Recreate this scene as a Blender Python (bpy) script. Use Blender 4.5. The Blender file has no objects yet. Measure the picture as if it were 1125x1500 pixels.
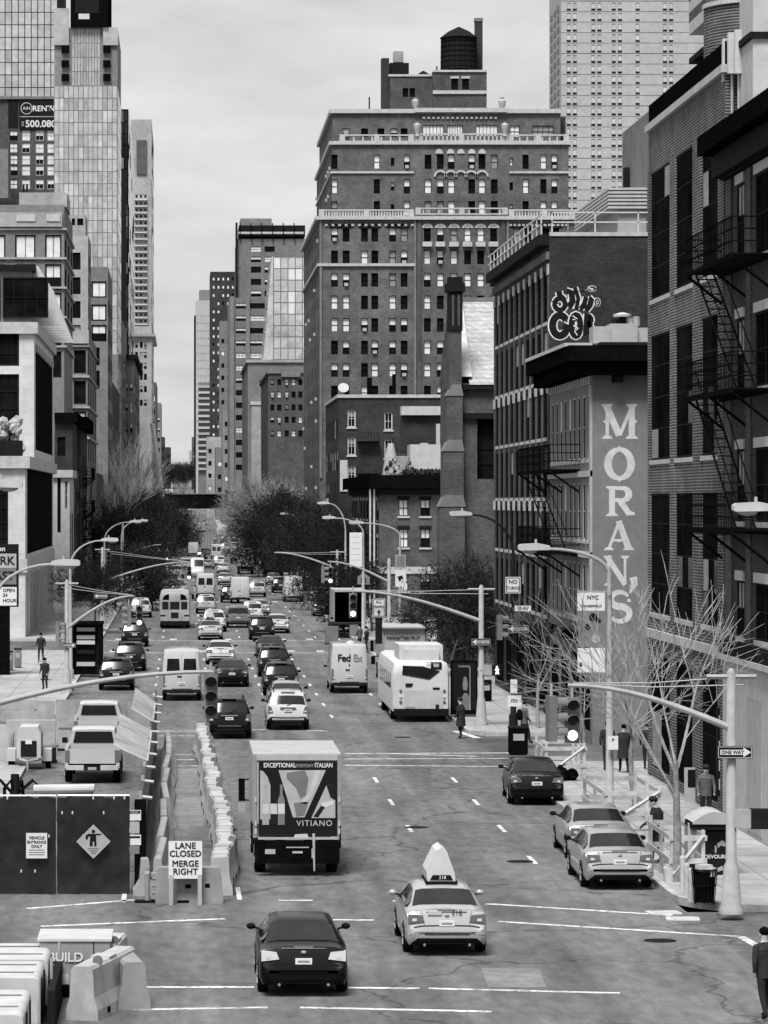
import bpy, bmesh, math, random
from mathutils import Vector, Matrix
random.seed(7)
R = math.radians
S = bpy.context.scene
C = S.collection
# ---------------------------------------------------------------- camera, sky, sun, exposure
# photo pixel (1125x1500) -> place: avenue runs along +Y, eye at 10.1 m, focal length 5000 px,
# avenue vanishing point at (268, 735)
FPX, HC, VX, VY = 5000.0, 10.1, 268.0, 735.0
cam = bpy.data.cameras.new('camera'); cam_o = bpy.data.objects.new('camera', cam); C.objects.link(cam_o)
cam_o.location = (0, 0, HC); cam_o.rotation_euler = (R(90), 0, 0)
cam.sensor_fit = 'VERTICAL'; cam.sensor_height = 36; cam.lens = FPX*36/1500
cam.shift_x = (562.5-VX)/1500; cam.shift_y = -(750-VY)/1500
cam.clip_start = 1; cam.clip_end = 20000
S.camera = cam_o
SUN_EL, SUN_AZ = 60, -20          # behind the camera, a little to the left
wd = bpy.data.worlds.new('World'); S.world = wd; wd.use_nodes = True
nt = wd.node_tree; nt.nodes.clear()
def wn(t, **k):
    n = nt.nodes.new(t)
    for a, v in k.items(): setattr(n, a, v)
    return n
sky = wn('ShaderNodeTexSky', sky_type='NISHITA', sun_disc=False, sun_elevation=R(SUN_EL), sun_rotation=R(180-SUN_AZ), air_density=1.0, dust_density=6.0, ozone_density=1.0)
bw = wn('ShaderNodeRGBToBW'); tc = wn('ShaderNodeTexCoord'); mp = wn('ShaderNodeMapping'); nz = wn('ShaderNodeTexNoise'); mr = wn('ShaderNodeMapRange'); mu = wn('ShaderNodeMath', operation='MULTIPLY')
fl = wn('ShaderNodeMapRange'); bg = wn('ShaderNodeBackground'); ow = wn('ShaderNodeOutputWorld')
L = nt.links.new
L(sky.outputs[0], bw.inputs[0])
# an even overcast: the sky's own gradient is compressed, cloud texture over it
fl.inputs['From Min'].default_value = 0; fl.inputs['From Max'].default_value = 12; fl.inputs['To Min'].default_value = 3.2; fl.inputs['To Max'].default_value = 4.6
L(bw.outputs[0], fl.inputs[0])
L(tc.outputs['Generated'], mp.inputs[0]); mp.inputs['Scale'].default_value = (9, 9, 26)
L(mp.outputs[0], nz.inputs[0]); nz.inputs['Scale'].default_value = 2.2; nz.inputs['Detail'].default_value = 5; nz.inputs['Roughness'].default_value = .5
mr.inputs['From Min'].default_value = .3; mr.inputs['From Max'].default_value = .72; mr.inputs['To Min'].default_value = .84; mr.inputs['To Max'].default_value = 1.12
L(nz.outputs[0], mr.inputs[0]); L(fl.outputs[0], mu.inputs[0]); L(mr.outputs[0], mu.inputs[1])
L(mu.outputs[0], bg.inputs[0]); bg.inputs[1].default_value = 0.075; L(bg.outputs[0], ow.inputs[0])
sl = bpy.data.lights.new('sun', 'SUN'); sl.energy = 2.3; sl.angle = R(20); sl.color = (1, 1, 1)
so = bpy.data.objects.new('sun', sl); C.objects.link(so); so.location = (-60, -120, 160)
sd = Vector((math.sin(R(SUN_AZ))*math.cos(R(SUN_EL)), -math.cos(R(SUN_AZ))*math.cos(R(SUN_EL)), math.sin(R(SUN_EL))))
so.rotation_euler = sd.to_track_quat('Z', 'Y').to_euler()
S.view_settings.view_transform = 'Standard'; S.view_settings.look = 'None'; S.view_settings.exposure = 1.5; S.view_settings.gamma = 1
try:
    S.cycles.use_adaptive_sampling = True; S.cycles.max_bounces = 5; S.cycles.diffuse_bounces = 3; S.cycles.glossy_bounces = 3; S.cycles.use_denoising = True
except Exception: pass
# ---------------------------------------------------------------- pixel helpers
def G(x, y):                      # a photo pixel on flat ground
    Y = FPX*HC/(y-VY); return ((x-VX)*Y/FPX, Y)
def PX(x, Y): return (x-VX)*Y/FPX
def PZ(y, Y): return HC-(y-VY)*Y/FPX
def ZF(x, X): return X*FPX/(x-VX) # distance along a wall X = const
# ---------------------------------------------------------------- materials (the photograph is black and white: every colour is a grey)
MATS = {}
def mat(name, v, rough=.8, var=.18, sc=1.5, metal=0, bump=0, spec=.1, brick=None, emit=0, coords='Object', det=6, stretch=(1, 1, 1), coat=0, blot=0):
    if name in MATS: return MATS[name]
    m = bpy.data.materials.new(name); MATS[name] = m; m.use_nodes = True; m.diffuse_color = (v, v, v, 1)
    n = m.node_tree; p = n.nodes['Principled BSDF']; k = n.links.new
    p.inputs['Roughness'].default_value = rough; p.inputs['Metallic'].default_value = metal; p.inputs['Specular IOR Level'].default_value = spec
    p.inputs['Base Color'].default_value = (v, v, v, 1)
    if coat: p.inputs['Coat Weight'].default_value = coat; p.inputs['Coat Roughness'].default_value = .06
    if emit: p.inputs['Emission Color'].default_value = (1, 1, 1, 1); p.inputs['Emission Strength'].default_value = emit
    if not var and not brick: return m
    t = n.nodes.new('ShaderNodeTexCoord'); out = t.outputs['Object']
    if coords == 'World':
        g = n.nodes.new('ShaderNodeNewGeometry'); out = g.outputs['Position']
    mpn = n.nodes.new('ShaderNodeMapping'); mpn.inputs['Scale'].default_value = stretch; k(out, mpn.inputs[0])
    no = n.nodes.new('ShaderNodeTexNoise'); no.inputs['Scale'].default_value = sc; no.inputs['Detail'].default_value = det; no.inputs['Roughness'].default_value = .62
    k(mpn.outputs[0], no.inputs[0])
    r = n.nodes.new('ShaderNodeMapRange'); r.inputs['From Min'].default_value = .28; r.inputs['From Max'].default_value = .72
    r.inputs['To Min'].default_value = v*(1-var); r.inputs['To Max'].default_value = v*(1+var); k(no.outputs[0], r.inputs[0])
    col = r.outputs[0]; hgt = no.outputs[0]
    if blot:                      # large stains and patches
        n2 = n.nodes.new('ShaderNodeTexNoise'); n2.inputs['Scale'].default_value = sc*.12; n2.inputs['Detail'].default_value = 7; n2.inputs['Roughness'].default_value = .66; k(mpn.outputs[0], n2.inputs[0])
        r2 = n.nodes.new('ShaderNodeMapRange'); r2.inputs['From Min'].default_value = .3; r2.inputs['From Max'].default_value = .7; r2.inputs['To Min'].default_value = 1-blot; r2.inputs['To Max'].default_value = 1+blot; k(n2.outputs[0], r2.inputs[0])
        q = n.nodes.new('ShaderNodeMath'); q.operation = 'MULTIPLY'; k(col, q.inputs[0]); k(r2.outputs[0], q.inputs[1]); col = q.outputs[0]
    if brick:
        bw_, bh, mort = brick[:3]; ct = brick[3] if len(brick) > 3 else .25; ms = brick[4] if len(brick) > 4 else .14
        g = n.nodes.new('ShaderNodeNewGeometry'); sx = n.nodes.new('ShaderNodeSeparateXYZ'); k(g.outputs['Position'], sx.inputs[0])
        ad = n.nodes.new('ShaderNodeMath'); ad.operation = 'ADD'; k(sx.outputs[0], ad.inputs[0]); k(sx.outputs[1], ad.inputs[1])
        cb = n.nodes.new('ShaderNodeCombineXYZ'); k(ad.outputs[0], cb.inputs[0]); k(sx.outputs[2], cb.inputs[1])
        b = n.nodes.new('ShaderNodeTexBrick'); k(cb.outputs[0], b.inputs['Vector']); b.inputs['Scale'].default_value = 1
        b.inputs['Brick Width'].default_value = bw_; b.inputs['Row Height'].default_value = bh; b.inputs['Mortar Size'].default_value = bh*ms; b.inputs['Mortar Smooth'].default_value = .3
        b.inputs['Color1'].default_value = (1-ct,)*3+(1,); b.inputs['Color2'].default_value = (1+ct,)*3+(1,); b.inputs['Mortar'].default_value = (mort,)*3+(1,)
        bb = n.nodes.new('ShaderNodeRGBToBW'); k(b.outputs['Color'], bb.inputs[0])
        q = n.nodes.new('ShaderNodeMath'); q.operation = 'MULTIPLY'; k(col, q.inputs[0]); k(bb.outputs[0], q.inputs[1]); col = q.outputs[0]; hgt = b.outputs['Fac']
    k(col, p.inputs['Base Color'])
    if bump:
        bm_ = n.nodes.new('ShaderNodeBump'); bm_.inputs['Strength'].default_value = abs(bump); bm_.inputs['Distance'].default_value = .03; bm_.invert = bool(brick); k(hgt, bm_.inputs['Height']); k(bm_.outputs[0], p.inputs['Normal'])
    return m
W = 'World'
M = dict(
 asphalt=mat('asphalt', .102, .82, .28, 3.2, bump=.25, coords=W, blot=.3, stretch=(1, .3, 1)),
 asphalt2=mat('asphalt_old', .08, .85, .3, 3, bump=.25, coords=W, blot=.4),
 patch=mat('asphalt_patch', .145, .85, .3, 2.5, coords=W, blot=.4),
 dark_patch=mat('asphalt_dark_patch', .065, .8, .4, 2.5, coords=W, blot=.4),
 ground=mat('ground', .12, .9, .3, .3, coords=W),
 walk=mat('concrete_pavement', .25, .85, .18, 2.2, coords=W, blot=.3, bump=.1),
 kerb=mat('kerb_stone', .3, .8, .25, 3, coords=W, blot=.3),
 paint=mat('road_paint', .48, .7, .4, 5, coords=W, blot=.5),
 brick=mat('brown_brick', .07, .9, .3, .9, coords=W, brick=(.23, .085, 1.15), bump=.5, blot=.35),
 brick_d=mat('dark_brick', .03, .9, .3, .7, coords=W, brick=(.22, .08, 1.3), bump=.5, blot=.4),
 brick_m=mat('mid_brick', .065, .9, .3, .8, coords=W, brick=(.22, .08, 1.25), bump=.4, blot=.3),
 brick_f=mat('striped_factory_brick', .04, .85, .35, 1.2, coords=W, brick=(.9, .1, 4.0, .2, .26), bump=.6, blot=.3),
 brick_lt=mat('terrace_brick', .085, .9, .32, .7, coords=W, brick=(.3, .11, 1.2), bump=.3, blot=.3),
 painted=mat('grey_painted_wall', .145, .85, .12, 3, coords=W, blot=.15),
 stone=mat('pale_stone', .42, .75, .1, 1.4, coords=W, brick=(1.6, .9, .86, .05, .03), blot=.12),
 stone2=mat('trim_stone', .34, .8, .2, 2, coords=W),
 stone3=mat('grey_stone', .13, .85, .22, 1, coords=W, blot=.2),
 conc=mat('concrete', .26, .85, .18, 1.2, coords=W, blot=.25),
 concd=mat('grey_concrete', .15, .85, .2, 1.2, coords=W, blot=.2),
 curtain=mat('pale_curtain_wall', .3, .3, .3, .5, coords=W, blot=.3, spec=.6),
 pale=mat('pale_far_brick', .31, .85, .12, .6, coords=W, blot=.1),
 black=mat('black_paint', .004, .8, .4, 3, spec=0),
 iron=mat('black_iron', .006, .7, .3, 4, spec=0),
 dark=mat('dark_metal', .013, .7, .3, 3, spec=.01),
 grey=mat('grey_metal', .22, .5, .15, 3, metal=.2),
 steel=mat('galvanised_steel', .42, .4, .15, 4, metal=.5),
 pole=mat('pole_paint', .27, .55, .18, 3),
 white=mat('white_paint', .42, .5, .1, 3),
 offw=mat('off_white', .36, .7, .15, 2),
 cream=mat('pale_grey', .29, .7, .15, 2),
 rubber=mat('rubber', .006, .85, .3, 6),
 glass=mat('dark_glass', .01, .08, .5, 1.2, spec=.3), bglass=mat('window_glass', .007, .3, .7, .5, spec=0, coords=W),
 glassg=mat('grey_glass', .05, .08, .5, .8, spec=.9, coords=W),
 glassl=mat('bright_glass', .36, .1, .45, .35, spec=.9, coords=W),
 blind=mat('window_blind', .55, .4, .15, 1.5, coords=W),
 blindd=mat('dim_curtain', .2, .5, .4, 2.5, coords=W),
 chrome=mat('chrome', .6, .18, 0, metal=.9),
 tail=mat('tail_lamp', .1, .15, 0, spec=.8, coat=.5),
 tailc=mat('clear_lamp', .5, .15, 0, spec=.8, coat=.5),
 wood=mat('raw_timber', .36, .8, .3, 2.5, stretch=(1, 6, 1)),
 woodg=mat('weathered_plywood', .26, .85, .3, 1.5, blot=.3, coords=W),
 bark=mat('bark', .045, .9, .4, 6, bump=.5),
 barkl=mat('pale_bark', .2, .9, .4, 5),
 leaf=mat('dark_twigs', .016, .9, .5, .6, coords=W),
 tarp=mat('black_mesh_tarp', .012, .42, .6, 1.6, bump=.9, spec=.35, blot=.5, coords=W),
 plast=mat('pale_plastic', .32, .55, .18, 2.5, blot=.3, coords=W),
 plastg=mat('grey_plastic', .2, .6, .2, 2),
 signw=mat('sign_white', .52, .5, .06, 3),
 signk=mat('sign_black', .008, .5, .1, 3),
 lens=mat('signal_lens_dark', .03, .2, 0),
 lit=mat('signal_lit', .9, .4, 0, emit=1.2),
 skin=mat('skin', .3, .6, .1, 4),
 cloth=mat('dark_cloth', .022, .9, .4, 6),
 cloth2=mat('grey_cloth', .08, .9, .3, 6),
 cloth3=mat('black_trousers', .016, .9, .3, 6),
)
def road_wear(m, crack=.55):        # wheel-path streaks along the avenue and fine cracks
    n = m.node_tree; k = n.links.new; p = n.nodes['Principled BSDF']; src = p.inputs['Base Color'].links[0].from_socket
    g = n.nodes.new('ShaderNodeNewGeometry'); mp_ = n.nodes.new('ShaderNodeMapping'); mp_.inputs['Scale'].default_value = (1, .02, 1); k(g.outputs['Position'], mp_.inputs[0])
    a = n.nodes.new('ShaderNodeTexNoise'); a.inputs['Scale'].default_value = .9; a.inputs['Detail'].default_value = 3; k(mp_.outputs[0], a.inputs[0])
    r = n.nodes.new('ShaderNodeMapRange'); r.inputs['From Min'].default_value = .35; r.inputs['From Max'].default_value = .65; r.inputs['To Min'].default_value = .8; r.inputs['To Max'].default_value = 1.18; k(a.outputs[0], r.inputs[0])
    w = n.nodes.new('ShaderNodeTexNoise'); w.inputs['Scale'].default_value = .5; w.inputs['Detail'].default_value = 5; k(g.outputs['Position'], w.inputs[0])
    ad = n.nodes.new('ShaderNodeVectorMath'); ad.operation = 'MULTIPLY_ADD'; k(w.outputs['Color'], ad.inputs[0]); ad.inputs[1].default_value = (3, 3, 0); k(g.outputs['Position'], ad.inputs[2])
    v = n.nodes.new('ShaderNodeTexVoronoi'); v.feature = 'DISTANCE_TO_EDGE'; v.inputs['Scale'].default_value = .13; k(ad.outputs[0], v.inputs['Vector'])
    c = n.nodes.new('ShaderNodeMapRange'); c.inputs['From Min'].default_value = .002; c.inputs['From Max'].default_value = .012; c.inputs['To Min'].default_value = crack; c.inputs['To Max'].default_value = 1; k(v.outputs['Distance'], c.inputs[0])
    x = n.nodes.new('ShaderNodeMath'); x.operation = 'MULTIPLY'; k(src, x.inputs[0]); k(r.outputs[0], x.inputs[1]); y = n.nodes.new('ShaderNodeMath'); y.operation = 'MULTIPLY'; k(x.outputs[0], y.inputs[0]); k(c.outputs[0], y.inputs[1]); k(y.outputs[0], p.inputs['Base Color'])
road_wear(M['asphalt']); road_wear(M['asphalt2'])
for n_ in M['paint'].node_tree.nodes:  # worn-through markings
    if n_.type == 'MAP_RANGE' and abs(n_.inputs['To Max'].default_value-.48*1.4) < .01: n_.inputs['From Min'].default_value = .4; n_.inputs['From Max'].default_value = .5; n_.inputs['To Min'].default_value = .2; n_.inputs['To Max'].default_value = .5
# ---------------------------------------------------------------- mesh builder
class MB:
    def __init__(s): s.v = []; s.f = []; s.m = []; s.mats = []
    def mi(s, m):
        if isinstance(m, str): m = M[m]
        if m not in s.mats: s.mats.append(m)
        return s.mats.index(m)
    def quad(s, pts, m):
        i = len(s.v); s.v += [tuple(p) for p in pts]; s.f.append(tuple(range(i, i+len(pts)))); s.m.append(s.mi(m)); return s
    def box(s, x0, x1, y0, y1, z0, z1, m, rz=0, c=None):
        P = [(x0, y0, z0), (x1, y0, z0), (x1, y1, z0), (x0, y1, z0), (x0, y0, z1), (x1, y0, z1), (x1, y1, z1), (x0, y1, z1)]
        if rz:
            cx, cy = c if c else ((x0+x1)/2, (y0+y1)/2); a, b = math.cos(rz), math.sin(rz)
            P = [(cx+(x-cx)*a-(y-cy)*b, cy+(x-cx)*b+(y-cy)*a, z) for x, y, z in P]
        i = len(s.v); s.v += P; k = s.mi(m)
        for f in ((0, 3, 2, 1), (4, 5, 6, 7), (0, 1, 5, 4), (1, 2, 6, 5), (2, 3, 7, 6), (3, 0, 4, 7)): s.f.append(tuple(i+j for j in f)); s.m.append(k)
        return s
    def prism(s, poly, y0, y1, m, caps=True):      # poly in (x, z), counter-clockwise as seen from -Y, extruded y0..y1
        i = len(s.v); n = len(poly); k = s.mi(m)
        s.v += [(x, y0, z) for x, z in poly]+[(x, y1, z) for x, z in poly]
        if caps: s.f.append(tuple(range(i, i+n))); s.m.append(k); s.f.append(tuple(range(i+2*n-1, i+n-1, -1))); s.m.append(k)
        for j in range(n):
            q = (j+1) % n; s.f.append((i+j, i+n+j, i+n+q, i+q)); s.m.append(k)
        return s
    def tube(s, pts, rad, m, n=8, caps=True):
        pts = [Vector(p) for p in pts]; rs = rad if isinstance(rad, (list, tuple)) else [rad]*len(pts); k = s.mi(m); i0 = len(s.v); up = None
        for j, p in enumerate(pts):
            d = (pts[min(j+1, len(pts)-1)]-pts[max(j-1, 0)]); d = d.normalized() if d.length > 1e-9 else Vector((0, 0, 1))
            if up is None: up = Vector((0, 0, 1)) if abs(d.z) < .9 else Vector((1, 0, 0))
            a = d.cross(up); a = a.normalized() if a.length > 1e-6 else d.orthogonal().normalized(); b = a.cross(d); up = b
            for q in range(n):
                t = 2*math.pi*q/n; s.v.append(tuple(p+(a*math.cos(t)+b*math.sin(t))*rs[j]))
        for j in range(len(pts)-1):
            for q in range(n):
                w = (q+1) % n; s.f.append((i0+j*n+q, i0+j*n+w, i0+(j+1)*n+w, i0+(j+1)*n+q)); s.m.append(k)
        if caps:
            s.f.append(tuple(i0+q for q in range(n-1, -1, -1))); s.m.append(k)
            e = i0+(len(pts)-1)*n; s.f.append(tuple(e+q for q in range(n))); s.m.append(k)
        return s
    def bar(s, a, b, w, m): return s.tube([a, b], w, m, 4)
    def lathe(s, prof, m, n=16, c=(0, 0, 0)):      # prof (r, z) bottom to top
        i0 = len(s.v); k = s.mi(m)
        for r, z in prof:
            for q in range(n):
                t = 2*math.pi*q/n; s.v.append((c[0]+r*math.cos(t), c[1]+r*math.sin(t), c[2]+z))
        for j in range(len(prof)-1):
            for q in range(n):
                w = (q+1) % n; s.f.append((i0+j*n+q, i0+j*n+w, i0+(j+1)*n+w, i0+(j+1)*n+q)); s.m.append(k)
        s.f.append(tuple(i0+q for q in range(n-1, -1, -1))); s.m.append(k); e = i0+(len(prof)-1)*n; s.f.append(tuple(e+q for q in range(n))); s.m.append(k)
        return s
    def ell(s, c, r, m, n=10, k2=6):
        prof = [(math.cos(a), math.sin(a)) for a in [(-.49+.98*j/k2)*math.pi for j in range(k2+1)]]; i0 = len(s.v); k = s.mi(m)
        for pr, pz in prof:
            for q in range(n):
                t = 2*math.pi*q/n; s.v.append((c[0]+r[0]*pr*math.cos(t), c[1]+r[1]*pr*math.sin(t), c[2]+r[2]*pz))
        for j in range(k2):
            for q in range(n):
                w = (q+1) % n; s.f.append((i0+j*n+q, i0+j*n+w, i0+(j+1)*n+w, i0+(j+1)*n+q)); s.m.append(k)
        s.f.append(tuple(i0+q for q in range(n-1, -1, -1))); s.m.append(k); e = i0+k2*n; s.f.append(tuple(e+q for q in range(n))); s.m.append(k)
        return s
    def xf(s, fn, a=0): s.v[a:] = [tuple(fn(Vector(p))) for p in s.v[a:]]; return s
    def mesh(s, name, smooth=False):
        me = bpy.data.meshes.new(name); me.from_pydata(s.v, [], s.f)
        for m in s.mats: me.materials.append(m)
        me.polygons.foreach_set('material_index', s.m)
        if smooth:
            me.polygons.foreach_set('use_smooth', [True]*len(s.f)); me.set_sharp_from_angle(angle=R(40 if smooth is True else smooth))
        me.update(); return me
    def obj(s, name, parent=None, loc=(0, 0, 0), rz=0, smooth=False): return link(name, s.mesh(name, smooth), parent, loc, rz)
def link(name, me, parent=None, loc=(0, 0, 0), rz=0):
    o = bpy.data.objects.new(name, me); C.objects.link(o); o.location = loc; o.rotation_euler = (0, 0, rz)
    if parent: o.parent = parent
    return o
def tag(o, label, cat, group=None):
    o['label'] = label; o['category'] = cat
    if group: o['group'] = group
    return o
def thing(name, label, cat, loc=(0, 0, 0), rz=0, group=None): return tag(link(name, None, None, loc, rz), label, cat, group)
def struct(o): o['kind'] = 'structure'; return o
def stuff(o): o['kind'] = 'stuff'; return o
def dup(root, loc, rz=None, label=None, group=None):
    def cp(o, par):
        c = o.copy(); C.objects.link(c)
        if par: c.parent = par
        for ch in o.children: cp(ch, c)
        return c
    r = cp(root, None); r.location = loc
    if rz is not None: r.rotation_euler = (0, 0, rz)
    if label: r['label'] = label
    if group: r['group'] = group
    return r
TMP = bpy.data.scenes.new('tmp')      # evaluates fonts and skins apart from the big scene; removed at the end
def eval_mesh(o):
    TMP.collection.objects.link(o)
    with bpy.context.temp_override(scene=TMP, view_layer=TMP.view_layers[0]):
        TMP.view_layers[0].update(); dg = TMP.view_layers[0].depsgraph; return bpy.data.meshes.new_from_object(o.evaluated_get(dg))
def embolden(me, w):               # heavier strokes: the glyphs repeated a hair apart, each at its own depth
    if not w: return me
    V = [v.co.copy() for v in me.vertices]; F = [tuple(p.vertices) for p in me.polygons]; nv, nf = [], []
    for i, (dx, dy) in enumerate(((0, 0), (w, 0), (-w, 0), (0, w), (0, -w), (w, w), (-w, -w), (w, -w), (-w, w))):
        k = len(nv); nv += [v+Vector((dx, dy, .0005*i)) for v in V]; nf += [tuple(k+j for j in f) for f in F]
    m2 = bpy.data.meshes.new('lettering'); m2.from_pydata(nv, [], nf); bpy.data.meshes.remove(me); return m2
def text_mesh(body, size, bold=0, align='CENTER', m='signk', ex=.004, spacing=1.0, sx=1.0):
    cu = bpy.data.curves.new('t', 'FONT'); bold = min(bold, size*.018); cu.body = body; cu.size = size; cu.align_x = align; cu.align_y = 'CENTER'; cu.offset = bold; cu.extrude = ex; cu.space_character = spacing; cu.resolution_u = 3
    cu.offset = 0; o = bpy.data.objects.new('t', cu); me = eval_mesh(o); bpy.data.objects.remove(o); bpy.data.curves.remove(cu)
    me = embolden(me, bold); me.transform(Matrix.Rotation(R(90), 4, 'X') @ Matrix.Diagonal((sx, 1, 1, 1))); me.materials.clear(); me.materials.append(M[m] if isinstance(m, str) else m); return me
def text(body, size, parent, loc, rz=0, name='lettering', **k): return link(name, text_mesh(body, size, **k), parent, loc, rz)
# ---------------------------------------------------------------- ground, roads, pavements
KL, KR, WL, WR = -5.9, 12.4, -11.6, 17.0
def gz(Y):                        # the avenue climbs far off
    if Y < 1150: return 0
    return min(30, (Y-1150)*30/1850)
def strip(name, x0, x1, ys, dz, m, ext=None):
    b = MB(); 
    for a, c in zip(ys, ys[1:]): b.quad([(x0, a, gz(a)+dz), (x1, a, gz(a)+dz), (x1, c, gz(c)+dz), (x0, c, gz(c)+dz)], m)
    return struct(b.obj(name))
far = [1150+185*i for i in range(11)]
strip('ground', -6000, 6000, [-400, 20]+[1150]+far[1:]+[12000], -.3, 'ground')
avenue = strip('avenue', KL, KR, [30, 100, 200, 400, 700, 1150]+far[1:], 0, 'asphalt')
STREETS = [(60, 84), (131, 147), (229, 247), (343, 362), (405, 440), (520, 536), (640, 656), (760, 776), (880, 896), (1000, 1016)]
st_mb = []
for a, c in STREETS:
    for x0, x1 in ((-400, KL), (KR, 400)):
        struct(MB().quad([(x0, a, 0), (x1, a, 0), (x1, c, 0), (x0, c, 0)], 'asphalt2').obj('cross_street'))
def corner_walk(x0, x1, a, c):    # pavement slab with rounded kerb corners towards the avenue
    kx = x1 if x0 < -5 and x1 <= KL+.01 else x0; ox = x0 if kx == x1 else x1; sg = 1 if kx == x1 else -1; r = min(2.6, (c-a)/3)
    pts = [(ox, a)]
    for i in range(7):
        t = R(90*i/6); pts.append((kx-sg*r+sg*r*math.sin(t), a+r-r*math.cos(t)))
    for i in range(7):
        t = R(90*i/6); pts.append((kx-sg*r+sg*r*math.cos(t), c-r+r*math.sin(t)))
    pts.append((ox, c))
    if sg < 0: pts = pts[::-1]
    def poly(pp, z): return [(x, y, z) for x, y in pp]
    root = struct(link('pavement', None)); b = MB(); b.quad(poly(pts, .15), 'walk'); b.obj('slab', root)
    k = MB(); n = len(pts)
    for i in range(n-1):
        (xa, ya), (xb, yb) = pts[i], pts[i+1]; k.quad([(xa, ya, -.05), (xb, yb, -.05), (xb, yb, .15), (xa, ya, .15)], 'kerb')
    # kerb top strip, proud of the slab
    inn = []
    cxm, cym = sum(p[0] for p in pts)/n, sum(p[1] for p in pts)/n
    for i, (x, y) in enumerate(pts):
        pa = Vector(pts[max(i-1, 0)]); pb = Vector(pts[min(i+1, n-1)]); d = (pb-pa).normalized(); nn = Vector((-d.y, d.x)); inn.append((x+nn.x*.17, y+nn.y*.17))
    for i in range(n-1): k.quad([pts[i]+(.154,), pts[i+1]+(.154,), inn[i+1]+(.154,), inn[i]+(.154,)], 'kerb')
    k.obj('kerb', root)
    # paving joints, as shallow dark score lines laid 3 mm above the slab for the near blocks
    if a < 250:
        j = MB(); yy = a+1.5
        while yy < min(c, 330):
            lo, hi = (max(ox, -16), kx-.3) if sg > 0 else (kx+.3, min(ox, 18)); j.box(lo, hi, yy-.02, yy+.02, .15, .153, 'concd'); yy += 1.5
        xx = kx-sg*1.5
        for q in range(3): j.box(xx-.02, xx+.02, a+2.7, c-2.7, .15, .1535, 'concd'); xx -= sg*1.5
        j.obj('paving_joint', root)['kind'] = 'stuff'
    return root
edges = [30]+[v for s_ in STREETS for v in s_]+[1150]
for i in range(0, len(edges), 2):
    corner_walk(-200, KL, edges[i], edges[i+1]); corner_walk(KR, 200, edges[i], edges[i+1])
strip('pavement', -40, KL, far, .15, 'walk'); strip('pavement', KR, 40, far, .15, 'walk')
# painted markings: sheets 4 mm above the road, children of the avenue
def mark(x0, y0, x1, y1, w, z=.004, name='lane_marking', m='paint'):
    d = Vector((x1-x0, y1-y0)); nn = Vector((-d.y, d.x)).normalized()*w/2
    return MB().quad([(x0-nn.x, y0-nn.y, z), (x0+nn.x, y0+nn.y, z), (x1+nn.x, y1+nn.y, z), (x1-nn.x, y1-nn.y, z)][::-1], m).obj(name, avenue)
def in_street(y): return any(a-4 < y < c+4 for a, c in STREETS)
y = 86
while y < 420:
    for lx in (9.85, 7.0, 4.2, 1.35, -1.5):
        if lx < 2 and y < 131: continue
        if not in_street(y) and not in_street(y+2.2): mark(lx, y, lx, y+2.2 if y < 300 else y+3, .13)
    y += 9.2 if y < 200 else 12
def pmark(xa, ya, xb, yb, w=.22, name='crosswalk_line'):
    a, b = G(xa, ya), G(xb, yb); mark(a[0], a[1], b[0], b[1], w, .0045, name)
for q in [(190, 1446, 372, 1446), (510, 1447, 615, 1448), (628, 1448, 908, 1455), (195, 1479, 392, 1476), (440, 1476, 720, 1482), (40, 1331, 200, 1318), (60, 1357, 330, 1346), (408, 1319, 458, 1319),
          (420, 1347, 548, 1348), (575, 1320, 640, 1322), (712, 1324, 985, 1341), (730, 1350, 1085, 1372), (1085, 1372, 1125, 1395)]: pmark(*q)
for y_ in (1070, 1077, 1104, 1112, 1121):
    pmark(232, y_+1, 300, y_+1, .2)
    if y_ > 1100: pmark(505, y_, 745, y_-1 if y_ < 1115 else y_+2, .25)
pmark(560, 1104, 700, 1108, .2)
pmark(370, 1069, 392, 1069, .25); pmark(450, 1070, 480, 1071, .25); pmark(668, 1071, 700, 1081, .35)
for Yc in (228.2, 248, 342, 363, 404, 441): mark(KL+.4, Yc, KR-.4, Yc, .35, .0045, 'crosswalk_line')
for Yc in (230.8, 250.6, 345, 438):
    for i in range(9): mark(KL+1.2+i*2, Yc-.9, KL+1.2+i*2, Yc+.9, .5, .0046, 'crosswalk_bar')
pmark(183, 1303, 181, 1322, .12, 'stop_mark'); pmark(348, 1300, 351, 1318, .12, 'stop_mark')
# repaired patches, stains, manholes
def patch(xa, ya, xb, yb, m, z=.002, sk=0):
    b = MB(); p = [G(xa, yb), G(xb, yb), G(xb+sk, ya), G(xa+sk, ya)]; b.quad([(x, y, z) for x, y in p], m).obj('road_patch', avenue)
patch(715, 1418, 800, 1446, 'patch', sk=-10); patch(235, 1125, 300, 1210, 'patch'); 

for x, y in ((967, 1378), (762, 1262), (610, 1212), (330, 1215), (430, 1110), (590, 1080)):
    gx, gy = G(x, y); MB().lathe([(.38, 0), (.38, .006)], 'dark', 20, (gx, gy, 0)).obj('manhole_cover', avenue)
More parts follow.
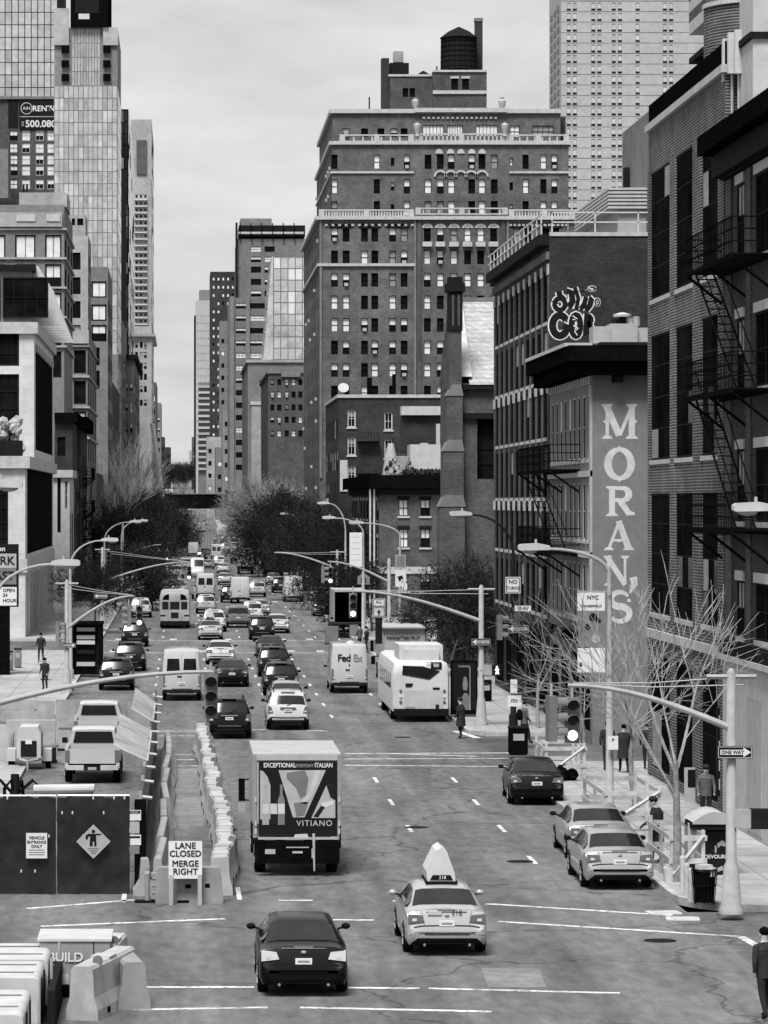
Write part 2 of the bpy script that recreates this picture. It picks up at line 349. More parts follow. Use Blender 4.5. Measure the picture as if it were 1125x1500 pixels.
# ---------------------------------------------------------------- buildings: walls with real openings, each window an object
WC = {}
def win_mesh(w, h, fm='dark', nx=1, ny=2, pane='bglass', blind=0, bm='blind', sill=None, lint=None, ac=0, ft=.07, bar=.05, d=.2, arch=None, open_=0):
    key = (round(w, 2), round(h, 2), fm, nx, ny, pane, round(blind, 1), bm, sill, lint, ac, ft, bar, d, arch)
    if key in WC: return WC[key]
    b = MB(); y1 = d
    if pane:
        if blind > 0:
            zb = h*(1-blind); b.quad([(0, y1, zb), (w, y1, zb), (w, y1, h), (0, y1, h)], bm)
            if blind < 1: b.quad([(0, y1, 0), (w, y1, 0), (w, y1, zb), (0, y1, zb)], pane)
        else: b.quad([(0, y1, 0), (w, y1, 0), (w, y1, h), (0, y1, h)], pane)
    yf0, yf1 = d-(.035 if d < .1 else .07), d-.002
    b.box(0, ft, yf0, yf1, 0, h, fm); b.box(w-ft, w, yf0, yf1, 0, h, fm); b.box(ft, w-ft, yf0, yf1, 0, ft, fm); b.box(ft, w-ft, yf0, yf1, h-ft, h, fm)
    for i in range(1, nx): x = w*i/nx; b.box(x-bar/2, x+bar/2, yf0+.012, yf1, ft, h-ft, fm)
    for i in range(1, ny): z = h*i/ny; b.box(ft, w-ft, yf0+.006, yf1, z-bar/2, z+bar/2, fm)
    if sill: b.box(-.12, w+.12, -.12 if d > .1 else -.05, d-.04, -.16, -.004, sill)
    if lint: b.box(-.12, w+.12, -.06, .03, h+.004, h+.3, lint)
    if ac: b.box(w*.2, w*.8, -.3, d-.08, ft, ft+.42, 'cream')
    if arch:
        n = 8
        for i in range(n):
            t0, t1 = math.pi*i/n, math.pi*(i+1)/n; r0, r1 = w/2, w/2+.28
            b.prism([(w/2+r0*math.cos(t0), h+r0*.8*math.sin(t0)), (w/2+r1*math.cos(t0), h+r1*.8*math.sin(t0)), (w/2+r1*math.cos(t1), h+r1*.8*math.sin(t1)), (w/2+r0*math.cos(t1), h+r0*.8*math.sin(t1))], -.1, -.003, arch)
        b.prism([(w/2+(w/2-.01)*math.cos(math.pi*i/n), h+.002+(w/2-.01)*.8*math.sin(math.pi*i/n)) for i in range(n+1)], -.03, -.002, 'glass' if arch != 'stone2' else 'stone2')
    me = b.mesh('window'); WC[key] = me; return me
def vary(*opts):                  # weighted random choice of window looks
    t = sum(o[0] for o in opts); r = random.random()*t
    for wgt, st in opts:
        r -= wgt
        if r <= 0: return dict(st)
    return dict(opts[-1][1])
class Bld:
    def __init__(s, name, label, X0, X1, Y0, Y1, H, wall, side='R', z0=0, root=None, cat='building', roof='concd', part='wall', depth=.2):
        s.X0, s.X1, s.Y0, s.Y1, s.H, s.z0, s.wall, s.side, s.roof, s.part, s.d = X0, X1, Y0, Y1, H, z0, wall, side, roof, part, depth
        s.root = root or thing(name, label, cat, ((X0+X1)/2, Y0, gz(Y0)+.0)); s.o = Vector(s.root.location); s.S = []; s.A = []
    # windows: rect in face coordinates (S: world x; A: world y) and heights
    def winS(s, x0, x1, za, zb, name='window', **st): s.S.append((x0-s.X0, za, x1-s.X0, zb, name, st)); return s
    def winA(s, ya, yb, za, zb, name='window', **st):
        st['d'] = min(st.get('d', .05), .06)
        u0, u1 = (s.Y1-yb, s.Y1-ya) if s.side == 'R' else (ya-s.Y0, yb-s.Y0); s.A.append((u0, za, u1, zb, name, st)); return s
    def pS(s, x0, y0, x1, y1, name='window', **st): return s.winS(PX(x0, s.Y0), PX(x1, s.Y0), PZ(y1, s.Y0), PZ(y0, s.Y0), name, **st)
    def gridS(s, xs, ys, w, h, st):           # pixel centres, px sizes, st = callable
        for y in ys:
            for x in xs: s.pS(x-w/2, y-h/2, x+w/2, y+h/2, **(st() if callable(st) else st))
        return s
    def fillA(s, n, rows, frac, st, y0=None, y1=None):   # n even bays along the avenue, rows = (z0, z1)
        y0 = s.Y0 if y0 is None else y0; y1 = s.Y1 if y1 is None else y1; p = (y1-y0)/n
        for za, zb in rows:
            for i in range(n): s.winA(y0+p*(i+.5-frac/2), y0+p*(i+.5+frac/2), za, zb, **(st() if callable(st) else st))
        return s
    def fillS(s, n, rows, frac, st, x0=None, x1=None):
        x0 = s.X0 if x0 is None else x0; x1 = s.X1 if x1 is None else x1; p = (x1-x0)/n
        for za, zb in rows:
            for i in range(n): s.winS(x0+p*(i+.5-frac/2), x0+p*(i+.5+frac/2), za, zb, **(st() if callable(st) else st))
        return s
    def frame(s, f):              # origin and rotation of a face
        if f == 'S': return (s.X0, s.Y0), 0, s.X1-s.X0
        return ((s.X0, s.Y1), R(-90), s.Y1-s.Y0) if s.side == 'R' else ((s.X1, s.Y0), R(90), s.Y1-s.Y0)
    def build(s):
        b = MB(); d = s.d; ox, oy = s.o.x, s.o.y
        for f, ws in (('S', s.S), ('A', s.A)):
            (fx, fy), rz, Wd = s.frame(f); ca, sa = math.cos(rz), math.sin(rz)
            def T(u, y, v): return (fx-ox+u*ca-y*sa, fy-oy+u*sa+y*ca, v)
            us = sorted({0, Wd}|{round(max(0, min(Wd, q)), 4) for w in ws for q in (w[0], w[2])}); vs = sorted({s.z0, s.H}|{round(max(s.z0, min(s.H, q)), 4) for w in ws for q in (w[1], w[3])})
            for i in range(len(vs)-1):
                mid = (vs[i]+vs[i+1])/2; row = [w for w in ws if w[1] < mid < w[3]]; run = None
                for j in range(len(us)-1):
                    um = (us[j]+us[j+1])/2; hole = any(w[0] < um < w[2] for w in row)
                    if not hole and run is None: run = us[j]
                    if run is not None and (hole or j == len(us)-2):
                        e = us[j] if hole else us[j+1]; b.quad([T(run, 0, vs[i]), T(e, 0, vs[i]), T(e, 0, vs[i+1]), T(run, 0, vs[i+1])], s.wall); run = None
            for u0, v0, u1, v1, name, st in ws:
                dd = st.get('d', d)
                b.quad([T(u0, 0, v0), T(u1, 0, v0), T(u1, dd, v0), T(u0, dd, v0)], s.wall).quad([T(u0, dd, v1), T(u1, dd, v1), T(u1, 0, v1), T(u0, 0, v1)], s.wall)
                b.quad([T(u0, dd, v0), T(u0, dd, v1), T(u0, 0, v1), T(u0, 0, v0)], s.wall).quad([T(u1, 0, v0), T(u1, 0, v1), T(u1, dd, v1), T(u1, dd, v0)], s.wall)
                st = dict(st); st.setdefault('d', d); panes = st.pop('panes', None); x = T(u0, 0, v0)
                if panes:
                    o = link(name, win_mesh(u1-u0, v1-v0, pane=None, **st), s.root, x, rz); nx, ny = st.get('nx', 1), st.get('ny', 2); pw, ph = (u1-u0)/nx, (v1-v0)/ny
                    for a in range(nx):
                        for c in range(ny): link('pane', pane_mesh(pw-.05, ph-.05, panes()), o, (pw*a+.025, st['d']-.03, ph*c+.025))
                else: link(name, win_mesh(u1-u0, v1-v0, **st), s.root, x, rz)
        a0, a1, c0, c1 = s.X0-ox, s.X1-ox, s.Y0-oy, s.Y1-oy
        if s.side == 'R': b.quad([(a1, c0, s.z0), (a1, c1, s.z0), (a1, c1, s.H), (a1, c0, s.H)], s.wall)
        else: b.quad([(a0, c1, s.z0), (a0, c0, s.z0), (a0, c0, s.H), (a0, c1, s.H)], s.wall)
        b.quad([(a1, c1, s.z0), (a0, c1, s.z0), (a0, c1, s.H), (a1, c1, s.H)], s.wall)
        b.quad([(a0, c0, s.H), (a1, c0, s.H), (a1, c1, s.H), (a0, c1, s.H)], s.roof)
        s.w = b.obj(s.part, s.root); return s
    def trim(s, name, z0, z1, out, m, faces='SA', x0=None, x1=None, y0=None, y1=None, inn=.0):   # a band round the street faces
        b = MB(); X0 = s.X0 if x0 is None else x0; X1 = s.X1 if x1 is None else x1; Y0 = s.Y0 if y0 is None else y0; Y1 = s.Y1 if y1 is None else y1; ox, oy = s.o.x, s.o.y; e = .004
        if 'S' in faces: b.box(X0-(out if s.side == 'R' and 'A' in faces else 0)-ox, X1+(out if s.side == 'L' and 'A' in faces else 0)-ox, Y0-out-oy, Y0-e+inn-oy, z0, z1, m)
        if 'A' in faces:
            if s.side == 'R': b.box(X0-out-ox, X0-e+inn-ox, Y0+.0-oy-(e if 'S' in faces else 0), Y1-oy, z0, z1, m)
            else: b.box(X1+e-inn-ox, X1+out-ox, Y0-oy-(e if 'S' in faces else 0), Y1-oy, z0, z1, m)
        return b.obj(name, s.root)
    def box(s, name, x0, x1, y0, y1, z0, z1, m): return MB().box(x0-s.o.x, x1-s.o.x, y0-s.o.y, y1-s.o.y, z0, z1, m).obj(name, s.root)
    def pbox(s, name, xa, ya, xb, yb, Y, dep, m): return s.box(name, PX(xa, Y), PX(xb, Y), Y, Y+dep, PZ(yb, Y), PZ(ya, Y), m)
    def loc(s, x, y, z): return (x-s.o.x, y-s.o.y, z)
    def balustrade(s, z, h, y, x0, x1, m='stone2', n=None, name='balustrade'):
        b = MB(); n = n or max(3, int((x1-x0)/.55)); b.box(x0, x1, y-.15, y+.15, z, z+h*.18, m); b.box(x0, x1, y-.16, y+.16, z+h*.82, z+h, m)
        for i in range(n):
            x = x0+(x1-x0)*(i+.5)/n; b.box(x-.1, x+.1, y-.09, y+.09, z+h*.18, z+h*.82, m)
        for x in (x0+.3, x1-.3, (x0+x1)/2): b.box(x-.35, x+.35, y-.2, y+.2, z, z+h*1.02, m)
        b.xf(lambda p: p-Vector((s.o.x, s.o.y, 0))); return b.obj(name, s.root)
PCACHE = {}
def pane_mesh(w, h, m):
    k = (round(w, 2), round(h, 2), m)
    if k not in PCACHE: PCACHE[k] = MB().box(0, w, 0, .02, 0, h, m).mesh('pane')
    return PCACHE[k]
def curtain(b, f, nc, nr, u0, u1, v0, v1, mats, gap=.12, name='pane', skip=0):
    (fx, fy), rz, Wd = b.frame(f); pw, ph = (u1-u0)/nc, (v1-v0)/nr; ca, sa = math.cos(rz), math.sin(rz)
    for i in range(nc):
        for j in range(nr):
            if skip and random.random() < skip: continue
            u, y = u0+pw*i+gap/2, -.03; link(name, pane_mesh(pw-gap, ph-gap, random.choice(mats)), b.root, (fx-b.o.x+u*ca-y*sa, fy-b.o.y+u*sa+y*ca, v0+ph*j+gap/2), rz)
def fire_escape(b, X, ya, yb, zs, out=1.15, sg=-1, lad=True):     # balconies and stairs on an avenue face at X
    for k, z in enumerate(zs):
        q = MB(); xo = X+sg*out; ym = (ya+yb)/2
        n = int((yb-ya)/.16)
        for i in range(n+1): y = ya+(yb-ya)*i/n; q.box(min(X+sg*.01, xo), max(X+sg*.01, xo), y-.04, y+.04, z-.05, z, 'iron')
        for x in (xo, X+sg*.08): q.box(x-.04, x+.04, ya-.05, yb+.05, z-.16, z-.05, 'iron')
        for hz in (.35, .7, 1.05): q.box(xo-.02, xo+.02, ya, yb, z+hz-.02, z+hz+.02, 'iron'); q.box(min(X, xo), max(X, xo), ya-.02, ya+.02, z+hz-.02, z+hz+.02, 'iron'); q.box(min(X, xo), max(X, xo), yb-.02, yb+.02, z+hz-.02, z+hz+.02, 'iron')
        m = int((yb-ya)/.3)
        for i in range(m+1): y = ya+(yb-ya)*i/m; q.box(xo-.012, xo+.012, y-.012, y+.012, z, z+1.05, 'iron')
        for y in (ya+.2, ym, yb-.2): q.bar((X, y, z-1.0), (xo, y, z-.1), .045, 'iron')
        q.xf(lambda p: p-Vector((b.o.x, b.o.y, 0))); q.obj('fire_escape_balcony', b.root)
        if lad and k+1 < len(zs):
            z2 = zs[k+1]; q = MB(); xs_ = X+sg*(out-.5)
            for dx in (-.28, .28): q.bar((xs_+dx, ya+.5, z), (xs_+dx, yb-.5, z2), .035, 'iron')
            ns = int((z2-z)/.26)
            for i in range(1, ns): t = i/ns; y = ya+.5+(yb-ya-1)*t; zz = z+(z2-z)*t; q.box(xs_-.28, xs_+.28, y-.1, y+.1, zz-.015, zz+.015, 'iron')
            for dx in (-.28, .28): q.bar((xs_+dx, ya+.5, z+.8), (xs_+dx, yb-.5, z2+.8), .02, 'iron')
            q.xf(lambda p: p-Vector((b.o.x, b.o.y, 0))); q.obj('fire_escape_stair', b.root)
def ribbon(b, pts, ws, y, m, closed=False):      # flat stroke in the XZ plane facing -Y
    P = [Vector(p) for p in pts]; n = len(P); ws = ws if isinstance(ws, (list, tuple)) else [ws]*n; Lp = []; Rp = []
    for i in range(n):
        a = P[(i-1) % n] if closed or i > 0 else P[i]; c = P[(i+1) % n] if closed or i < n-1 else P[i]; d = (c-a).normalized(); nn = Vector((-d.y, d.x))*ws[i]/2; Lp.append(P[i]+nn); Rp.append(P[i]-nn)
    for i in range(n if closed else n-1):
        j = (i+1) % n; b.quad([(Lp[i].x, y, Lp[i].y), (Rp[i].x, y, Rp[i].y), (Rp[j].x, y, Rp[j].y), (Lp[j].x, y, Lp[j].y)], m)
def poly(b, pts, y, m): b.quad([(x, y, z) for x, z in pts], m)
def arc(cx, cz, rx, rz_, a0, a1, n=16): return [(cx+rx*math.cos(R(a0+(a1-a0)*i/n)), cz+rz_*math.sin(R(a0+(a1-a0)*i/n))) for i in range(n+1)]
def lump(b, c, r, m, n=9, k2=6, j=.3):
    a = len(b.v); b.ell(c, r, m, n, k2); cv = Vector(c)
    for i in range(a, len(b.v)): p = Vector(b.v[i]); b.v[i] = tuple(cv+(p-cv)*random.uniform(1-j, 1+j))
def tank(b, x, y, z, r, h, name='water_tank', m='dark'):
    k = MB(); k.lathe([(r, 0), (r*.97, h)], m, 20); k.lathe([(r*1.06, h), (r*.6, h*1.2), (.05, h*1.36)], 'dark', 20)
    for i in range(6): k.lathe([(r*1.012, h*(.08+.16*i)), (r*1.012, h*(.08+.16*i)+.06)], 'iron', 20)
    for i in range(20): t = 2*math.pi*i/20; k.bar((r*1.0*math.cos(t), r*math.sin(t), 0), (r*.98*math.cos(t), r*.98*math.sin(t), h), .03, 'iron')
    for i in range(4): t = R(45+90*i); k.box(r*.7*math.cos(t)-.15, r*.7*math.cos(t)+.15, r*.7*math.sin(t)-.15, r*.7*math.sin(t)+.15, -1.0, .0, 'iron')
    return k.obj(name, b.root, b.loc(x, y, z), smooth=True)
dk = dict(fm='dark', nx=1, ny=2)
def old_win(**k):
    return vary((5, dict(dk, **k)), (1.6, dict(dk, blind=.5, **k)), (1, dict(dk, blind=1, **k)), (1.2, dict(dk, blind=.7, bm='blindd', **k)), (.8, dict(dk, blind=.5, ac=1, **k)))
# ================================================================ right-hand side
# --- brick warehouse with fire escape, at the right edge
b = Bld('tenement', 'dark brick warehouse with black fire escapes and white window lintels beside the striped brick factory', 17, 34, 88, 106.9, 21.6, 'brick_d')
for za, zb in ((17.4, 19.8), (13.5, 15.7), (9.5, 11.7), (6.0, 7.7)):
    for ya, yb in ((103.4, 104.7), (98.3, 101.3), (93.5, 96)): b.winA(ya, yb, za, zb, **dict(fm='dark', nx=2, ny=2, lint='offw', sill='offw', blind=random.choice((0, .4, .5)), bm='blindd'))
b.build()
b.trim('cornice', 20.9, 21.5, .9, 'black'); b.trim('cornice_moulding', 20.2, 20.9, .45, 'dark'); b.trim('band_course', 18.0+2.15, 20.19, .2, 'dark'); b.trim('string_course', 5.4, 5.75, .25, 'dark')
b.trim('white_shopfront_wall', .16, 5.2, .1, 'offw', 'A', y0=88, y1=106.88); b.trim('shopfront_panel', .3, 4.3, .13, 'cream', 'A', y0=99.6, y1=102.2); b.trim('shopfront_panel', .3, 4.3, .13, 'cream', 'A', y0=93, y1=97); b.trim('shopfront_cornice', 5.21, 5.38, .3, 'offw', 'A', y0=88, y1=106.88)
b.trim('pilaster', 5.8, 20.1, .06, 'brick_m', 'A', y0=105.6, y1=106.7); b.trim('pilaster', 5.8, 20.1, .05, 'brick_m', 'A', y0=102.0, y1=102.8)
fire_escape(b, 17, 98.6, 107.6, (9.3, 13.4, 17.3))
b.box('roof_bulkhead', 17.35, 22, 103.9, 106.4, 21.6, 26.5, 'offw'); b.box('bulkhead_cornice', 17.25, 22.1, 103.8, 106.5, 24.2, 24.4, 'dark')
for i, (px, ya, yb) in enumerate(((1066, 57, 120), (1074, 48, 108), (1084, 44, 108))):
    X = 17.7; Yp = 107.2-i*.55; q = MB(); q.box(-.17, .17, -.12, .12, 0, PZ(ya, Yp)-PZ(yb, Yp), 'white'); q.tube([(0, .2, -2.0), (0, .2, 1.2)], .05, 'steel', 6); q.tube([(0, .12, .5), (0, .22, .5)], .04, 'dark', 6)
    q.obj('antenna_panel', b.root, b.loc(PX(px, Yp), Yp, PZ(yb, Yp)))
q = MB()
for i in range(5): q.tube([(0, 0, 0), (.1*i, .2, .8), (.3, .3*i, 1.6-.1*i)], .04, 'dark', 5)
q.obj('antenna_cable', b.root, b.loc(17.9, 104.6, 21.6))
# --- striped brick factory
Y0f, Y1f = 107, 124.6
b = Bld('brick_factory', 'striped dark brick factory with tall black windows between brick piers', 17, 40, Y0f, Y1f, 23.8, 'brick_f')
cols = [(119.0, 124.0), (113.7, 117.7), (108.3, 111.8)]
rnd = lambda: random.choice(['bglass']*12+['glassg']*1+['blindd'])
for za, zb in ((17.4, 22.0), (11.6, 16.1), (6.1, 10.4)):
    for ya, yb in cols: b.winA(ya, yb, za, zb, fm='dark', nx=3, ny=4, sill='stone2', d=.3, panes=rnd, ft=.08)
for ya, yb in cols: b.winA(ya, yb, .5, 4.6, fm='dark', nx=2, ny=2, d=.4, panes=rnd, name='shopfront')
b.build()
for ya, yb in ((124.0, 124.58), (117.75, 118.95), (111.85, 113.65), (107.05, 108.25)): b.trim('pier', .2, 22.1, .04, 'brick_f', 'A', y0=ya, y1=yb)
b.trim('coping', 23.55, 23.8, .15, 'stone2'); b.trim('roof_parapet_screen', 23.84, 24.55, .0, 'black', 'A', inn=.12); b.trim('string_course', 5.2, 5.5, .12, 'stone2', 'A')
q = MB()
pr = []
for i in range(25):
    t = R(-90+ -90*i/24); pr.append((2.1*math.cos(t), 2.1*math.sin(t)))
for (x0_, y0_), (x1_, y1_) in zip(pr, pr[1:]):
    q.quad([(x1_, y1_, 0), (x0_, y0_, 0), (x0_, y0_, 3.4), (x1_, y1_, 3.4)], 'brick_f'); q.quad([(x1_, y1_, 3.4), (x0_, y0_, 3.4), (0, 0, 3.4)], 'concd')
    q.box(min(x0_, x1_)-.05, max(x0_, x1_)+.05, min(y0_, y1_)-.05, max(y0_, y1_)+.05, 3.4, 3.55, 'stone2')
q.obj('curved_roof_bulkhead', b.root, b.loc(20.1, 118.0, 23.7))
# --- restaurant corner building: painted sign wall
YM0, YM1 = 141.7, 158.2
b = Bld('restaurant_building', 'corner building with grey painted wall lettered MORAN\'S in tall white letters', 17, 40, YM0, YM1, 16.4, 'painted')
def mw(): return vary((4, dict(fm='offw', nx=1, ny=2, sill='offw')), (1, dict(fm='offw', nx=1, ny=2, blind=.5, sill='offw')))
for za, zb in ((11.9, 14.6), (8.5, 10.9), (5.1, 7.5)): b.fillA(9, [(za, zb)], .5, mw, YM0+.5, YM1-.3)
for i in range(4): b.winA(YM0+.8+i*4, YM0+3.8+i*4, .5, 3.6, fm='black', nx=2, ny=1, name='shopfront')
b.build()
b.trim('cornice', 15.9, 16.55, 1.1, 'black'); b.trim('cornice_frieze', 15.35, 15.9, .75, 'black'); b.trim('cornice_coping', 16.55, 16.7, 1.15, 'stone2', 'A'); b.trim('cornice_coping', 16.55, 16.68, 1.13, 'dark', 'S', x0=17.2)
for i in range(3): X = 17.8+i*2.35; b.box('cornice_bracket', X, X+.4, YM0-.7, YM0-.01, 15.05, 15.34, 'black')
for i in range(18): Y = YM0+.4+i*.9; b.box('dentil', 16.9, 16.99, Y, Y+.35, 15.0, 15.34, 'offw')
b.trim('pilaster', 3.8, 14.95, .1, 'cream', 'A', y0=YM0, y1=YM0+.42); b.trim('string_course', 4.1, 4.5, .3, 'black', 'A'); 
for z in (7.75, 11.15): b.trim('band_course', z, z+.25, .12, 'offw', 'A')
fire_escape(b, 17, 146, 160.0, (7.9, 11.5), 1.3)
Yr = 153
for nm, r_ in (('roof_bulkhead', (869, 478, 895, 503)), ('roof_bulkhead', (894, 474, 934, 503)), ('roof_bulkhead', (926, 480, 952, 503))): b.pbox(nm, *r_, Yr+random.random()*.5, 1.5, 'cream')
for x, y0_, y1_ in ((903, 466, 474), (914, 458, 474), (925, 464, 474), (935, 462, 476)):
    q = MB(); q.lathe([(.16, 0), (.16, (y1_-y0_)*Yr/5000)], 'steel' if x > 920 else 'dark', 10)
    if x == 914: q.lathe([(.4, .35), (.42, .45), (.1, .55)], 'white', 14)
    q.obj('roof_vent', b.root, b.loc(PX(x, Yr), Yr+.6, PZ(y1_, Yr)-.02))
# slab-serif letters painted on the wall (flat print, 4-9 mm proud)
def glyph(ch):
    q = MB(); k = [0]
    def y(): k[0] += 1; return -.004-.0006*k[0]
    def rb(p, w, closed=False): ribbon(q, p, w, y(), 'cream2', closed)
    def rc(x0, z0, x1, z1): poly(q, [(x0, z0), (x1, z0), (x1, z1), (x0, z1)], y(), 'cream2')
    def foot(x, z, w, up):   # flared serif
        s_ = 1 if up else -1; poly(q, [(x-w/2, z), (x+w/2, z), (x+w*.28, z+s_*.1), (x-w*.28, z+s_*.1)][::s_], y(), 'cream2')
    if ch == 'M':
        rc(.1, .06, .2, .94); rc(.78, .06, .96, .94); rb([(.12, .97), (.5, .1)], .2); rb([(.52, .1), (.88, .97)], .1)
        foot(.15, 0, .34, 1); foot(.87, 0, .4, 1); foot(.14, 1, .36, 0); foot(.87, 1, .36, 0); poly(q, [(.02, .5), (.1, .44), (.1, .56)], y(), 'cream2'); poly(q, [(1.04, .5), (.96, .56), (.96, .44)], y(), 'cream2')
    elif ch == 'O':
        n = 28; pts = [(.5+.36*math.cos(2*math.pi*i/n), .5+.43*math.sin(2*math.pi*i/n)) for i in range(n)]; rb(pts, [.12+.12*abs(math.cos(2*math.pi*i/n)) for i in range(n)], True)
        for p in ([(.0, .5), (.06, .44), (.06, .56)], [(1, .5), (.94, .56), (.94, .44)], [(.5, 1.05), (.44, .985), (.56, .985)], [(.5, -.05), (.56, .015), (.44, .015)]): poly(q, p, y(), 'cream2')
    elif ch == 'R':
        rc(.14, .06, .34, .94); foot(.24, 0, .44, 1); foot(.2, 1, .36, 0); rb([(.3, .93)]+arc(.58, .73, .22, .2, 90, -90, 12)+[(.3, .53)], [.13]+[.13+.1*math.sin(math.pi*i/12) for i in range(13)]+[.13]); rb([(.5, .5), (.66, .3), (.78, .1), (1.0, .07)], [.2, .2, .2, .08])
    elif ch == 'A':
        rb([(.5, 1.0), (.84, .06)], [.2, .22]); rb([(.52, .97), (.18, .06)], .1); rb([(.27, .34), (.72, .34)], .09); foot(.18, 0, .36, 1); foot(.84, 0, .42, 1); poly(q, [(.5, .26), (.56, .3), (.44, .3)], y(), 'cream2')
    elif ch == 'N':
        rc(.14, .06, .24, .94); rc(.78, .04, .88, .94); rb([(.14, .97), (.84, .03)], .2); foot(.19, 0, .36, 1); foot(.83, 1, .36, 0); foot(.17, 1, .36, 0)
    elif ch == 'S':
        rb(arc(.5, .74, .3, .23, 25, 270, 14)+arc(.5, .28, .32, .24, 90, -155, 14)[1:], [.1+.13*math.sin(math.pi*i/28) for i in range(29)]); foot(.8, .66, .14, 1); foot(.2, .34, .14, 0)
    elif ch == "'": rb([(.3, .95), (.38, .6), (.1, .1)], [.45, .42, .08])
    return q
M['cream2'] = mat('sign_letter_paint', .42, .8, .14, 4, coords=W, blot=.2)
for ch, xa, ya, xb, yb in (('M', 882, 592, 932, 643), ('O', 884, 655, 931, 704), ('R', 886, 712, 930, 756), ('A', 884, 763, 928, 806), ('N', 884, 814, 922, 858), ("'", 920, 844, 945, 872), ('S', 886, 866, 930, 912)):
    q = glyph(ch); sx, sz = (xb-xa)*YM0/5000, (yb-ya)*YM0/5000; q.xf(lambda p: Vector((p.x*sx, p.y, p.z*sz))); q.obj('painted_letter', b.root, b.loc(PX(xa, YM0), YM0, PZ(yb, YM0)))
# --- six-storey brick loft with graffiti
YG0, YG1 = 158.3, 186
b = Bld('loft_building', 'six storey brick loft with bubble graffiti on its blank side wall', 17, 60, YG0, YG1, 22.4, 'brick_d')
rows = [(18.5, 20.9), (15.8, 18.1), (13.1, 15.4), (10.3, 12.7), (7.6, 9.9), (4.8, 7.1)]
for r_ in rows: b.fillA(10, [r_], .62, lambda: vary((6, dict(fm='dark', nx=1, ny=2, sill='stone2')), (1, dict(fm='dark', nx=1, ny=2, sill='stone2', blind=.5, bm='blindd'))), YG0+.4, YG1-.2)
for i in range(5): b.winA(YG0+1+i*5.4, YG0+5+i*5.4, .5, 3.8, fm='black', nx=2, ny=1, name='shopfront')
b.build()
for za, zb in rows[0::2]: 
    for i in range(11): Y = YG0+.4+i*2.73-.35; b.box('capital', 16.93, 16.99, max(YG0+.02, Y), Y+.75, zb-.25, zb+.25, 'stone2')
for i in range(11): Y = YG0+.4+i*2.73-.3; b.box('brick_pier', 16.96, 16.995, max(YG0+.01, Y), Y+.55, 4.4, 20.7, 'brick_m')
b.trim('cornice', 22.0, 22.5, .5, 'dark', 'A'); b.trim('frieze', 21.35, 21.7, .16, 'brick_m', 'A'); b.trim('shop_cornice', 4.0, 4.35, .5, 'dark', 'A'); b.trim('coping', 22.42, 22.6, .06, 'stone2', 'S', inn=.3)
q = MB()
for z in (.45, .9): q.box(17.1-b.o.x, 60-b.o.x, YG0+.1-b.o.y, YG0+.16-b.o.y, 22.6+z, 22.66+z, 'white'); q.box(16.6-b.o.x, 16.66-b.o.x, YG0+.1-b.o.y, YG1-b.o.y, 22.5+z, 22.56+z, 'white')
for i in range(22): q.box(17.1+i*2-b.o.x, 17.16+i*2-b.o.x, YG0+.1-b.o.y, YG0+.16-b.o.y, 22.5, 23.55, 'white')
for i in range(14): q.box(16.6-b.o.x, 16.66-b.o.x, YG0+.1+i*2-b.o.y, YG0+.16+i*2-b.o.y, 22.4, 23.45, 'white')
q.obj('roof_railing', b.root)
Yp = 166
b.box('penthouse', PX(905, Yp), 60, Yp, Yp+14, 22.42, PZ(306, Yp), 'cream'); 
q = MB()
for i in range(6): z = PZ(306, Yp)+.18*i; q.box(PX(890, Yp)-b.o.x, 60.2-b.o.x, Yp-.3-.0-b.o.y, Yp+14-b.o.y, z, z+.11, 'offw')
q.box(PX(890, Yp)+.15-b.o.x, 60-b.o.x, Yp-.2-b.o.y, Yp+13.9-b.o.y, PZ(306, Yp)+.004, PZ(306, Yp)+1.0, 'concd')
q.obj('slatted_penthouse_roof', b.root)
b.pbox('roof_bulkhead', 930, 212, 1000, 285, 174, 5, 'brick_m'); b.pbox('chimney', 915, 245, 922, 285, 172, .6, 'dark'); b.pbox('planter_box', 928, 262, 952, 274, 171, 1, 'offw'); 
q = MB()
for i in range(8): q.box(i*.28-.03, i*.28+.03, 0, .05, 0, .55, 'white')
q.box(-.05, 2.2, 0, .06, .5, .56, 'white'); q.obj('balcony_rail', b.root, b.loc(PX(932, 171), 171.2, PZ(262, 171)))
# graffiti
gx0, gz0, sc_ = PX(803, YG0), PZ(497, YG0), YG0/5000
q = MB(); lay = [0]
def gp(zx, zy): return (gx0+(zx/7.03)*sc_-.0-b.o.x, gz0+((682-zy)/7.03)*sc_)   # coordinates measured on an enlargement of the wall
def gs(pts, w, closed=False, white=26):
    lay[0] += 1; P = [gp(*p) for p in pts]; f = sc_/7.03; ribbon(q, P, (w+white)*f, -.004-.0004*lay[0], 'signw', closed)
    gbl.append((P, w*f, closed))
gbl = []
gs(arc(120, 320, 55, 60, 200, -160, 14)[::1], 52); gs([(110, 190), (120, 235), (170, 280)], 60); gs([(190, 190), (240, 200), (250, 290), (215, 350)], 66); gs([(275, 150), (310, 260), (290, 370)], 42); gs([(340, 180), (341, 186)], 80); gs([(390, 250), (370, 320), (335, 370)], 50); gs([(450, 250), (430, 330), (390, 380)], 58)
gs(arc(450, 160, 34, 18, 0, 360, 10), 16, white=14); gs(arc(505, 300, 22, 34, 0, 360, 10), 14, white=14)
gs(arc(120, 540, 75, 105, 40, 320, 16)[::-1]+[(200, 560), (150, 545)], 74); gs(arc(285, 540, 45, 110, 0, 360, 16), 62, True); gs([(400, 420), (385, 640)], 58); gs(arc(405, 480, 40, 40, 100, -90, 8)+arc(410, 590, 45, 50, 90, -100, 8)[1:], 46)
for i, (P, w, cl) in enumerate(gbl): ribbon(q, P, w, -.014-.0004*i, 'signk', cl)
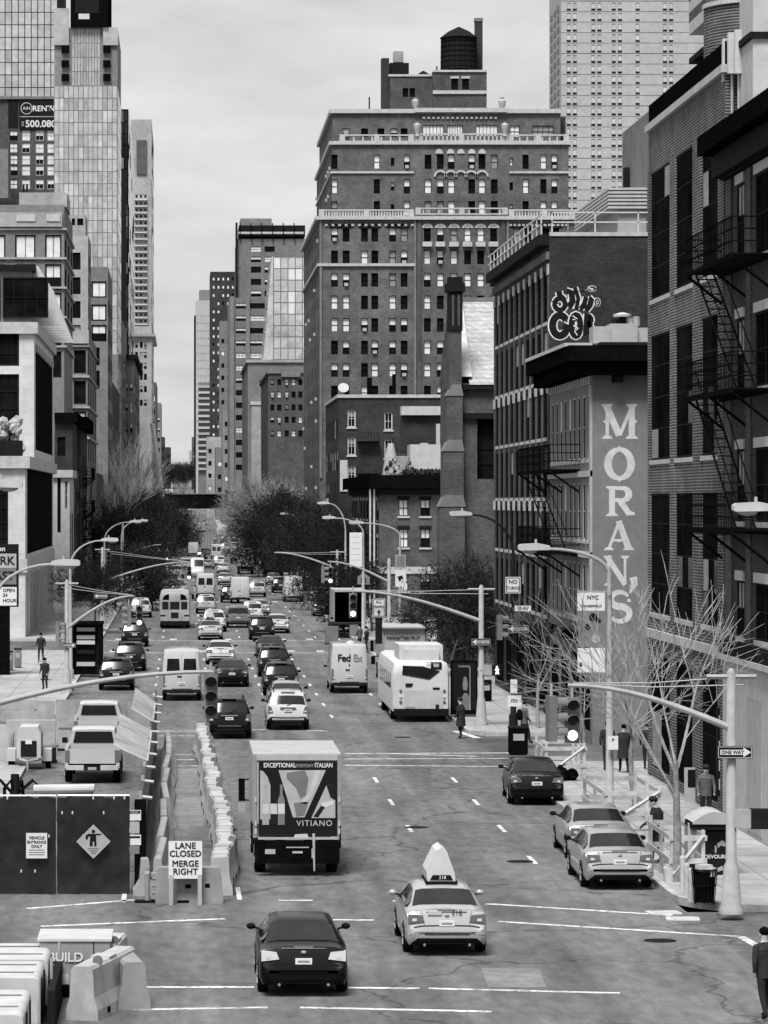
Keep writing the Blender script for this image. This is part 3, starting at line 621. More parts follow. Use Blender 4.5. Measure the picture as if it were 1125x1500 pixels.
for p in ([(250, 440), (300, 470), (250, 480)], [(260, 540), (310, 570), (270, 600), (300, 640)], [(420, 150), (460, 180)], [(440, 230), (480, 270)]): ribbon(q, [gp(*a) for a in p], 12*sc_/7.03, -.022-.0003*p[0][0]/100, 'signw')
q.obj('graffiti', b.root, (0, YG0-b.o.y, 0))
# --- stone and brick church
YC0, YC1 = 210, 228
b = Bld('church', 'dark brick church with pale tiled roof and stepped corner buttress', 17.2, 50, YC0, YC1, 17.4, 'brick_m')
b.pS(699, 612, 726, 702, fm='dark', nx=2, ny=4, d=.5); b.pS(733, 612, 760, 702, fm='dark', nx=2, ny=4, d=.5)
for i in range(2): b.winA(213.5+i*8, 217+i*8, 6, 13, fm='dark', nx=2, ny=5, d=.5)
b.winA(218, 221, .3, 4, fm='dark', nx=2, ny=1, name='door')
b.build()
q = MB(); rid = 23.0; Yr2 = 219
M['tile'] = mat('pale_roof_tile', .3, .8, .22, 3, coords=W, brick=(.5, .3, .75, .12), blot=.2)
q.quad([(17.6-b.o.x, YC0-.4-b.o.y, 17.3), (50-b.o.x, YC0-.4-b.o.y, 17.3), (50-b.o.x, Yr2-b.o.y, rid), (17.6-b.o.x, Yr2-b.o.y, rid)], 'tile'); q.quad([(50-b.o.x, YC1+.4-b.o.y, 17.3), (17.6-b.o.x, YC1+.4-b.o.y, 17.3), (17.6-b.o.x, Yr2-b.o.y, rid), (50-b.o.x, Yr2-b.o.y, rid)], 'tile')
q.box(17.6-b.o.x, 50-b.o.x, Yr2-.15-b.o.y, Yr2+.15-b.o.y, rid-.05, rid+.2, 'stone3'); rf = q.obj('roof', b.root)
q = MB(); q.quad([(0, 0, 17.35), (0, 18, 17.35), (0, 18, 17.8), (0, 9, 23.8), (0, 0, 17.8)][::-1], 'brick_m'); q.quad([(.5, 0, 17.35), (.5, 18, 17.35), (.5, 18, 17.8), (.5, 9, 23.8), (.5, 0, 17.8)], 'brick_m')
for (ya, za), (yb, zb) in (((0, 17.8), (9, 23.8)), ((9, 23.8), (18, 17.8))): q.quad([(-.1, ya, za), (.6, ya, za), (.6, yb, zb), (-.1, yb, zb)], 'stone2'); 
q.obj('gable_wall', b.root, b.loc(17.2, YC0, 0))
b.trim('eaves_cornice', 17.0, 17.3, .35, 'dark', 'S'); b.trim('band_course', 15.2, 15.55, .25, 'dark', 'S')
# corner buttress stepping out downwards, with a pinnacle
q = MB()
for xa, xb, z0_, z1_, yo in ((15.7, 17.25, 0, 9.8, -.9), (15.95, 17.2, 9.8, 13.2, -.7), (16.2, 17.15, 13.2, 16.6, -.5), (16.35, 17.1, 16.6, 20.6, -.4)):
    q.box(xa, xb, yo, 1.2, z0_, z1_, 'brick_m'); q.prism([(xa-.05, z1_), (xb+.05, z1_), (xb-.1, z1_+.7), (xa+.3, z1_+.7)], yo-.05, 1.25, 'stone3')
q.box(16.3, 17.15, -.5, .9, 20.6, 23.0, 'dark'); q.box(16.15, 17.3, -.65, 1.05, 23.0, 23.5, 'dark'); q.box(16.3, 17.15, -.5, .9, 23.5, 23.9, 'dark'); q.box(16.5, 16.62, -.52, -.5, 20.9, 22.8, 'brick_m'); q.box(16.85, 16.97, -.52, -.5, 20.9, 22.8, 'brick_m')
q.xf(lambda p: p-Vector((b.o.x, 0, 0))); q.obj('buttress', b.root, (0, -.2, 0))
q = MB(); q.box(19.2, 20.9, -.6, 0, 0, 12, 'brick_m'); q.prism([(19.1, 12), (21, 12), (20.05, 14.6)], -.65, 0, 'dark'); q.xf(lambda p: p-Vector((b.o.x, 0, 0))); q.obj('gabled_buttress', b.root, (0, -.01, 0))
b.trim('plinth', .1, 2.4, .15, 'stone3', 'S')
# --- three-storey brownstone corner house
YB = 294
b = Bld('townhouse', 'three storey brick corner house with heavy black cornice and roof garden', 16.9, 40, YB, 342, 11.9, 'brick_m')
for y0_, y1_ in ((732, 756), (775, 802), (838, 866)):
    for x0_, x1_ in ((584, 598), (616, 630)): b.pS(x0_, y0_, x1_, y1_, fm='dark', nx=2, ny=2, sill='stone2', lint='dark', blind=random.choice((.5, 1)), bm='blind')
b.fillA(9, [(8.5, 10.2), (5.2, 7.0), (1, 3.6)], .4, lambda: old_win(sill='stone2', lint='stone2')); b.build()
b.trim('cornice', 11.3, 12.4, .9, 'black'); b.trim('frieze', 10.7, 11.29, .3, 'dark'); b.trim('sign_band', 3.9, 4.5, .12, 'stone2')
for x in (16.1, 16.45): b.box('downpipe', x-.07, x+.07, YB-.4, YB-.25, .2, 11.2, 'offw')
b.pbox('roof_bulkhead', 601, 651, 665, 694, YB+3, 4, 'offw'); b.pbox('roof_parapet', 566, 668, 602, 690, YB+5, .3, 'woodg'); b.pbox('dark_parapet', 578, 640, 660, 662, YB+9, 4, 'brick_d'); b.pbox('white_cornice', 588, 595, 660, 608, YB+14, 2, 'offw'); b.pbox('rear_wall', 590, 608, 660, 645, YB+14.5, 4, 'brick_d')
q = MB(); 
for i in range(40): lump(q, (random.uniform(0, 2.3), random.uniform(0, 1.5), random.uniform(0, 1.6)*random.random()), (.2, .2, .26), random.choice(('leaf', 'stone3', 'woodg', 'conc')), 6, 4, .6)
q.obj('roof_planting', b.root, b.loc(PX(568, YB+2), YB+1.5, 12.4))
q = MB(); q.lathe([(.75, 0), (.5, 1.6), (.25, 2.8)], 'cream', 10); q.obj('covered_umbrella', b.root, b.loc(PX(572, YB+4), YB+3.6, 12.4))
q = MB()
for i in range(24): lump(q, (i*.19, random.uniform(-.2, .2), .2), (.2, .3, .28), 'leaf', 7, 4, .6)
q.obj('hedge', b.root, b.loc(PX(592, YB+1), YB+.8, 12.4))
b.box('vent_pipe', 22.4, 22.75, YB+8, YB+8.3, 14, 17, 'steel'); b.box('white_roof_box', 21.0, 21.7, YB+8, YB+8.6, 14.6, 15.3, 'offw')
# --- four-storey brick house with white windows
YH = 371
b = Bld('apartment_house', 'brick apartment house with white framed windows and roof chimneys in front of the terrace block', 16.9, 40, YH, 404, 21.6, 'brick_d')
for y0_, y1_ in ((600, 626), (640, 667), (682, 708)): b.pS(509, y0_, 521, y1_, fm='white', nx=2, ny=2, ft=.13, sill='offw', blind=.4, bm='blindd'); b.pS(563, y0_+4, 575, y1_+4, fm='white', nx=2, ny=2, ft=.13, sill='offw')
b.fillA(6, [(17, 19.2), (13.5, 15.7), (10, 12.2), (6.5, 8.7), (1, 4)], .4, lambda: old_win()); b.build(); b.trim('coping', 21.4, 21.75, .15, 'stone2')
b.pbox('chimney', 538, 553, 545, 580, YH+4, .8, 'black'); b.pbox('chimney', 575, 548, 580, 580, YH+4, .8, 'black'); b.pbox('pale_panel', 498, 674, 509, 720, YH-.15, .14, 'offw')
q = MB(); q.lathe([(.05, 0), (.55, .18), (.6, .26)], 'offw', 14); q.xf(lambda p: Matrix.Rotation(R(60), 3, 'X') @ p); q.tube([(0, 0, 0), (0, .2, -.7)], .05, 'grey', 6); q.obj('satellite_dish', b.root, b.loc(PX(503, YH+1), YH+1, 22.4))
for z in (17.0, 13.5): 
    q = MB(); q.box(0, 2.4, -1, 0, 0, .08, 'iron')
    for i in range(9): q.box(i*.3-.02, i*.3+.02, -1, -.97, 0, 1, 'iron')
    q.box(0, 2.4, -1, -.96, .96, 1.0, 'iron'); q.obj('fire_escape_balcony', b.root, b.loc(PX(523, YH), YH, z-.4))
M['curtain2'] = mat('pale_curtain_glass', .35, .25, .25, .6, spec=.5, coords=W)
# --- the great brick terrace block
YT = 443; XT = 17.7
b = Bld('terrace_tower', 'massive brick apartment block with white balustraded setbacks and a rooftop water tank', XT, 62, YT, 500, PZ(318, YT), 'brick_lt')
T_ = b.root
def tw(**k):
    k.setdefault('d', .25); return vary((5, dict(fm='black', nx=1, ny=2, **k)), (2.4, dict(fm='black', nx=1, ny=2, blind=1, **k)), (2, dict(fm='black', nx=1, ny=2, blind=.5, **k)), (1.2, dict(fm='black', nx=1, ny=2, blind=.5, ac=1, **k)), (1, dict(fm='black', nx=1, ny=2, blind=1, bm='blindd', **k)))
LB = (490, 507, 534, 549, 575, 592); CB = (626, 645, 665, 685, 704, 723); RB = (757, 773, 800, 814)
ys = [377]+[410+33*i for i in range(10)]
b.gridS(LB+RB, [344], 10, 20, lambda: tw(arch='bglass')); b.gridS(CB, [344], 10, 20, lambda: tw(arch='stone2', sill='stone2'))
for yy in ys: b.gridS(LB+RB, [yy], 10, 20, tw); b.gridS(CB, [yy], 10, 20, lambda: tw())
b.fillA(11, [(PZ(y+10, YT), PZ(y-10, YT)) for y in [344]+ys], .3, tw)
b.build()
b.trim('belt_course', PZ(390, YT), PZ(386, YT), .3, 'stone2', x1=PX(608, YT)); b.trim('cornice', PZ(322, YT), PZ(317, YT), .5, 'stone2')
for xa in (470, 608, 744, 832): b.pbox('quoin_strip', xa-1.6, 322, xa+1.6, 700, YT-.25, .24, 'stone3')
b.pbox('center_bay_panel', 612, 322, 617, 640, YT-.2, .19, 'brick_m'); b.pbox('center_bay_panel', 735, 322, 740, 640, YT-.2, .19, 'brick_m')
for x in CB: b.pbox('window_balconette', x-7, 355, x+7, 361, YT-.6, .58, 'stone2')
for xa, xb in ((478, 604), (748, 830)):
    for i in range(14): x = xa+(xb-xa)*i/13; b.pbox('corbel', x-2, 328, x+2, 331, YT-.2, .19, 'stone2')
b.balustrade(PZ(318, YT), 1.0, YT+.2, XT, PX(606, YT), n=34); b.balustrade(PZ(318, YT), 1.0, YT+.2, PX(746, YT), PX(850, YT), n=24); b.balustrade(PZ(318, YT)+.3, .9, YT-.1, PX(609, YT), PX(743, YT), n=6)
# upper setback
Y2 = YT+3
c = Bld('', '', PX(486, Y2), PX(833, Y2), Y2, 496, PZ(208, Y2), 'brick_lt', root=T_, z0=PZ(318, YT), part='upper_wall')
for yc in (237, 273, 305): c.gridS((490, 552, 596), [yc], 9, 21, tw); c.gridS((575,), [yc], 5, 12, tw); c.gridS((627, 645, 661, 691, 706, 724), [yc], 10, 21, tw); c.gridS((749,), [yc], 5, 12, tw); c.gridS((770, 796, 812), [yc], 9, 21, tw)
c.fillA(9, [(PZ(y+10, Y2), PZ(y-10, Y2)) for y in (237, 273, 305)], .3, tw); c.build()
c.trim('cornice', PZ(212, Y2), PZ(207, Y2), .35, 'stone2'); c.trim('dentil_band', PZ(254, Y2), PZ(251, Y2), .2, 'stone2', x1=PX(606, Y2)); c.trim('dentil_band', PZ(254, Y2), PZ(251, Y2), .2, 'stone2', 'S', x0=PX(746, Y2))
for x in (645, 660, 675, 690, 706): 
    q = MB(); P = arc(0, 0, .62, .62, 0, 180, 10); 
    for (x0_, z0_), (x1_, z1_) in zip(P, P[1:]): q.prism([(x0_, z0_), (x0_*1.4, z0_*1.4), (x1_*1.4, z1_*1.4), (x1_, z1_)], -.25, -.01, 'stone2')
    q.obj('blind_arch', T_, c.loc(PX(x, Y2), Y2, PZ(259, Y2)))
for x in (643, 660, 675, 691, 706):
    q = MB(); q.prism(arc(0, 0, .5, .6, 0, 180, 8), -.15, -.01, 'stone2'); q.obj('window_hood', T_, c.loc(PX(x, Y2), Y2, PZ(225, Y2)))
c.balustrade(PZ(208, Y2), 1.0, Y2+.2, PX(498, Y2), PX(606, Y2), 'stone2', 8, 'parapet'); c.balustrade(PZ(208, Y2), 1.1, Y2-.1, PX(609, Y2), PX(743, Y2), 'stone2', 22); c.balustrade(PZ(208, Y2), 1.0, Y2+.2, PX(745, Y2), PX(833, Y2), 'stone2', 8, 'parapet')
for x in (611, 739):
    for yy in (200, 160):
        q = MB(); q.lathe([(.3, 0), (.22, .5), (.45, .9), (.5, 1.5), (.2, 1.7), (.3, 1.9)], 'stone2', 10); q.obj('stone_finial', T_, c.loc(PX(x, Y2), Y2-.3 if yy > 165 else YT+6.3, PZ(yy, Y2)), smooth=True)
# top storey
Y3 = YT+6
e = Bld('', '', PX(487, Y3), PX(821, Y3), Y3, 492, PZ(162, Y3), 'brick_lt', root=T_, z0=PZ(208, Y2), part='top_wall')
for x in (507, 534, 558, 577, 592): e.pS(x-5, 188, x+5, 201, **tw())
for x0_, x1_ in ((619, 650), (655, 678), (697, 729)): e.pS(x0_, 183, x1_, 200, fm='black', nx=6, ny=1, blind=1)
e.pS(747, 184, 761, 201, fm='black', nx=2, ny=2, blind=1); e.pS(780, 184, 811, 201, fm='black', nx=4, ny=2, blind=1, bm='blindd'); e.build()
e.trim('cornice', PZ(166, Y3), PZ(160, Y3), .4, 'stone2'); e.pbox('center_parapet', 608, 158, 743, 164, Y3-.6, .5, 'stone2')
for i in range(16): e.pbox('corbel', 619+i*7, 171, 623+i*7, 174, Y3-.2, .19, 'stone2')
e.box('elevator_bulkhead', PX(820, Y3)+.2, PX(830, Y3), Y3+1, Y3+8, PZ(201, Y3), PZ(170, Y3), 'brick_d')
# penthouse blocks
Y4 = YT+14
f = Bld('', '', PX(571, Y4), PX(633, Y4), Y4, Y4+14, PZ(110, Y4), 'brick_m', root=T_, z0=PZ(162, Y3)-.1, part='penthouse_wall')
for x in (594, 604): f.pS(x-4, 129, x+4, 142, **tw()); 
f.build(); f.trim('coping', PZ(112, Y4), PZ(110, Y4)+.1, .15, 'stone2')
g = Bld('', '', PX(633, Y4)+.01, PX(712, Y4), Y4-1, Y4+14, PZ(106, Y4), 'brick_m', root=T_, z0=PZ(162, Y3)-.1, part='penthouse_wall')
for x in (666, 682): g.pS(x-5, 115, x+5, 131, **tw(lint='stone2'))
g.build(); g.trim('coping', PZ(107, Y4), PZ(104, Y4), .2, 'stone2', 'S'); g.trim('band_course', PZ(139, Y4), PZ(134, Y4), .2, 'stone2', 'S')
g.pbox('chimney', 559, 85, 570, 158, Y4+1, 2, 'brick_d'); g.pbox('bulkhead', 571, 92, 599, 111, Y4+3, 5, 'dark'); g.pbox('pale_roof_tank', 577, 75, 591, 91, Y4+5, 2, 'conc'); g.pbox('tall_chimney', 696, 26, 707, 106, Y4+5, 1.2, 'brick_d'); g.pbox('chimney_cap', 695.5, 26, 707.5, 31, Y4+4.9, 1.4, 'stone3')
q = MB(); q.lathe([(2.0, 0), (.1, 1.2)], 'dark', 4); q.obj('hip_roof', T_, g.loc(PX(624, Y4), Y4+5, PZ(110, Y4)))
tank(g, PX(672, Y4+3), Y4+3, PZ(103, Y4+3), 26.5*(Y4+3)/5000, 47*(Y4+3)/5000)
g.pbox('flue_pipe', 540, 142, 542, 160, Y4-4, .2, 'dark'); g.pbox('flue_pipe', 639, 97, 641, 106, Y4, .2, 'dark')
# lower wing seen left of the tower, stepping down along the avenue
for (xa, ya, xb, yb, mm) in ((459, 200, 470, 330, 'brick_lt'), (449, 280, 459, 400, 'brick_lt')):
    pass
# --- pale slab tower behind
YS = 900
b = Bld('slab_tower', 'tall pale brick tower with tiny paired windows rising behind the brick terrace', PX(822, YS), PX(1012, YS)+40, YS, 929, 152, 'pale', 'R')
b.cat = 0
for i in range(30):
    y = 4+15.35*i
    for xg in (833, 869, 899, 934, 974):
        for k_ in ((0, 9) if xg != 934 else (0, 0.01)):
            if k_ == .01: continue
            b.pS(xg+k_-3, y, xg+k_+3, y+8.2, fm='cream', nx=1, ny=1, pane='glassl', ft=.15, d=.15)
b.build()
q = MB()
for i in range(30):
    y = 4+15.35*i
    for xg in (833, 869, 899, 934, 974):
        for k_ in ((0, 9) if xg != 934 else (0,)): q.box(PX(xg+k_-3, YS)-b.o.x, PX(xg+k_+3, YS)-b.o.x, -.06, -.004, PZ(y+11.4, YS), PZ(y+8.6, YS), 'dark')
stuff(q.obj('vent_grilles', b.root))
q = MB()
for i in range(31): z = PZ(15.35*i+1, YS); q.box(b.X0-b.o.x, b.X1-b.o.x, -.08, -.004, z-.08, z+.03, 'conc' if i % 5 else 'concd')
for i in range(31):
    z = PZ(15.35*i+4, YS)
    for k_ in range(3): q.box(b.X0-b.o.x-.1, b.X0-b.o.x-.01, 4+8*k_, 9+8*k_, z-1.6, z, 'concd')
stuff(q.obj('floor_bands', b.root))
# --- striped balcony tower at the top right
YK = 150
b = Bld('balcony_block', 'modern block with pale and dark striped cladding overhanging above the factory roof', PX(1019, YK), 60, YK, 175, 29, 'stone3')
b.build(); zt = PZ(28, YK)
q = MB(); x0_, x1_ = PX(1035, YK)-b.o.x, 12
for i, (z, m_) in enumerate(((zt, 'offw'), (zt+.55, 'brick_m'), (zt+1.0, 'offw'), (zt+1.5, 'brick_d'), (zt+2.0, 'offw'), (zt+2.6, 'brick_m'), (zt+3.2, 'offw'))): q.box(x0_-.002*i, x1_+.002*i, -.002*i, 5.2, z, z+.55, m_)
q.obj('striped_upper_floors', b.root)
for i, yy in enumerate((73, 92, 110)):
    b.box('balcony_slab', PX(1024, YK), 40, YK-1, YK+3, PZ(yy, YK)-.25, PZ(yy, YK), 'dark')
    for k_ in range(3): X = PX(1027+k_*6, YK); b.box('window', X, X+.12, YK-.06, YK-.01, PZ(yy+9, YK), PZ(yy+2, YK), 'glassl')
# ================================================================ centre distance, right of the avenue
def ow(): return vary((3, dict(fm='dark', nx=3, ny=2)), (2, dict(fm='dark', nx=3, ny=2, blind=.5)), (1, dict(fm='dark', nx=3, ny=2, blind=1)))
Yc = 640
b = Bld('corner_block', 'low brown brick apartment block with paired windows beside the pale blank wall', PX(393, Yc), PX(470, Yc), Yc, 700, PZ(545, Yc), 'brick_m')
for y in (560, 578, 597, 615, 635): b.gridS((399, 409, 420, 430, 440), [y], 6, 9, lambda: old_win())
b.build(); b.trim('coping', PZ(547, Yc), PZ(544, Yc), .3, 'stone3'); b.pbox('roof_bulkhead', 412, 540, 440, 552, Yc-.5, 4, 'stone3')
Yc = 720
b = Bld('blank_wall_block', 'pale blank walled block with one small dark window', PX(363, Yc), PX(470, Yc), Yc, 790, PZ(527, Yc), 'concd')
b.pS(380, 556, 388, 566, fm='black', nx=1, ny=1); b.pS(373, 640, 378, 660, fm='black', nx=1, ny=1); b.build(); b.trim('coping', PZ(531, Yc), PZ(527, Yc), .4, 'conc'); b.pbox('lower_wing', 368, 590, 391, 730, Yc-8, 7.9, 'conc'); b.pbox('lower_wing_coping', 367, 588, 391.5, 593, Yc-8.2, 8, 'offw')
Yc = 830
b = Bld('glass_sail_building', 'bright faceted glass building with a sloping edge behind the pale blank block', PX(400, Yc), PX(475, Yc), Yc, 870, PZ(376, Yc), 'stone3')
b.build(); curtain(b, 'S', 7, 11, .1, b.X1-b.X0, PZ(560, Yc), PZ(377, Yc), ['glassl', 'offw', 'curtain2', 'glassl', 'blind'], .22)
q = MB(); q.prism([(PX(383, Yc)-b.o.x, PZ(560, Yc)), (PX(400, Yc)-b.o.x, PZ(560, Yc)), (PX(400, Yc)-b.o.x, PZ(376, Yc)), (PX(398, Yc)-b.o.x, PZ(376, Yc))], -.1, 30, 'glassl'); q.obj('sloping_glass_flank', b.root)
Yc = 960
b = Bld('banded_office', 'stepped office building with banded windows and a black plant frame on its roof', PX(336, Yc), PX(400, Yc), Yc, 1000, PZ(436, Yc), 'stone3')
b.gridS((353,), [448+18.2*i for i in range(14)], 15, 8, ow); b.gridS((377,), [448+18.2*i for i in range(14)], 22, 8, ow); b.build()
for x in (340, 363, 391): b.pbox('pier', x-3, 434, x+3, 720, Yc-.6, .58, 'concd')
c = Bld('', '', PX(348, Yc), PX(452, Yc), Yc+12, 1010, PZ(345, Yc), 'stone3', root=b.root, part='upper_wall'); c.gridS((375, 395), [395, 413, 430], 15, 9, ow); c.gridS((375, 395), [365, 380], 15, 8, ow); c.build()
c.pbox('black_plant_floor', 350, 330, 447, 346, Yc+12.5, 20, 'dark'); c.pbox('plant_room', 352, 320, 398, 331, Yc+14, 15, 'concd'); c.pbox('construction_hoist', 345, 326, 348, 440, Yc+11, 2, 'dark')
q = MB()
for i in range(6): q.box(PX(352+16*i, Yc)-b.o.x, PX(353.5+16*i, Yc)-b.o.x, 11, 11.9, PZ(346, Yc), PZ(322, Yc), 'iron')
q.box(PX(350, Yc)-b.o.x, PX(447, Yc)-b.o.x, 11, 11.9, PZ(338, Yc), PZ(335, Yc), 'offw'); q.obj('plant_frame', b.root)
Yc = 1500
b = Bld('dark_tower', 'dark far apartment tower with small pale windows behind the banded office', PX(308, Yc), PX(352, Yc), Yc, 1540, PZ(398, Yc)-gz(Yc), 'brick_d')
b.z0 = -5
for i in range(22):
    for x in (313, 320, 327, 334, 341): 
        if random.random() < .8: b.winS(PX(x-1.6, Yc), PX(x+1.6, Yc), PZ(406+12*i+5, Yc)-gz(Yc), PZ(406+12*i, Yc)-gz(Yc), fm='dark', nx=1, ny=1, blind=random.choice((0, 1, 1)), ft=.1)
b.build()
Yc = 2100
b = Bld('pale_far_tower', 'pale slim tower closing the view far up the avenue', PX(287, Yc), PX(309, Yc), Yc, 2160, PZ(440, Yc)-gz(Yc), 'pale'); b.z0 = -8
for i in range(20): b.gridS((292, 298, 304), [], 2, 4, dk)
for i in range(20):
    for x in (290, 295, 300, 305): b.winS(PX(x-1, Yc), PX(x+1, Yc), PZ(462+11*i+4, Yc)-gz(Yc), PZ(462+11*i, Yc)-gz(Yc), fm='cream', nx=1, ny=1, pane='glassl', ft=.2, d=.3)
b.build(); b.box('crown', PX(292, Yc), PX(307, Yc), Yc+5, Yc+40, PZ(440, Yc)-gz(Yc), PZ(424, Yc)-gz(Yc), 'concd'); b.box('dark_edge', PX(284.5, Yc), PX(286.8, Yc), Yc, Yc+50, -8, PZ(462, Yc)-gz(Yc), 'dark')
Yc = 1750
b = Bld('balcony_tower', 'far mid rise tower striped with pale balconies', PX(291, Yc), PX(309, Yc), Yc, 1790, PZ(560, Yc)-gz(Yc), 'stone3'); b.z0 = -8; b.build()
for i in range(15):
    z = PZ(568+8.6*i, Yc)-gz(Yc); b.box('balcony', PX(290, Yc), PX(308, Yc), Yc-1.5, Yc-.02, z, z+1.1, 'offw' if i % 2 else 'cream')
for i, (xa, xb, ya, Yc, m_) in enumerate(((277, 284, 660, 2500, 'conc'), (281, 290, 640, 2300, 'brick_m'), (303, 316, 640, 1380, 'conc'), (316, 326, 655, 1330, 'stone3'), (326, 336, 600, 1250, 'concd'), (322, 334, 470, 1400, 'stone3'))):
    b = Bld('far_building', ('pale stepped building at the far end of the avenue', 'narrow brown far building below the pale tower', 'small pale building at the foot of the dark tower', 'low grey building in front of the dark tower', 'grey slab by the foot of the banded office', 'grey slab between the dark tower and the banded office')[i], PX(xa, Yc), PX(xb, Yc)+4, Yc, Yc+40, PZ(ya, Yc)-gz(Yc), m_); b.z0 = -8
    n = max(2, int((xb-xa)/3.5))
    b.fillS(n, [(z, z+1.8) for z in range(6, int(b.H)-4, 5)], .5, lambda: dict(fm='dark', nx=1, ny=1, blind=random.choice((0, 0, 1)), ft=.1)); b.build()
# ================================================================ left-hand side
# --- pale stone corner building
YL = 251
b = Bld('stone_corner_building', 'pale stone corner building with steel windows and black louvred flank', -40, WL, YL, 305, PZ(668, YL), 'stone', 'L')
for ya, yb in ((702, 830), (850, 940)): b.pS(-30, ya, 12, yb, fm='dark', nx=4, ny=6, ft=.12)
YA0, YA1 = 254, 303
M['louv'] = mat('black_louvre', .012, .8, .5, 2, stretch=(1, 1, .1), coords=W, spec=0)
b.winA(YA0, YA1, .3, 4.6, fm='dark', nx=12, ny=2, d=.4, name='shopfront', ft=.15, bar=.3); b.winA(YA0, YA1, 6.2, 12.9, fm='black', nx=22, ny=1, pane='louv', d=.25, name='louvred_bay'); b.build()
b.trim('cornice', PZ(668, YL)-.9, PZ(668, YL)-.01, .35, 'stone2'); b.trim('string_course', 4.9, 5.9, .15, 'stone2')
for i in range(12): Y = 254+i*4.2; b.box('shopfront_pier', WL+.005, WL+.2, Y, Y+.5, .2, 4.7, 'stone')
YU = 266
c = Bld('', '', -40, WL, YU, 305, PZ(472, YU), 'stone', 'L', z0=PZ(668, YL), root=b.root, part='upper_wall')
c.pS(-30, 482, 28, 536, fm='dark', nx=6, ny=3, ft=.15); c.pS(-30, 548, 28, 650, fm='dark', nx=6, ny=4, ft=.15); c.winA(268.5, 303.5, 14.2, 22.4, fm='black', nx=18, ny=1, pane='louv', d=.25, name='louvred_bay'); c.build()
c.trim('cornice', PZ(472, YU)-.9, PZ(472, YU), .3, 'stone2')
for i in range(10): Y = 269+i*3.5; c.box('louvre_bracket', WL+.01, WL+.18, Y, Y+1.4, 21.9, 22.5, 'stone2')
YV = 269
q = MB(); zt = PZ(472, YU); z2 = PZ(388, YV); xr = PX(46, YV)
q.box(-40-b.o.x, xr-b.o.x, YV-b.o.y, 303-b.o.y, zt, z2, 'stone3'); q.obj('attic_storey', b.root)
c.box('attic_roof_rim', -40, xr+.3, YV-.3, 303.2, z2-.5, z2, 'dark')
for i in range(8): Y = 270.5+i*4.2; q = MB(); q.prism([(0, zt), (PX(78, 280)-xr+1.0, zt), (.5, z2), (0, z2)], 0, .5, 'stone'); q.obj('attic_fin', b.root, c.loc(xr+.01, Y, 0))
W_ = win_mesh(3.6, 3.2, 'dark', 4, 2, ft=.12)
for x in (-18, -14.2): link('window', W_, b.root, c.loc(x, YV-.31, zt+.5))
q = MB()
for i in range(46): lump(q, (random.choice((.5, 1.7, 2.9))+random.uniform(-.35, .35), random.uniform(0, .6), random.uniform(.2, 3.0)), (.34, .3, .4), random.choice(('cream', 'conc')), 8, 5, .25)
q.obj('wrapped_shrubs', b.root, c.loc(PX(-30, 258), 256, PZ(668, YL)))
q = MB(); q.box(-6, .0, 0, 1.2, 0, 1.2, 'dark'); q.obj('terrace_planter', b.root, c.loc(PX(33, 255), 254.2, PZ(668, YL)))
# --- modern residential building behind
YR_ = 340; XR_ = PX(94, YR_)
b = Bld('residential_block', 'modern concrete and glass residential block with wide bright windows and roof terrace', -50, XR_, YR_, 366, PZ(300, YR_), 'concd', 'L')
for y in (362, 405, 447, 490, 533): 
    b.pS(22, y-18, 52, y+20, fm='dark', nx=2, ny=1, pane='glass', blind=random.choice((1, .7)), ft=.15); b.pS(66, y-18, 90, y+20, fm='dark', nx=2, ny=1, blind=random.choice((1, .5, 0)), bm='blind', ft=.15); b.pS(-20, y-18, 8, y+20, fm='dark', nx=2, ny=1, blind=1, ft=.15)
b.fillA(3, [(PZ(y+18, YR_), PZ(y-16, YR_)) for y in (362, 405, 447)], .5, lambda: dict(fm='dark', nx=1, ny=1)); b.build()
for y in (335, 378, 421, 464, 507): b.trim('floor_slab', PZ(y+2, YR_), PZ(y-1, YR_), .25, 'conc')
b.pbox('roof_terrace_wall', -40, 311, 91, 332, YR_-.4, .3, 'conc'); b.pbox('penthouse', 28, 282, 98, 303, YR_+2, 10, 'conc'); b.pbox('flue', 33, 270, 36, 283, YR_+3, .3, 'dark'); b.pbox('flue', 38, 270, 41, 283, YR_+3, .3, 'dark')
for xa, xb in ((24, 52), (68, 88)): b.pbox('terrace_glass', xa, 314, xb, 324, YR_-.5, .08, 'offw')
YR3 = 385; X3 = PX(128, YR3)
c = Bld('', '', PX(80, YR3), X3, YR3, 425, PZ(485, YR3), 'concd', 'L', root=b.root, part='lower_wing_wall')
for y in (530, 575, 620): c.pS(108, y-17, 126, y+17, fm='dark', nx=2, ny=1, blind=random.choice((0, .5)), ft=.15)
c.fillA(4, [(PZ(y+16, YR3), PZ(y-16, YR3)) for y in (530, 575, 620, 660)], .3, lambda: dict(fm='dark', nx=1, ny=1)); c.build()
for y in (506, 551, 596, 641): c.trim('floor_slab', PZ(y+2, YR3), PZ(y-1, YR3), .25, 'conc')
c.pbox('terrace_parapet', 90, 484, 130, 503, YR3-.4, .4, 'conc')
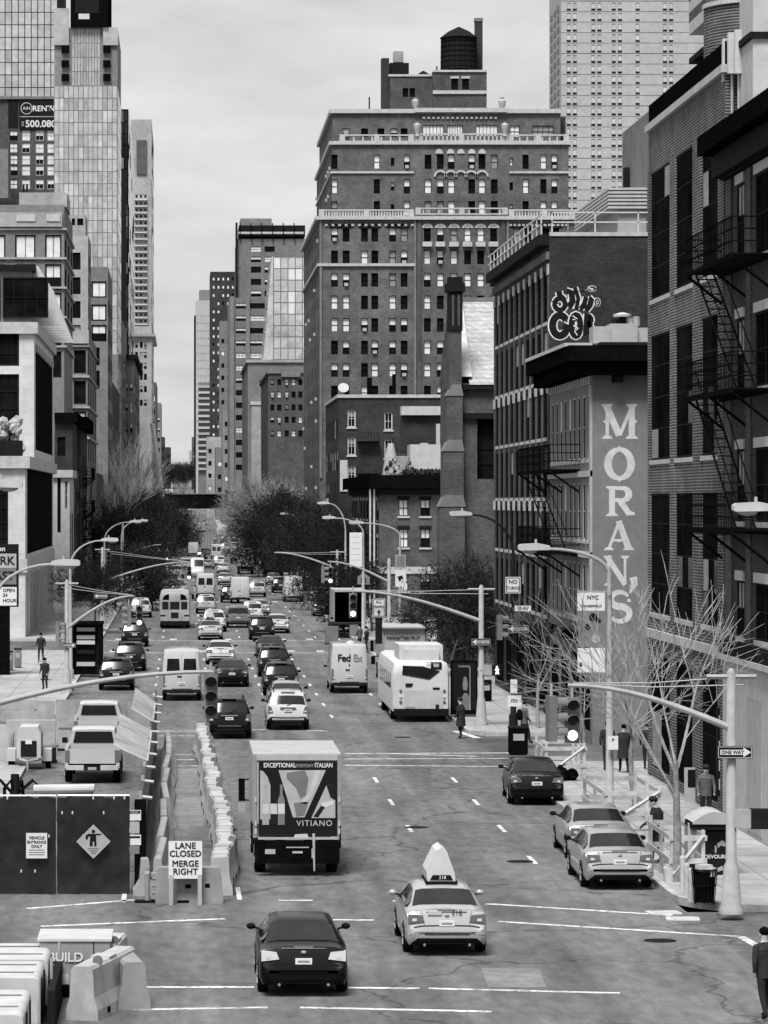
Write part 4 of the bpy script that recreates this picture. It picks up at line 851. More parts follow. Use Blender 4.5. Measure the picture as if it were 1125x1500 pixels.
# --- next block: pale wall with big dark windows
Yq = 450
b = Bld('pale_window_block', 'pale concrete block with big square dark windows stacked beside the residential block', PX(100, Yq), PX(129, Yq), Yq, 465, PZ(345, Yq), 'conc', 'L')
for y in (382, 418, 453, 488): b.pS(104, y-12, 118, y+13, fm='dark', nx=1, ny=1, blind=random.choice((0, .0, 1)), bm='blindd')
b.fillA(3, [(PZ(y+12, Yq), PZ(y-12, Yq)) for y in (382, 418, 453, 488, 523, 558, 593, 628)], .5, lambda: dict(fm='dark', nx=1, ny=1)); b.build()
c = Bld('', '', PX(100, Yq), PX(124, Yq), Yq+4, 463, PZ(311, Yq), 'conc', 'L', z0=PZ(345, Yq), root=b.root, part='upper_wall'); c.pS(105, 320, 110, 330, fm='dark', nx=1, ny=1); c.pS(113, 320, 122, 330, fm='dark', nx=1, ny=1); c.build()
Yq = 490
b = Bld('grey_loft_block', 'grey stone block with two wide upper windows and plain panels below', PX(131, Yq), PX(158, Yq), Yq, 520, PZ(391, Yq), 'stone3', 'L')
for y, bl in ((424, 1), (458, 1), (488, .5)): b.pS(134, y-12, 156, y+12, fm='black', nx=2, ny=1, blind=bl, bm='blind', ft=.2)
for y in (522, 556): b.pS(140, y-13, 146, y+13, fm='black', nx=1, ny=2)
b.fillA(7, [(z, z+2.3) for z in range(5, int(b.H)-3, 4)], .55, lambda: old_win()); b.build()
# old low houses at the foot
Yq = 330
b = Bld('old_tenement', 'old dark brick tenement with a black bracketed cornice and fire escape below the residential block', PX(80, Yq), PX(106, Yq), Yq, 345, PZ(606, Yq), 'brick_d', 'L'); b.fillA(3, [(9.5, 11.5), (6.5, 8.5), (3.8, 5.6)], .4, lambda: old_win()); b.pS(84, 640, 96, 668, fm='dark', nx=2, ny=2); b.build(); b.trim('cornice', b.H-.8, b.H+.1, .5, 'black')
Yq = 348
b = Bld('old_tenement', 'narrow black painted tenement with iron balconies and a heavy cornice', PX(96, Yq), PX(118, Yq), Yq, 372, PZ(612, Yq), 'brick_d', 'L'); b.fillA(4, [(13, 15), (9.5, 11.5), (6.5, 8.5), (3.8, 5.6)], .4, lambda: old_win()); b.pS(112, 690, 116, 720, fm='cream', nx=2, ny=5); b.pS(112, 735, 116, 752, fm='cream', nx=2, ny=4); b.build(); b.trim('cornice', b.H-1.2, b.H+.1, .7, 'black')
fire_escape(b, b.X1, 352, 366, (6.2, 9.2, 12.6), 1.0, 1)
Yq = 316
b = Bld('small_white_house', 'little white fronted house with tall arched windows beside the stone corner building', PX(76, Yq), PX(102, Yq), Yq, 328, PZ(690, Yq), 'offw', 'L')
b.pS(84, 700, 89, 780, fm='dark', nx=1, ny=6); b.pS(95, 705, 99, 745, fm='cream', nx=1, ny=2); b.winA(318, 320.5, 4, 9, fm='dark'); b.winA(323, 326, 4, 9, fm='dark'); b.build(); b.trim('cornice', b.H-.6, b.H+.1, .3, 'stone2')
# --- glass tower and neighbours
Yg = 604; xl, xr = PX(79, Yg), PX(172, Yg)
b = Bld('glass_tower', 'tall pale glass tower with stacked black balcony notches below its dark crown', xl, xr, Yg, 640, PZ(125, Yg), 'stone3', 'L'); b.build()
curtain(b, 'S', 13, 22, .05, xr-xl-.05, PZ(520, Yg), PZ(126, Yg), ['curtain']*6+['glassl', 'conc', 'curtain2'], .13)
curtain(b, 'A', 8, 24, .5, 35, 14, PZ(126, Yg), ['glassg', 'curtain', 'glassg', 'glass'], .3)
c = Bld('', '', xl, xr, Yg+2, 638, PZ(38, Yg), 'concd', 'L', root=b.root, z0=PZ(125, Yg), part='upper_wall'); c.build(); curtain(c, 'S', 10, 4, 3.1, xr-xl-3.1, PZ(124, Yg), PZ(40, Yg), ['curtain', 'curtain', 'conc'], .16)
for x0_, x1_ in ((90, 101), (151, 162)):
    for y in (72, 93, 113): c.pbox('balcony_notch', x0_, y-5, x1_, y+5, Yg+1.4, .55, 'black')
for x0_, x1_ in ((79, 101), (151, 173)): c.pbox('corner_panel', x0_, 40 if x0_ > 100 else 12, x1_, 66, Yg+1.5, .4, 'curtain')
c.box('crown', PX(103, Yg), PX(158, Yg), Yg+1, 636, PZ(38, Yg), PZ(-40, Yg), 'black'); c.pbox('crown_window', 115, 20, 131, 28, Yg+.9, .08, 'white'); c.pbox('crown_recess', 110, 0, 145, 19, Yg+.92, .07, 'dark')
Yo = 800
b = Bld('curtain_wall_tower', 'pale gridded curtain wall office tower behind the rental banner block', PX(-60, Yo), PX(84, Yo), Yo, 860, 140, 'dark', 'L'); b.build()
curtain(b, 'S', 15, 22, .1, b.X1-b.X0, PZ(330, Yo), 139.5, ['curtain2', 'curtain', 'curtain2', 'curtain'], .2)
Yb = 660
b = Bld('banner_block', 'dark brick apartment block carrying a black rental banner with phone number', PX(-60, Yb), PX(78.6, Yb), Yb, 690, PZ(142, Yb), 'brick_m', 'L')
for y in (199, 217, 234, 250, 270): 
    for x in (20, 38, 58, 75): b.pS(x-6, y-8, x+6, y+7, fm='offw' if x > 30 else 'dark', nx=2, ny=2, blind=random.choice((.5, 1)), ft=.12)
b.build(); b.pbox('banner', 28, 146, 78.4, 189, Yb-.3, .25, 'signk'); b.pbox('dark_bay', 12, 146, 26, 186, Yb-.2, .18, 'dark'); b.pbox('cornice', -40, 141, 79, 145, Yb-.5, .45, 'stone3')
text('RENT', 1.5, b.root, b.loc(PX(47.5, Yb), Yb-.32, PZ(159.5, Yb)), m='signw', bold=.03, align='LEFT', spacing=1.02); text('NOW', 1.5, b.root, b.loc(PX(71.5, Yb), Yb-.32, PZ(159.5, Yb)), m='signw', bold=.03, align='LEFT', spacing=1.02); text('500.0800', 1.85, b.root, b.loc(PX(37, Yb), Yb-.32, PZ(182, Yb)), m='signw', bold=.04, align='LEFT'); text('A/H', .9, b.root, b.loc(PX(39, Yb), Yb-.32, PZ(159, Yb)), m='signw')
o_ = text('212', .6, b.root, b.loc(PX(33.5, Yb), Yb-.32, PZ(181.5, Yb)), m='signw'); o_.rotation_euler = (0, R(-90), 0)
q = MB(); ribbon(q, arc(0, 0, 1.08, 1.08, 0, 360, 24)[:-1], .1, -.33, 'signw', True); q.obj('banner_ring', b.root, b.loc(PX(39, Yb), Yb, PZ(159, Yb))); b.pbox('banner_rule', 29, 170.3, 78, 171.4, Yb-.32, .015, 'cream')
b.pbox('side_wall', -40, 218, 12, 290, Yb-14, 10, 'concd')
Yd = 760
b = Bld('dark_slim_tower', 'slim black glass tower squeezed behind the pale glass tower', PX(170, Yd), PX(188, Yd), Yd, 850, PZ(160, Yd), 'black', 'L'); b.build()
curtain(b, 'S', 3, 22, .1, b.X1-b.X0-.1, 40, PZ(162, Yd), ['glassg', 'glass', 'glass', 'stone3'], .2); curtain(b, 'A', 8, 24, .5, 88, 14, PZ(162, Yd), ['glassg', 'glass', 'glass', 'dark'], .35)
Yd = 655
b = Bld('dark_brick_slab', 'tall narrow dark brick slab with deep black window strip', PX(160, Yd), PX(180, Yd), Yd, 700, PZ(470, Yd), 'stone3', 'L'); b.fillA(9, [(z, z+2.4) for z in range(8, 40, 4)], .5, lambda: old_win()); b.build(); b.pbox('window_strip', 173, 250, 185, 480, Yd+90, 2, 'dark')
Yd = 1050
b = Bld('balcony_tower', 'pale apartment tower with stacked white balcony grids left of the avenue', PX(192, Yd), PX(222, Yd), Yd, 1130, PZ(175, Yd), 'conc', 'L')
for i in range(21): b.gridS((200, 206.5, 213), [288+9.6*i], 5, 6, lambda: dict(fm='white', nx=1, ny=1, blind=random.choice((0, 0, 1)), bm='blindd', ft=.2))
b.build(); b.pbox('glass_crown', 200, 205, 215, 255, Yd-.5, .4, 'glassg')
for i in range(22): z = PZ(292+9.6*i, Yd); b.box('balcony', PX(197, Yd), PX(216, Yd), Yd-.9, Yd-.02, z-.35, z+.0, 'white')
curtain(b, 'A', 6, 26, 2, 78, 30, b.H-4, ['glassl', 'curtain', 'dark'], .6)
Yd = 900
b = Bld('white_loft', 'old white terracotta loft with arched top windows below the balcony tower', PX(193, Yd), PX(222, Yd), Yd, 960, PZ(478, Yd), 'stone', 'L')
for y in (505, 520, 536, 552, 570, 590): b.gridS((200, 207, 213), [y], 4, 9, lambda: old_win())
b.fillA(9, [(z, z+2) for z in range(10, 50, 4)], .4, lambda: old_win()); b.build(); b.trim('cornice', PZ(493, Yd), PZ(489, Yd), 1, 'stone2')
Yd = 690
b = Bld('narrow_block', 'narrow brown block with dark balconies beside the avenue trees', PX(182, Yd), PX(196, Yd), Yd, 780, PZ(520, Yd), 'stone3', 'L'); b.fillS(2, [(z, z+2.2) for z in range(8, 36, 4)], .5, lambda: old_win()); b.fillA(8, [(z, z+2.2) for z in range(6, 38, 4)], .5, lambda: old_win()); b.build(); b.trim('cornice', b.H-.8, b.H+.1, .8, 'dark')
for i, (xa, xb, ya, Yd, m_) in enumerate(((215, 229, 560, 1300, 'brick_m'), (222, 236, 590, 1700, 'stone3'), (230, 241, 640, 2000, 'brick_d'), (236, 250, 655, 2300, 'brick_d'), (60, 134, 690, 430, 'brick_m'), (130, 165, 560, 540, 'brick_d'))):
    b = Bld('far_building', ('brown slab beyond the white loft', 'grey slab left of the avenue\'s end', 'dark low slab at the avenue\'s end', 'dark block closing the left of the avenue', 'brick house behind the old tenements', 'dark brick block under the grey loft block')[i], PX(xa, Yd), PX(xb, Yd), Yd, Yd+60, PZ(ya, Yd)-gz(Yd), m_, 'L'); b.z0 = -8
    b.fillS(max(2, int((xb-xa)/5)), [(z, z+2) for z in range(6, int(b.H)-4, 5)], .45, lambda: old_win()); b.build()
# --- elevated railway viaduct across the avenue far off
YV_ = 1040
q = thing('rail_viaduct', 'black steel railway viaduct crossing high over the far avenue', 'bridge', (3, YV_, 0))
for yo in (0, 9): MB().box(-70, 70, yo, yo+.5, PZ(745, YV_), PZ(724, YV_), 'black').obj('girder', q)
MB().box(-70, 70, .6, 8.9, PZ(743, YV_), PZ(741, YV_), 'black').obj('deck', q)
r_ = MB()
for i in range(60): r_.box(-70+i*2.35, -69.9+i*2.35, -.12, -.01, PZ(745, YV_), PZ(724, YV_), 'dark')
r_.box(-70, 70, -.3, .7, PZ(724, YV_), PZ(722.5, YV_), 'concd'); r_.obj('girder_stiffener', q)
for x in (-11, 12, -40, 40): MB().box(x-.6, x+.6, .0+.55, 1.7, 0, PZ(746, YV_), 'dark').obj('column', q)
# ---------------------------------------------------------------- vehicles
PAINT = {k: mat('car_paint_'+k, v, .28, .04, 3, metal=mt, coat=.7 if k != 'black' else .12, spec=.35 if k != 'black' else .1) for k, v, mt in (('black', .004, 0), ('white', .36, 0), ('silver', .26, .25), ('grey', .09, .2), ('taxi', .27, 0), ('dim', .18, .2))}
ST = dict(
 sedan=[(-2.40, .70, .42, .56, .60, .58), (-2.36, .83, .32, .62, .74, .66), (-2.29, .875, .27, .84, .76, .9), (-2.22, .89, .25, .93, .78, 1.03), (-1.75, .905, .22, .97, .77, 1.07), (-1.0, .91, .2, .98, .63, 1.40), (-.6, .91, .2, .97, .61, 1.455), (.1, .91, .2, .96, .61, 1.47), (.5, .91, .2, .95, .63, 1.43), (1.3, .91, .2, .92, .76, 1.02), (1.9, .89, .2, .85, .74, .93), (2.25, .82, .24, .72, .66, .76), (2.4, .66, .34, .52, .5, .56)],
 suv=[(-2.33, .74, .46, .62, .66, .64), (-2.29, .86, .36, .72, .78, .76), (-2.22, .91, .3, .98, .82, 1.06), (-1.92, .925, .28, 1.08, .70, 1.60), (-1.8, .93, .26, 1.08, .69, 1.67), (-1.2, .93, .25, 1.07, .69, 1.72), (0, .93, .25, 1.05, .68, 1.73), (.5, .93, .25, 1.03, .69, 1.66), (1.25, .93, .25, 1.0, .8, 1.12), (1.9, .9, .25, .95, .78, 1.02), (2.25, .82, .3, .75, .7, .8), (2.33, .7, .4, .6, .6, .62)],
 minivan=[(-2.5, .78, .42, .6, .68, .62), (-2.46, .9, .34, .75, .8, .8), (-2.4, .95, .3, 1.0, .84, 1.08), (-2.2, .97, .28, 1.08, .76, 1.66), (-2.0, .98, .26, 1.08, .75, 1.74), (-.5, .98, .25, 1.06, .75, 1.78), (.6, .98, .25, 1.04, .75, 1.7), (1.6, .97, .25, 1.0, .82, 1.15), (2.2, .92, .25, .92, .78, 1.0), (2.45, .82, .3, .75, .7, .8), (2.52, .7, .4, .6, .6, .62)],
 van=[(-2.95, .93, .5, 1.2, .8, 2.42), (-2.9, .98, .45, 1.25, .86, 2.55), (-2.5, 1.0, .4, 1.3, .88, 2.62), (1.0, 1.0, .35, 1.3, .88, 2.62), (1.6, 1.0, .35, 1.25, .86, 2.42), (2.3, .98, .35, 1.15, .86, 1.4), (2.8, .9, .35, .95, .78, 1.05), (2.95, .75, .42, .7, .62, .75)])
CFG = dict(sedan=dict(rear=(-1.70, -1.06), ws=(.56, 1.24), side=[(-1.45, -.42), (-.34, .95)], wheels=(-1.42, 1.42), wr=.33, tl=[(.5, .78), (.86, .74), (.86, .95), (.55, .92)], yl=-2.335, plate=.74, bump=.45),
 suv=dict(rear=(-2.17, -1.96), ws=(.56, 1.2), side=[(-1.75, -1.25), (-1.17, -.2), (-.1, 1.0)], wheels=(-1.38, 1.4), wr=.37, tl=[(.66, .78), (.9, .76), (.88, 1.08), (.74, 1.04)], yl=-2.29, plate=.88, bump=.5),
 minivan=dict(rear=(-2.37, -2.22), ws=(.66, 1.55), side=[(-2.0, -.9), (-.8, .3), (.4, 1.2)], wheels=(-1.5, 1.55), wr=.34, tl=[(.8, .9), (.95, .9), (.9, 1.45), (.82, 1.45)], yl=-2.46, plate=.84, bump=.5),
 van=dict(rear=None, ws=(1.65, 2.25), side=[(1.0, 1.9)], wheels=(-1.9, 1.95), wr=.36, tl=[(.84, .75), (.97, .75), (.95, 1.3), (.85, 1.3)], yl=-2.965, plate=.9, bump=.55))
def sec(r):
    y, Wd, zl, zb, wt, zt = r; return [(Wd*.93, zl), (Wd, zl+.14), (Wd, zl*.45+zb*.55), (Wd*.985, zb), (wt, zt-.05), (wt*.75, zt-.012), (0, zt)]
def at_(st, y, r):
    for a, b_ in zip(st, st[1:]):
        if a[0] <= y <= b_[0]:
            t = (y-a[0])/(b_[0]-a[0]); row = [p+(q-p)*t for p, q in zip(a, b_)]; break
    else: row = st[-1] if y > st[-1][0] else st[0]
    s_ = sec(row); i = min(int(r), 5); f = r-i; return Vector((s_[i][0]+(s_[i+1][0]-s_[i][0])*f, y, s_[i][1]+(s_[i+1][1]-s_[i][1])*f))
def gpatch(fn, nu, nv, m, off=.008, flip=False):
    b = MB(); P = [[fn(i/nu, j/nv) for i in range(nu+1)] for j in range(nv+1)]; V = []
    for j in range(nv+1):
        for i in range(nu+1):
            du = P[j][min(i+1, nu)]-P[j][max(i-1, 0)]; dv = P[min(j+1, nv)][i]-P[max(j-1, 0)][i]; n = du.cross(dv).normalized(); n = -n if flip else n; V.append(P[j][i]+n*off)
    k = b.mi(m); b.v = [tuple(v) for v in V]
    for j in range(nv):
        for i in range(nu):
            q = (j*(nu+1)+i, j*(nu+1)+i+1, (j+1)*(nu+1)+i+1, (j+1)*(nu+1)+i); b.f.append(q[::-1] if flip else q); b.m.append(k)
    return b
def wheel_mesh(r, w=.22):
    t = MB(); t.lathe([(r*.62, 0), (r*.9, 0), (r, .05), (r, w-.05), (r*.9, w), (r*.62, w)], 'rubber', 18); t.xf(lambda p: Vector((p.z, p.x, p.y)))
    h = MB(); h.lathe([(r*.2, -.01), (r*.66, .02), (r*.66, w-.02), (r*.2, w+.01)], 'steel', 12)
    for i in range(5): a = 2*math.pi*i/5; h.box(-.03, .03, r*.15, r*.6, w-.005, w+.018, 'grey', a, (0, 0)); h.box(-.03, .03, r*.15, r*.6, -.018, .005, 'grey', a, (0, 0))
    h.xf(lambda p: Vector((p.z, p.x, p.y))); return t.mesh('tyre', 50), h.mesh('rim', 40)
WH = {}
def add_wheel(root, x, y, r, w=.22):
    k = (r, w)
    if k not in WH: WH[k] = wheel_mesh(r, w)
    o = link('wheel', WH[k][0], root, (x-(w if x > 0 else 0), y, r)); link('rim', WH[k][1], o, (0, 0, 0)); return o
CARS = {}
def car(kind, paint, label, loc, rz=0, cat='car', group=None, opt=(), sx=1.0, front=False):
    """loc = (X, Y) of the rear bumper on the ground; the car heads up the avenue"""
    key = (kind, paint, tuple(opt)); st = ST[kind]; cf = CFG[kind]; half = -st[0][0]
    c_ = (loc[0]-math.sin(rz)*half*(-1 if front else 1), loc[1]+math.cos(rz)*half)
    if front: c_ = (loc[0], loc[1]+half); rz += math.pi
    pos = (c_[0], c_[1], gz(c_[1])+.0)
    nm = {'sedan': 'car', 'suv': 'suv', 'minivan': 'minivan', 'van': 'delivery_van'}[kind] if 'taxi' not in opt else 'taxi'
    if key in CARS:
        r_ = dup(CARS[key], pos, rz, label, group); r_['category'] = cat
        if not group and 'group' in r_: del r_['group']
        return r_
    root = thing(nm, label, cat, pos, rz, group); CARS[key] = root; P = PAINT[paint]
    b = MB(); rings = []
    for r_ in st:
        s_ = sec(r_); ring = [(x, r_[0], z) for x, z in s_]+[(-x, r_[0], z) for x, z in s_[-2::-1]]; rings.append(len(b.v)); b.v += ring
    n = 13; k = b.mi(P); kd = b.mi('rubber')
    for a, c in zip(rings, rings[1:]):
        for i in range(n-1): b.f.append((a+i, c+i, c+i+1, a+i+1)); b.m.append(kd if i in (0, 11) and kind in ('suv', 'minivan') else k)
        b.f.append((a+n-1, c+n-1, c, a)); b.m.append(kd)
    b.f.append(tuple(rings[0]+i for i in range(n))); b.m.append(k); e = rings[-1]; b.f.append(tuple(e+n-1-i for i in range(n))); b.m.append(k)
    b.obj('body', root, smooth=50)
    def across(y0, y1, mg): return lambda u, v: (lambda s_, y: (lambda p: Vector((p.x*(1 if s_ >= 0 else -1), p.y, p.z)))(at_(st, y, 4.05+(1-abs(s_))*1.95)))((u*2-1)*mg, y0+(y1-y0)*v)
    if cf['rear']: gpatch(across(*cf['rear'], .95), 8, 4, 'glass').obj('rear_window', root, smooth=60)
    gpatch(across(*cf['ws'], .95), 8, 3, 'glass').obj('windscreen', root, smooth=60)
    for y0, y1 in cf['side']:
        for sg in (1, -1):
            gpatch(lambda u, v: (lambda p: Vector((p.x*sg, p.y, p.z)))(at_(st, y0+(y1-y0)*u, 3.12+.75*v)), 4, 2, 'glass', .008, flip=(sg < 0)).obj('side_window', root)
    for sg in (1, -1):
        q = MB(); q.prism([(x*sg, z) for x, z in cf['tl']][::sg], cf['yl']-.02, cf['yl']+.3, 'tailc' if 'clear' in opt else 'tail'); x0, z0 = cf['tl'][1]
        q.box(sg*(x0-.14)-.05, sg*(x0-.14)+.05, cf['yl']-.026, cf['yl']-.015, z0+.05, z0+.11, 'tailc' if 'clear' not in opt else 'white'); q.obj('taillight', root)
        for y in cf['wheels']: add_wheel(root, sg*(st[5][1]+.012), y, cf['wr'])
        for y in cf['wheels']:
            q = MB(); r0, r1 = cf['wr']*.98, cf['wr']*1.13
            for i in range(10):
                t0, t1 = math.pi*i/10, math.pi*(i+1)/10; q.quad([(0, r0*math.cos(t0), r0*math.sin(t0)), (0, r1*math.cos(t0), r1*math.sin(t0)), (0, r1*math.cos(t1), r1*math.sin(t1)), (0, r0*math.cos(t1), r0*math.sin(t1))], 'rubber')
            q.obj('wheel_arch', root, (sg*(st[5][1]+.006), y, cf['wr']))
        ym = cf['ws'][1]-.35; zm = st[5][3]+.08
        q = MB(); q.ell((sg*(st[5][1]+.1), ym, zm), (.1, .06, .07), 'rubber' if paint in ('black', 'silver', 'white') else P, 8, 5); q.tube([(sg*(st[5][1]-.06), ym, zm-.05), (sg*(st[5][1]+.1), ym, zm-.02)], .025, 'rubber', 5); q.obj('wing_mirror', root, smooth=True)
        gx = sg*(.66 if kind != 'van' else .75); q = MB(); q.prism([(gx-.13, .62), (gx+.13, .62), (gx+.13, .76), (gx-.13, .76)], -st[-1][0]*0+st[-1][0]-.12, st[-1][0]+.0, 'tailc'); q.obj('headlight', root)
    if kind == 'sedan':
        gpatch(across(-2.354, -2.346, .99), 10, 1, 'rubber', .004).obj('bumper_seam', root); gpatch(across(-2.222, -2.205, .8), 8, 1, 'rubber', .004).obj('boot_lid_edge', root)
        def tx(y, x):
            wt = at_(st, y, 4).x; f_ = min(1, abs(x)/wt); p = at_(st, y, 4+(1-f_)/.25 if f_ > .75 else 5+(.75-f_)/.75); return Vector((x, y, p.z))
        for sg in (1, -1): gpatch(lambda u, v: tx(-2.345+.12*v, sg*(.5+.06*v)+(.009*u-.0045)), 1, 6, 'rubber', .004).obj('boot_lid_seam', root); MB().tube([(sg*.5, -2.4, .27), (sg*.5, -2.2, .27)], .03, 'chrome', 8).obj('exhaust_tip', root)
    yb = st[0][0]
    ys_ = cf['yl'] if kind != 'van' else yb
    MB().box(-.17, .17, ys_-.035, ys_+.06, cf['plate']-.06, cf['plate']+.06, 'signw').box(-.12, .12, ys_-.037, ys_-.034, cf['plate']-.025, cf['plate']+.02, 'grey').obj('number_plate', root)
    q = MB(); q.box(-.62, .62, yb-(.02 if kind != 'sedan' else -.05), yb+.1, cf['bump']-.16, cf['bump']-.04, 'rubber'); q.box(-.5, .5, yb-.022, yb-.01, cf['bump']+.06, cf['bump']+.08, 'chrome' if kind == 'suv' else 'rubber'); q.obj('bumper', root)
    if kind in ('sedan',): MB().box(-.2, .2, -2.24, -2.19, 1.0, 1.035, 'tail').obj('high_brake_light', root); MB().ell((0, -2.31, .92), (.06, .02, .035), 'chrome', 8, 4).obj('badge', root); MB().prism([(-.45, .985), (.45, .985), (.45, 1.0), (-.45, 1.0)], -2.27, -2.24, 'chrome').obj('boot_trim', root)
    if kind in ('suv', 'minivan'):
        MB().box(-.35, .35, -2.32 if kind == 'suv' else -2.48, -2.2, .98, 1.03, 'chrome').obj('tailgate_trim', root)
        for sg in (1, -1): MB().tube([(sg*.62, -1.7, 1.68), (sg*.62, -1.5, 1.765), (sg*.62, .2, 1.77), (sg*.62, .45, 1.69)], .02, 'dark', 5).obj('roof_rail', root)
        MB().box(-.3, .3, -1.95 if kind == 'suv' else -2.2, -1.7, 1.66, 1.7, P).obj('roof_spoiler', root)
        q = MB(); q.bar((-.05, -2.225 if kind == 'suv' else -2.43, 1.1), (.38, -2.13 if kind == 'suv' else -2.37, 1.24), .012, 'rubber'); q.obj('rear_wiper', root)
    if kind == 'van':
        q = MB(); q.box(-.008, .008, yb-.008, yb+.02, .55, 2.4, 'grey'); q.box(-.9, .9, yb-.006, yb, .55, .57, 'rubber'); q.obj('door_seam', root)
        if 'rwin' in opt:
            for sg in (1, -1): MB().prism([(sg*.42+x, z) for x, z in ((-.34, 1.45), (.34, 1.45), (.3, 2.15), (-.3, 2.15))], yb-.014, yb+.02, 'glass').obj('rear_window', root)
        MB().box(-.22, .0, yb-.03, yb, 1.22, 1.28, 'rubber').obj('door_handle', root)
        MB().box(-.95, .95, yb-.1, yb+.1, .42, .58, 'dark').obj('step_bumper', root)
    if 'fedex' in opt:
        text('Fed', .52, root, (-.28, yb-.02, 1.86), m='signk', bold=.012, spacing=.92); text('Ex', .52, root, (.42, yb-.02, 1.86), m='plastg', bold=.012, spacing=.92)
        MB().lathe([(.25, 0), (.2, .12), (.05, .16)], 'white', 12, (.1, -2.2, 2.6)).obj('roof_vent', root); MB().ell((0, yb-.01, 1.5), (.05, .02, .05), 'dark', 8, 4).obj('badge', root)
    if 'taxi' in opt:
        q = MB(); q.prism([(-.32, 1.5), (.32, 1.5), (.3, 1.68), (.12, 2.18), (0, 2.26), (-.12, 2.18), (-.34, 1.72)], -.75, .55, 'white'); o = q.obj('roof_advert', root); MB().box(-.36, .36, -.8, .6, 1.44, 1.5, 'rubber').obj('advert_base', o); MB().prism([(-.26, 1.53), (.26, 1.53), (.2, 1.64), (-.2, 1.64)], -.765, -.75, 'rubber').obj('advert_lamp', o); text('218', .11, o, (.02, -.77, 1.585), m='signw', ex=.002)
        text('218', .16, root, (.22, -2.315, .98), m='signk', ex=.003); MB().prism([(-.42, .92), (-.12, .92), (-.12, 1.0), (-.42, 1.0)], -2.315, -2.25, 'offw').obj('sticker', root)
    return root
def R_(x, y): return G(x, y)
TR = 'cars queuing up the avenue'
# near traffic
car('sedan', 'black', 'black saloon car with pale tail lamps driving over the near crosswalk', R_(445, 1462), opt=('clear',))
car('sedan', 'taxi', 'pale taxi with a tall white roof advert crossing the intersection', R_(655, 1402), 0, 'taxi', opt=('taxi',))
car('sedan', 'black', 'black saloon parked alone at the kerb by the timber frame and litter bin', (PX(786, 113.5), 113.3), R(-2), opt=('pk',))
car('sedan', 'silver', 'silver saloon parked ahead of another silver saloon', (PX(880, 96), 95.8), R(0), opt=('pa',))
car('sedan', 'silver', 'silver saloon parked beside the man with the bag, its tail to the corner', (PX(906, 89), 88.6), R(0), opt=('pb',))
car('suv', 'black', 'black SUV with chrome tailgate bar stopped beside the white barrier end', R_(336, 1083))
car('suv', 'white', 'white SUV right behind a queue of dark SUVs', R_(422, 1070), opt=('w1',))
car('van', 'white', 'big white cargo van in the left lane beyond the construction fence', R_(266, 1027), 0, 'van', opt=('rwin',))
car('van', 'white', 'white delivery van with FedEx on its rear doors', R_(512, 1016), 0, 'van', opt=('fedex',))
mid = [('sedan', 'silver', 421, 1045, 'silver saloon just ahead of the white SUV', ()), ('suv', 'black', 412, 1020, 'black SUV at the tail of the dark row, ahead of the silver saloon', ()), ('suv', 'black', 402, 992, 'black SUV second in the dark row of the middle lane', ()), ('sedan', 'black', 397, 966, 'black saloon third in the dark row of the middle lane', ()), ('suv', 'black', 384, 938, 'black SUV at the head of the dark row beside a white saloon', ()),
 ('sedan', 'white', 407, 928, 'white saloon right of the dark row of cars', ()), ('sedan', 'black', 340, 1007, 'black saloon following the white saloon', ()), ('sedan', 'white', 323, 974, 'white saloon between the black saloon and a taxi', ()), ('sedan', 'taxi', 308, 938, 'pale taxi with roof advert queuing behind a white SUV', ('taxi',)), ('suv', 'white', 314, 926, 'white SUV just ahead of the second taxi', ()), ('minivan', 'grey', 349, 920, 'grey minivan beside the white SUV', ()), ('suv', 'white', 370, 911, 'white SUV ahead of the black SUV, right of the grey minivan', ()), ('sedan', 'silver', 381, 903, 'silver saloon ahead of the white saloon', ()),
 ('van', 'white', 352, 884, 'white high roofed van ahead of the grey minivan', ()), ('suv', 'black', 337, 883, 'black SUV half hidden by the white high roofed van', ()), ('suv', 'silver', 377, 875, 'silver SUV ahead of the silver saloon', ()), ('suv', 'silver', 302, 899, 'silver SUV right of the school bus', ()), ('van', 'white', 301, 877, 'white van with rear windows right of the school bus', ('rwin',)), ('sedan', 'silver', 330, 857, 'silver saloon ahead of the black SUV in the queue', ()),
 ('sedan', 'taxi', 263, 873, 'taxi with roof advert ahead of the school bus', ('taxi',)), ('minivan', 'silver', 258, 847, 'silver minivan beside the van turning across the avenue', ()), ('van', 'white', 289, 846, 'white van with dark windscreen facing this way', ('front',)),
 ('sedan', 'white', 327, 840, 'white saloon behind a white estate car in the far queue', ()), ('suv', 'white', 321, 830, 'white estate car ahead of a white saloon in the far queue', ()), ('van', 'white', 317, 819, 'white far van ahead of the white estate car', ('rwin',)), ('van', 'white', 283, 815, 'white far van left of the pale box truck', ()), ('suv', 'white', 330, 808, 'white far SUV between the box trucks', ()), ('minivan', 'silver', 272, 835, 'silver far minivan under the signal arm', ()),
 ('sedan', 'grey', 305, 834, 'grey far saloon between two white vans', ()), ('suv', 'black', 296, 822, 'black far SUV behind the pale box truck', ()), ('sedan', 'silver', 340, 800, 'silver far saloon beyond the box trucks', ()), ('sedan', 'white', 312, 793, 'white far saloon beyond the pale box truck', ()), ('suv', 'black', 329, 795, 'black far SUV beyond the pale box truck', ()), ('van', 'white', 322, 786, 'white far van near the viaduct, right of a bus', ()), ('suv', 'dim', 285, 795, 'grey far SUV by the trailer', ()), ('van', 'white', 336, 781, 'white far van beneath the viaduct trees', ()), ('minivan', 'white', 281, 782, 'white far minivan near the viaduct', ())]
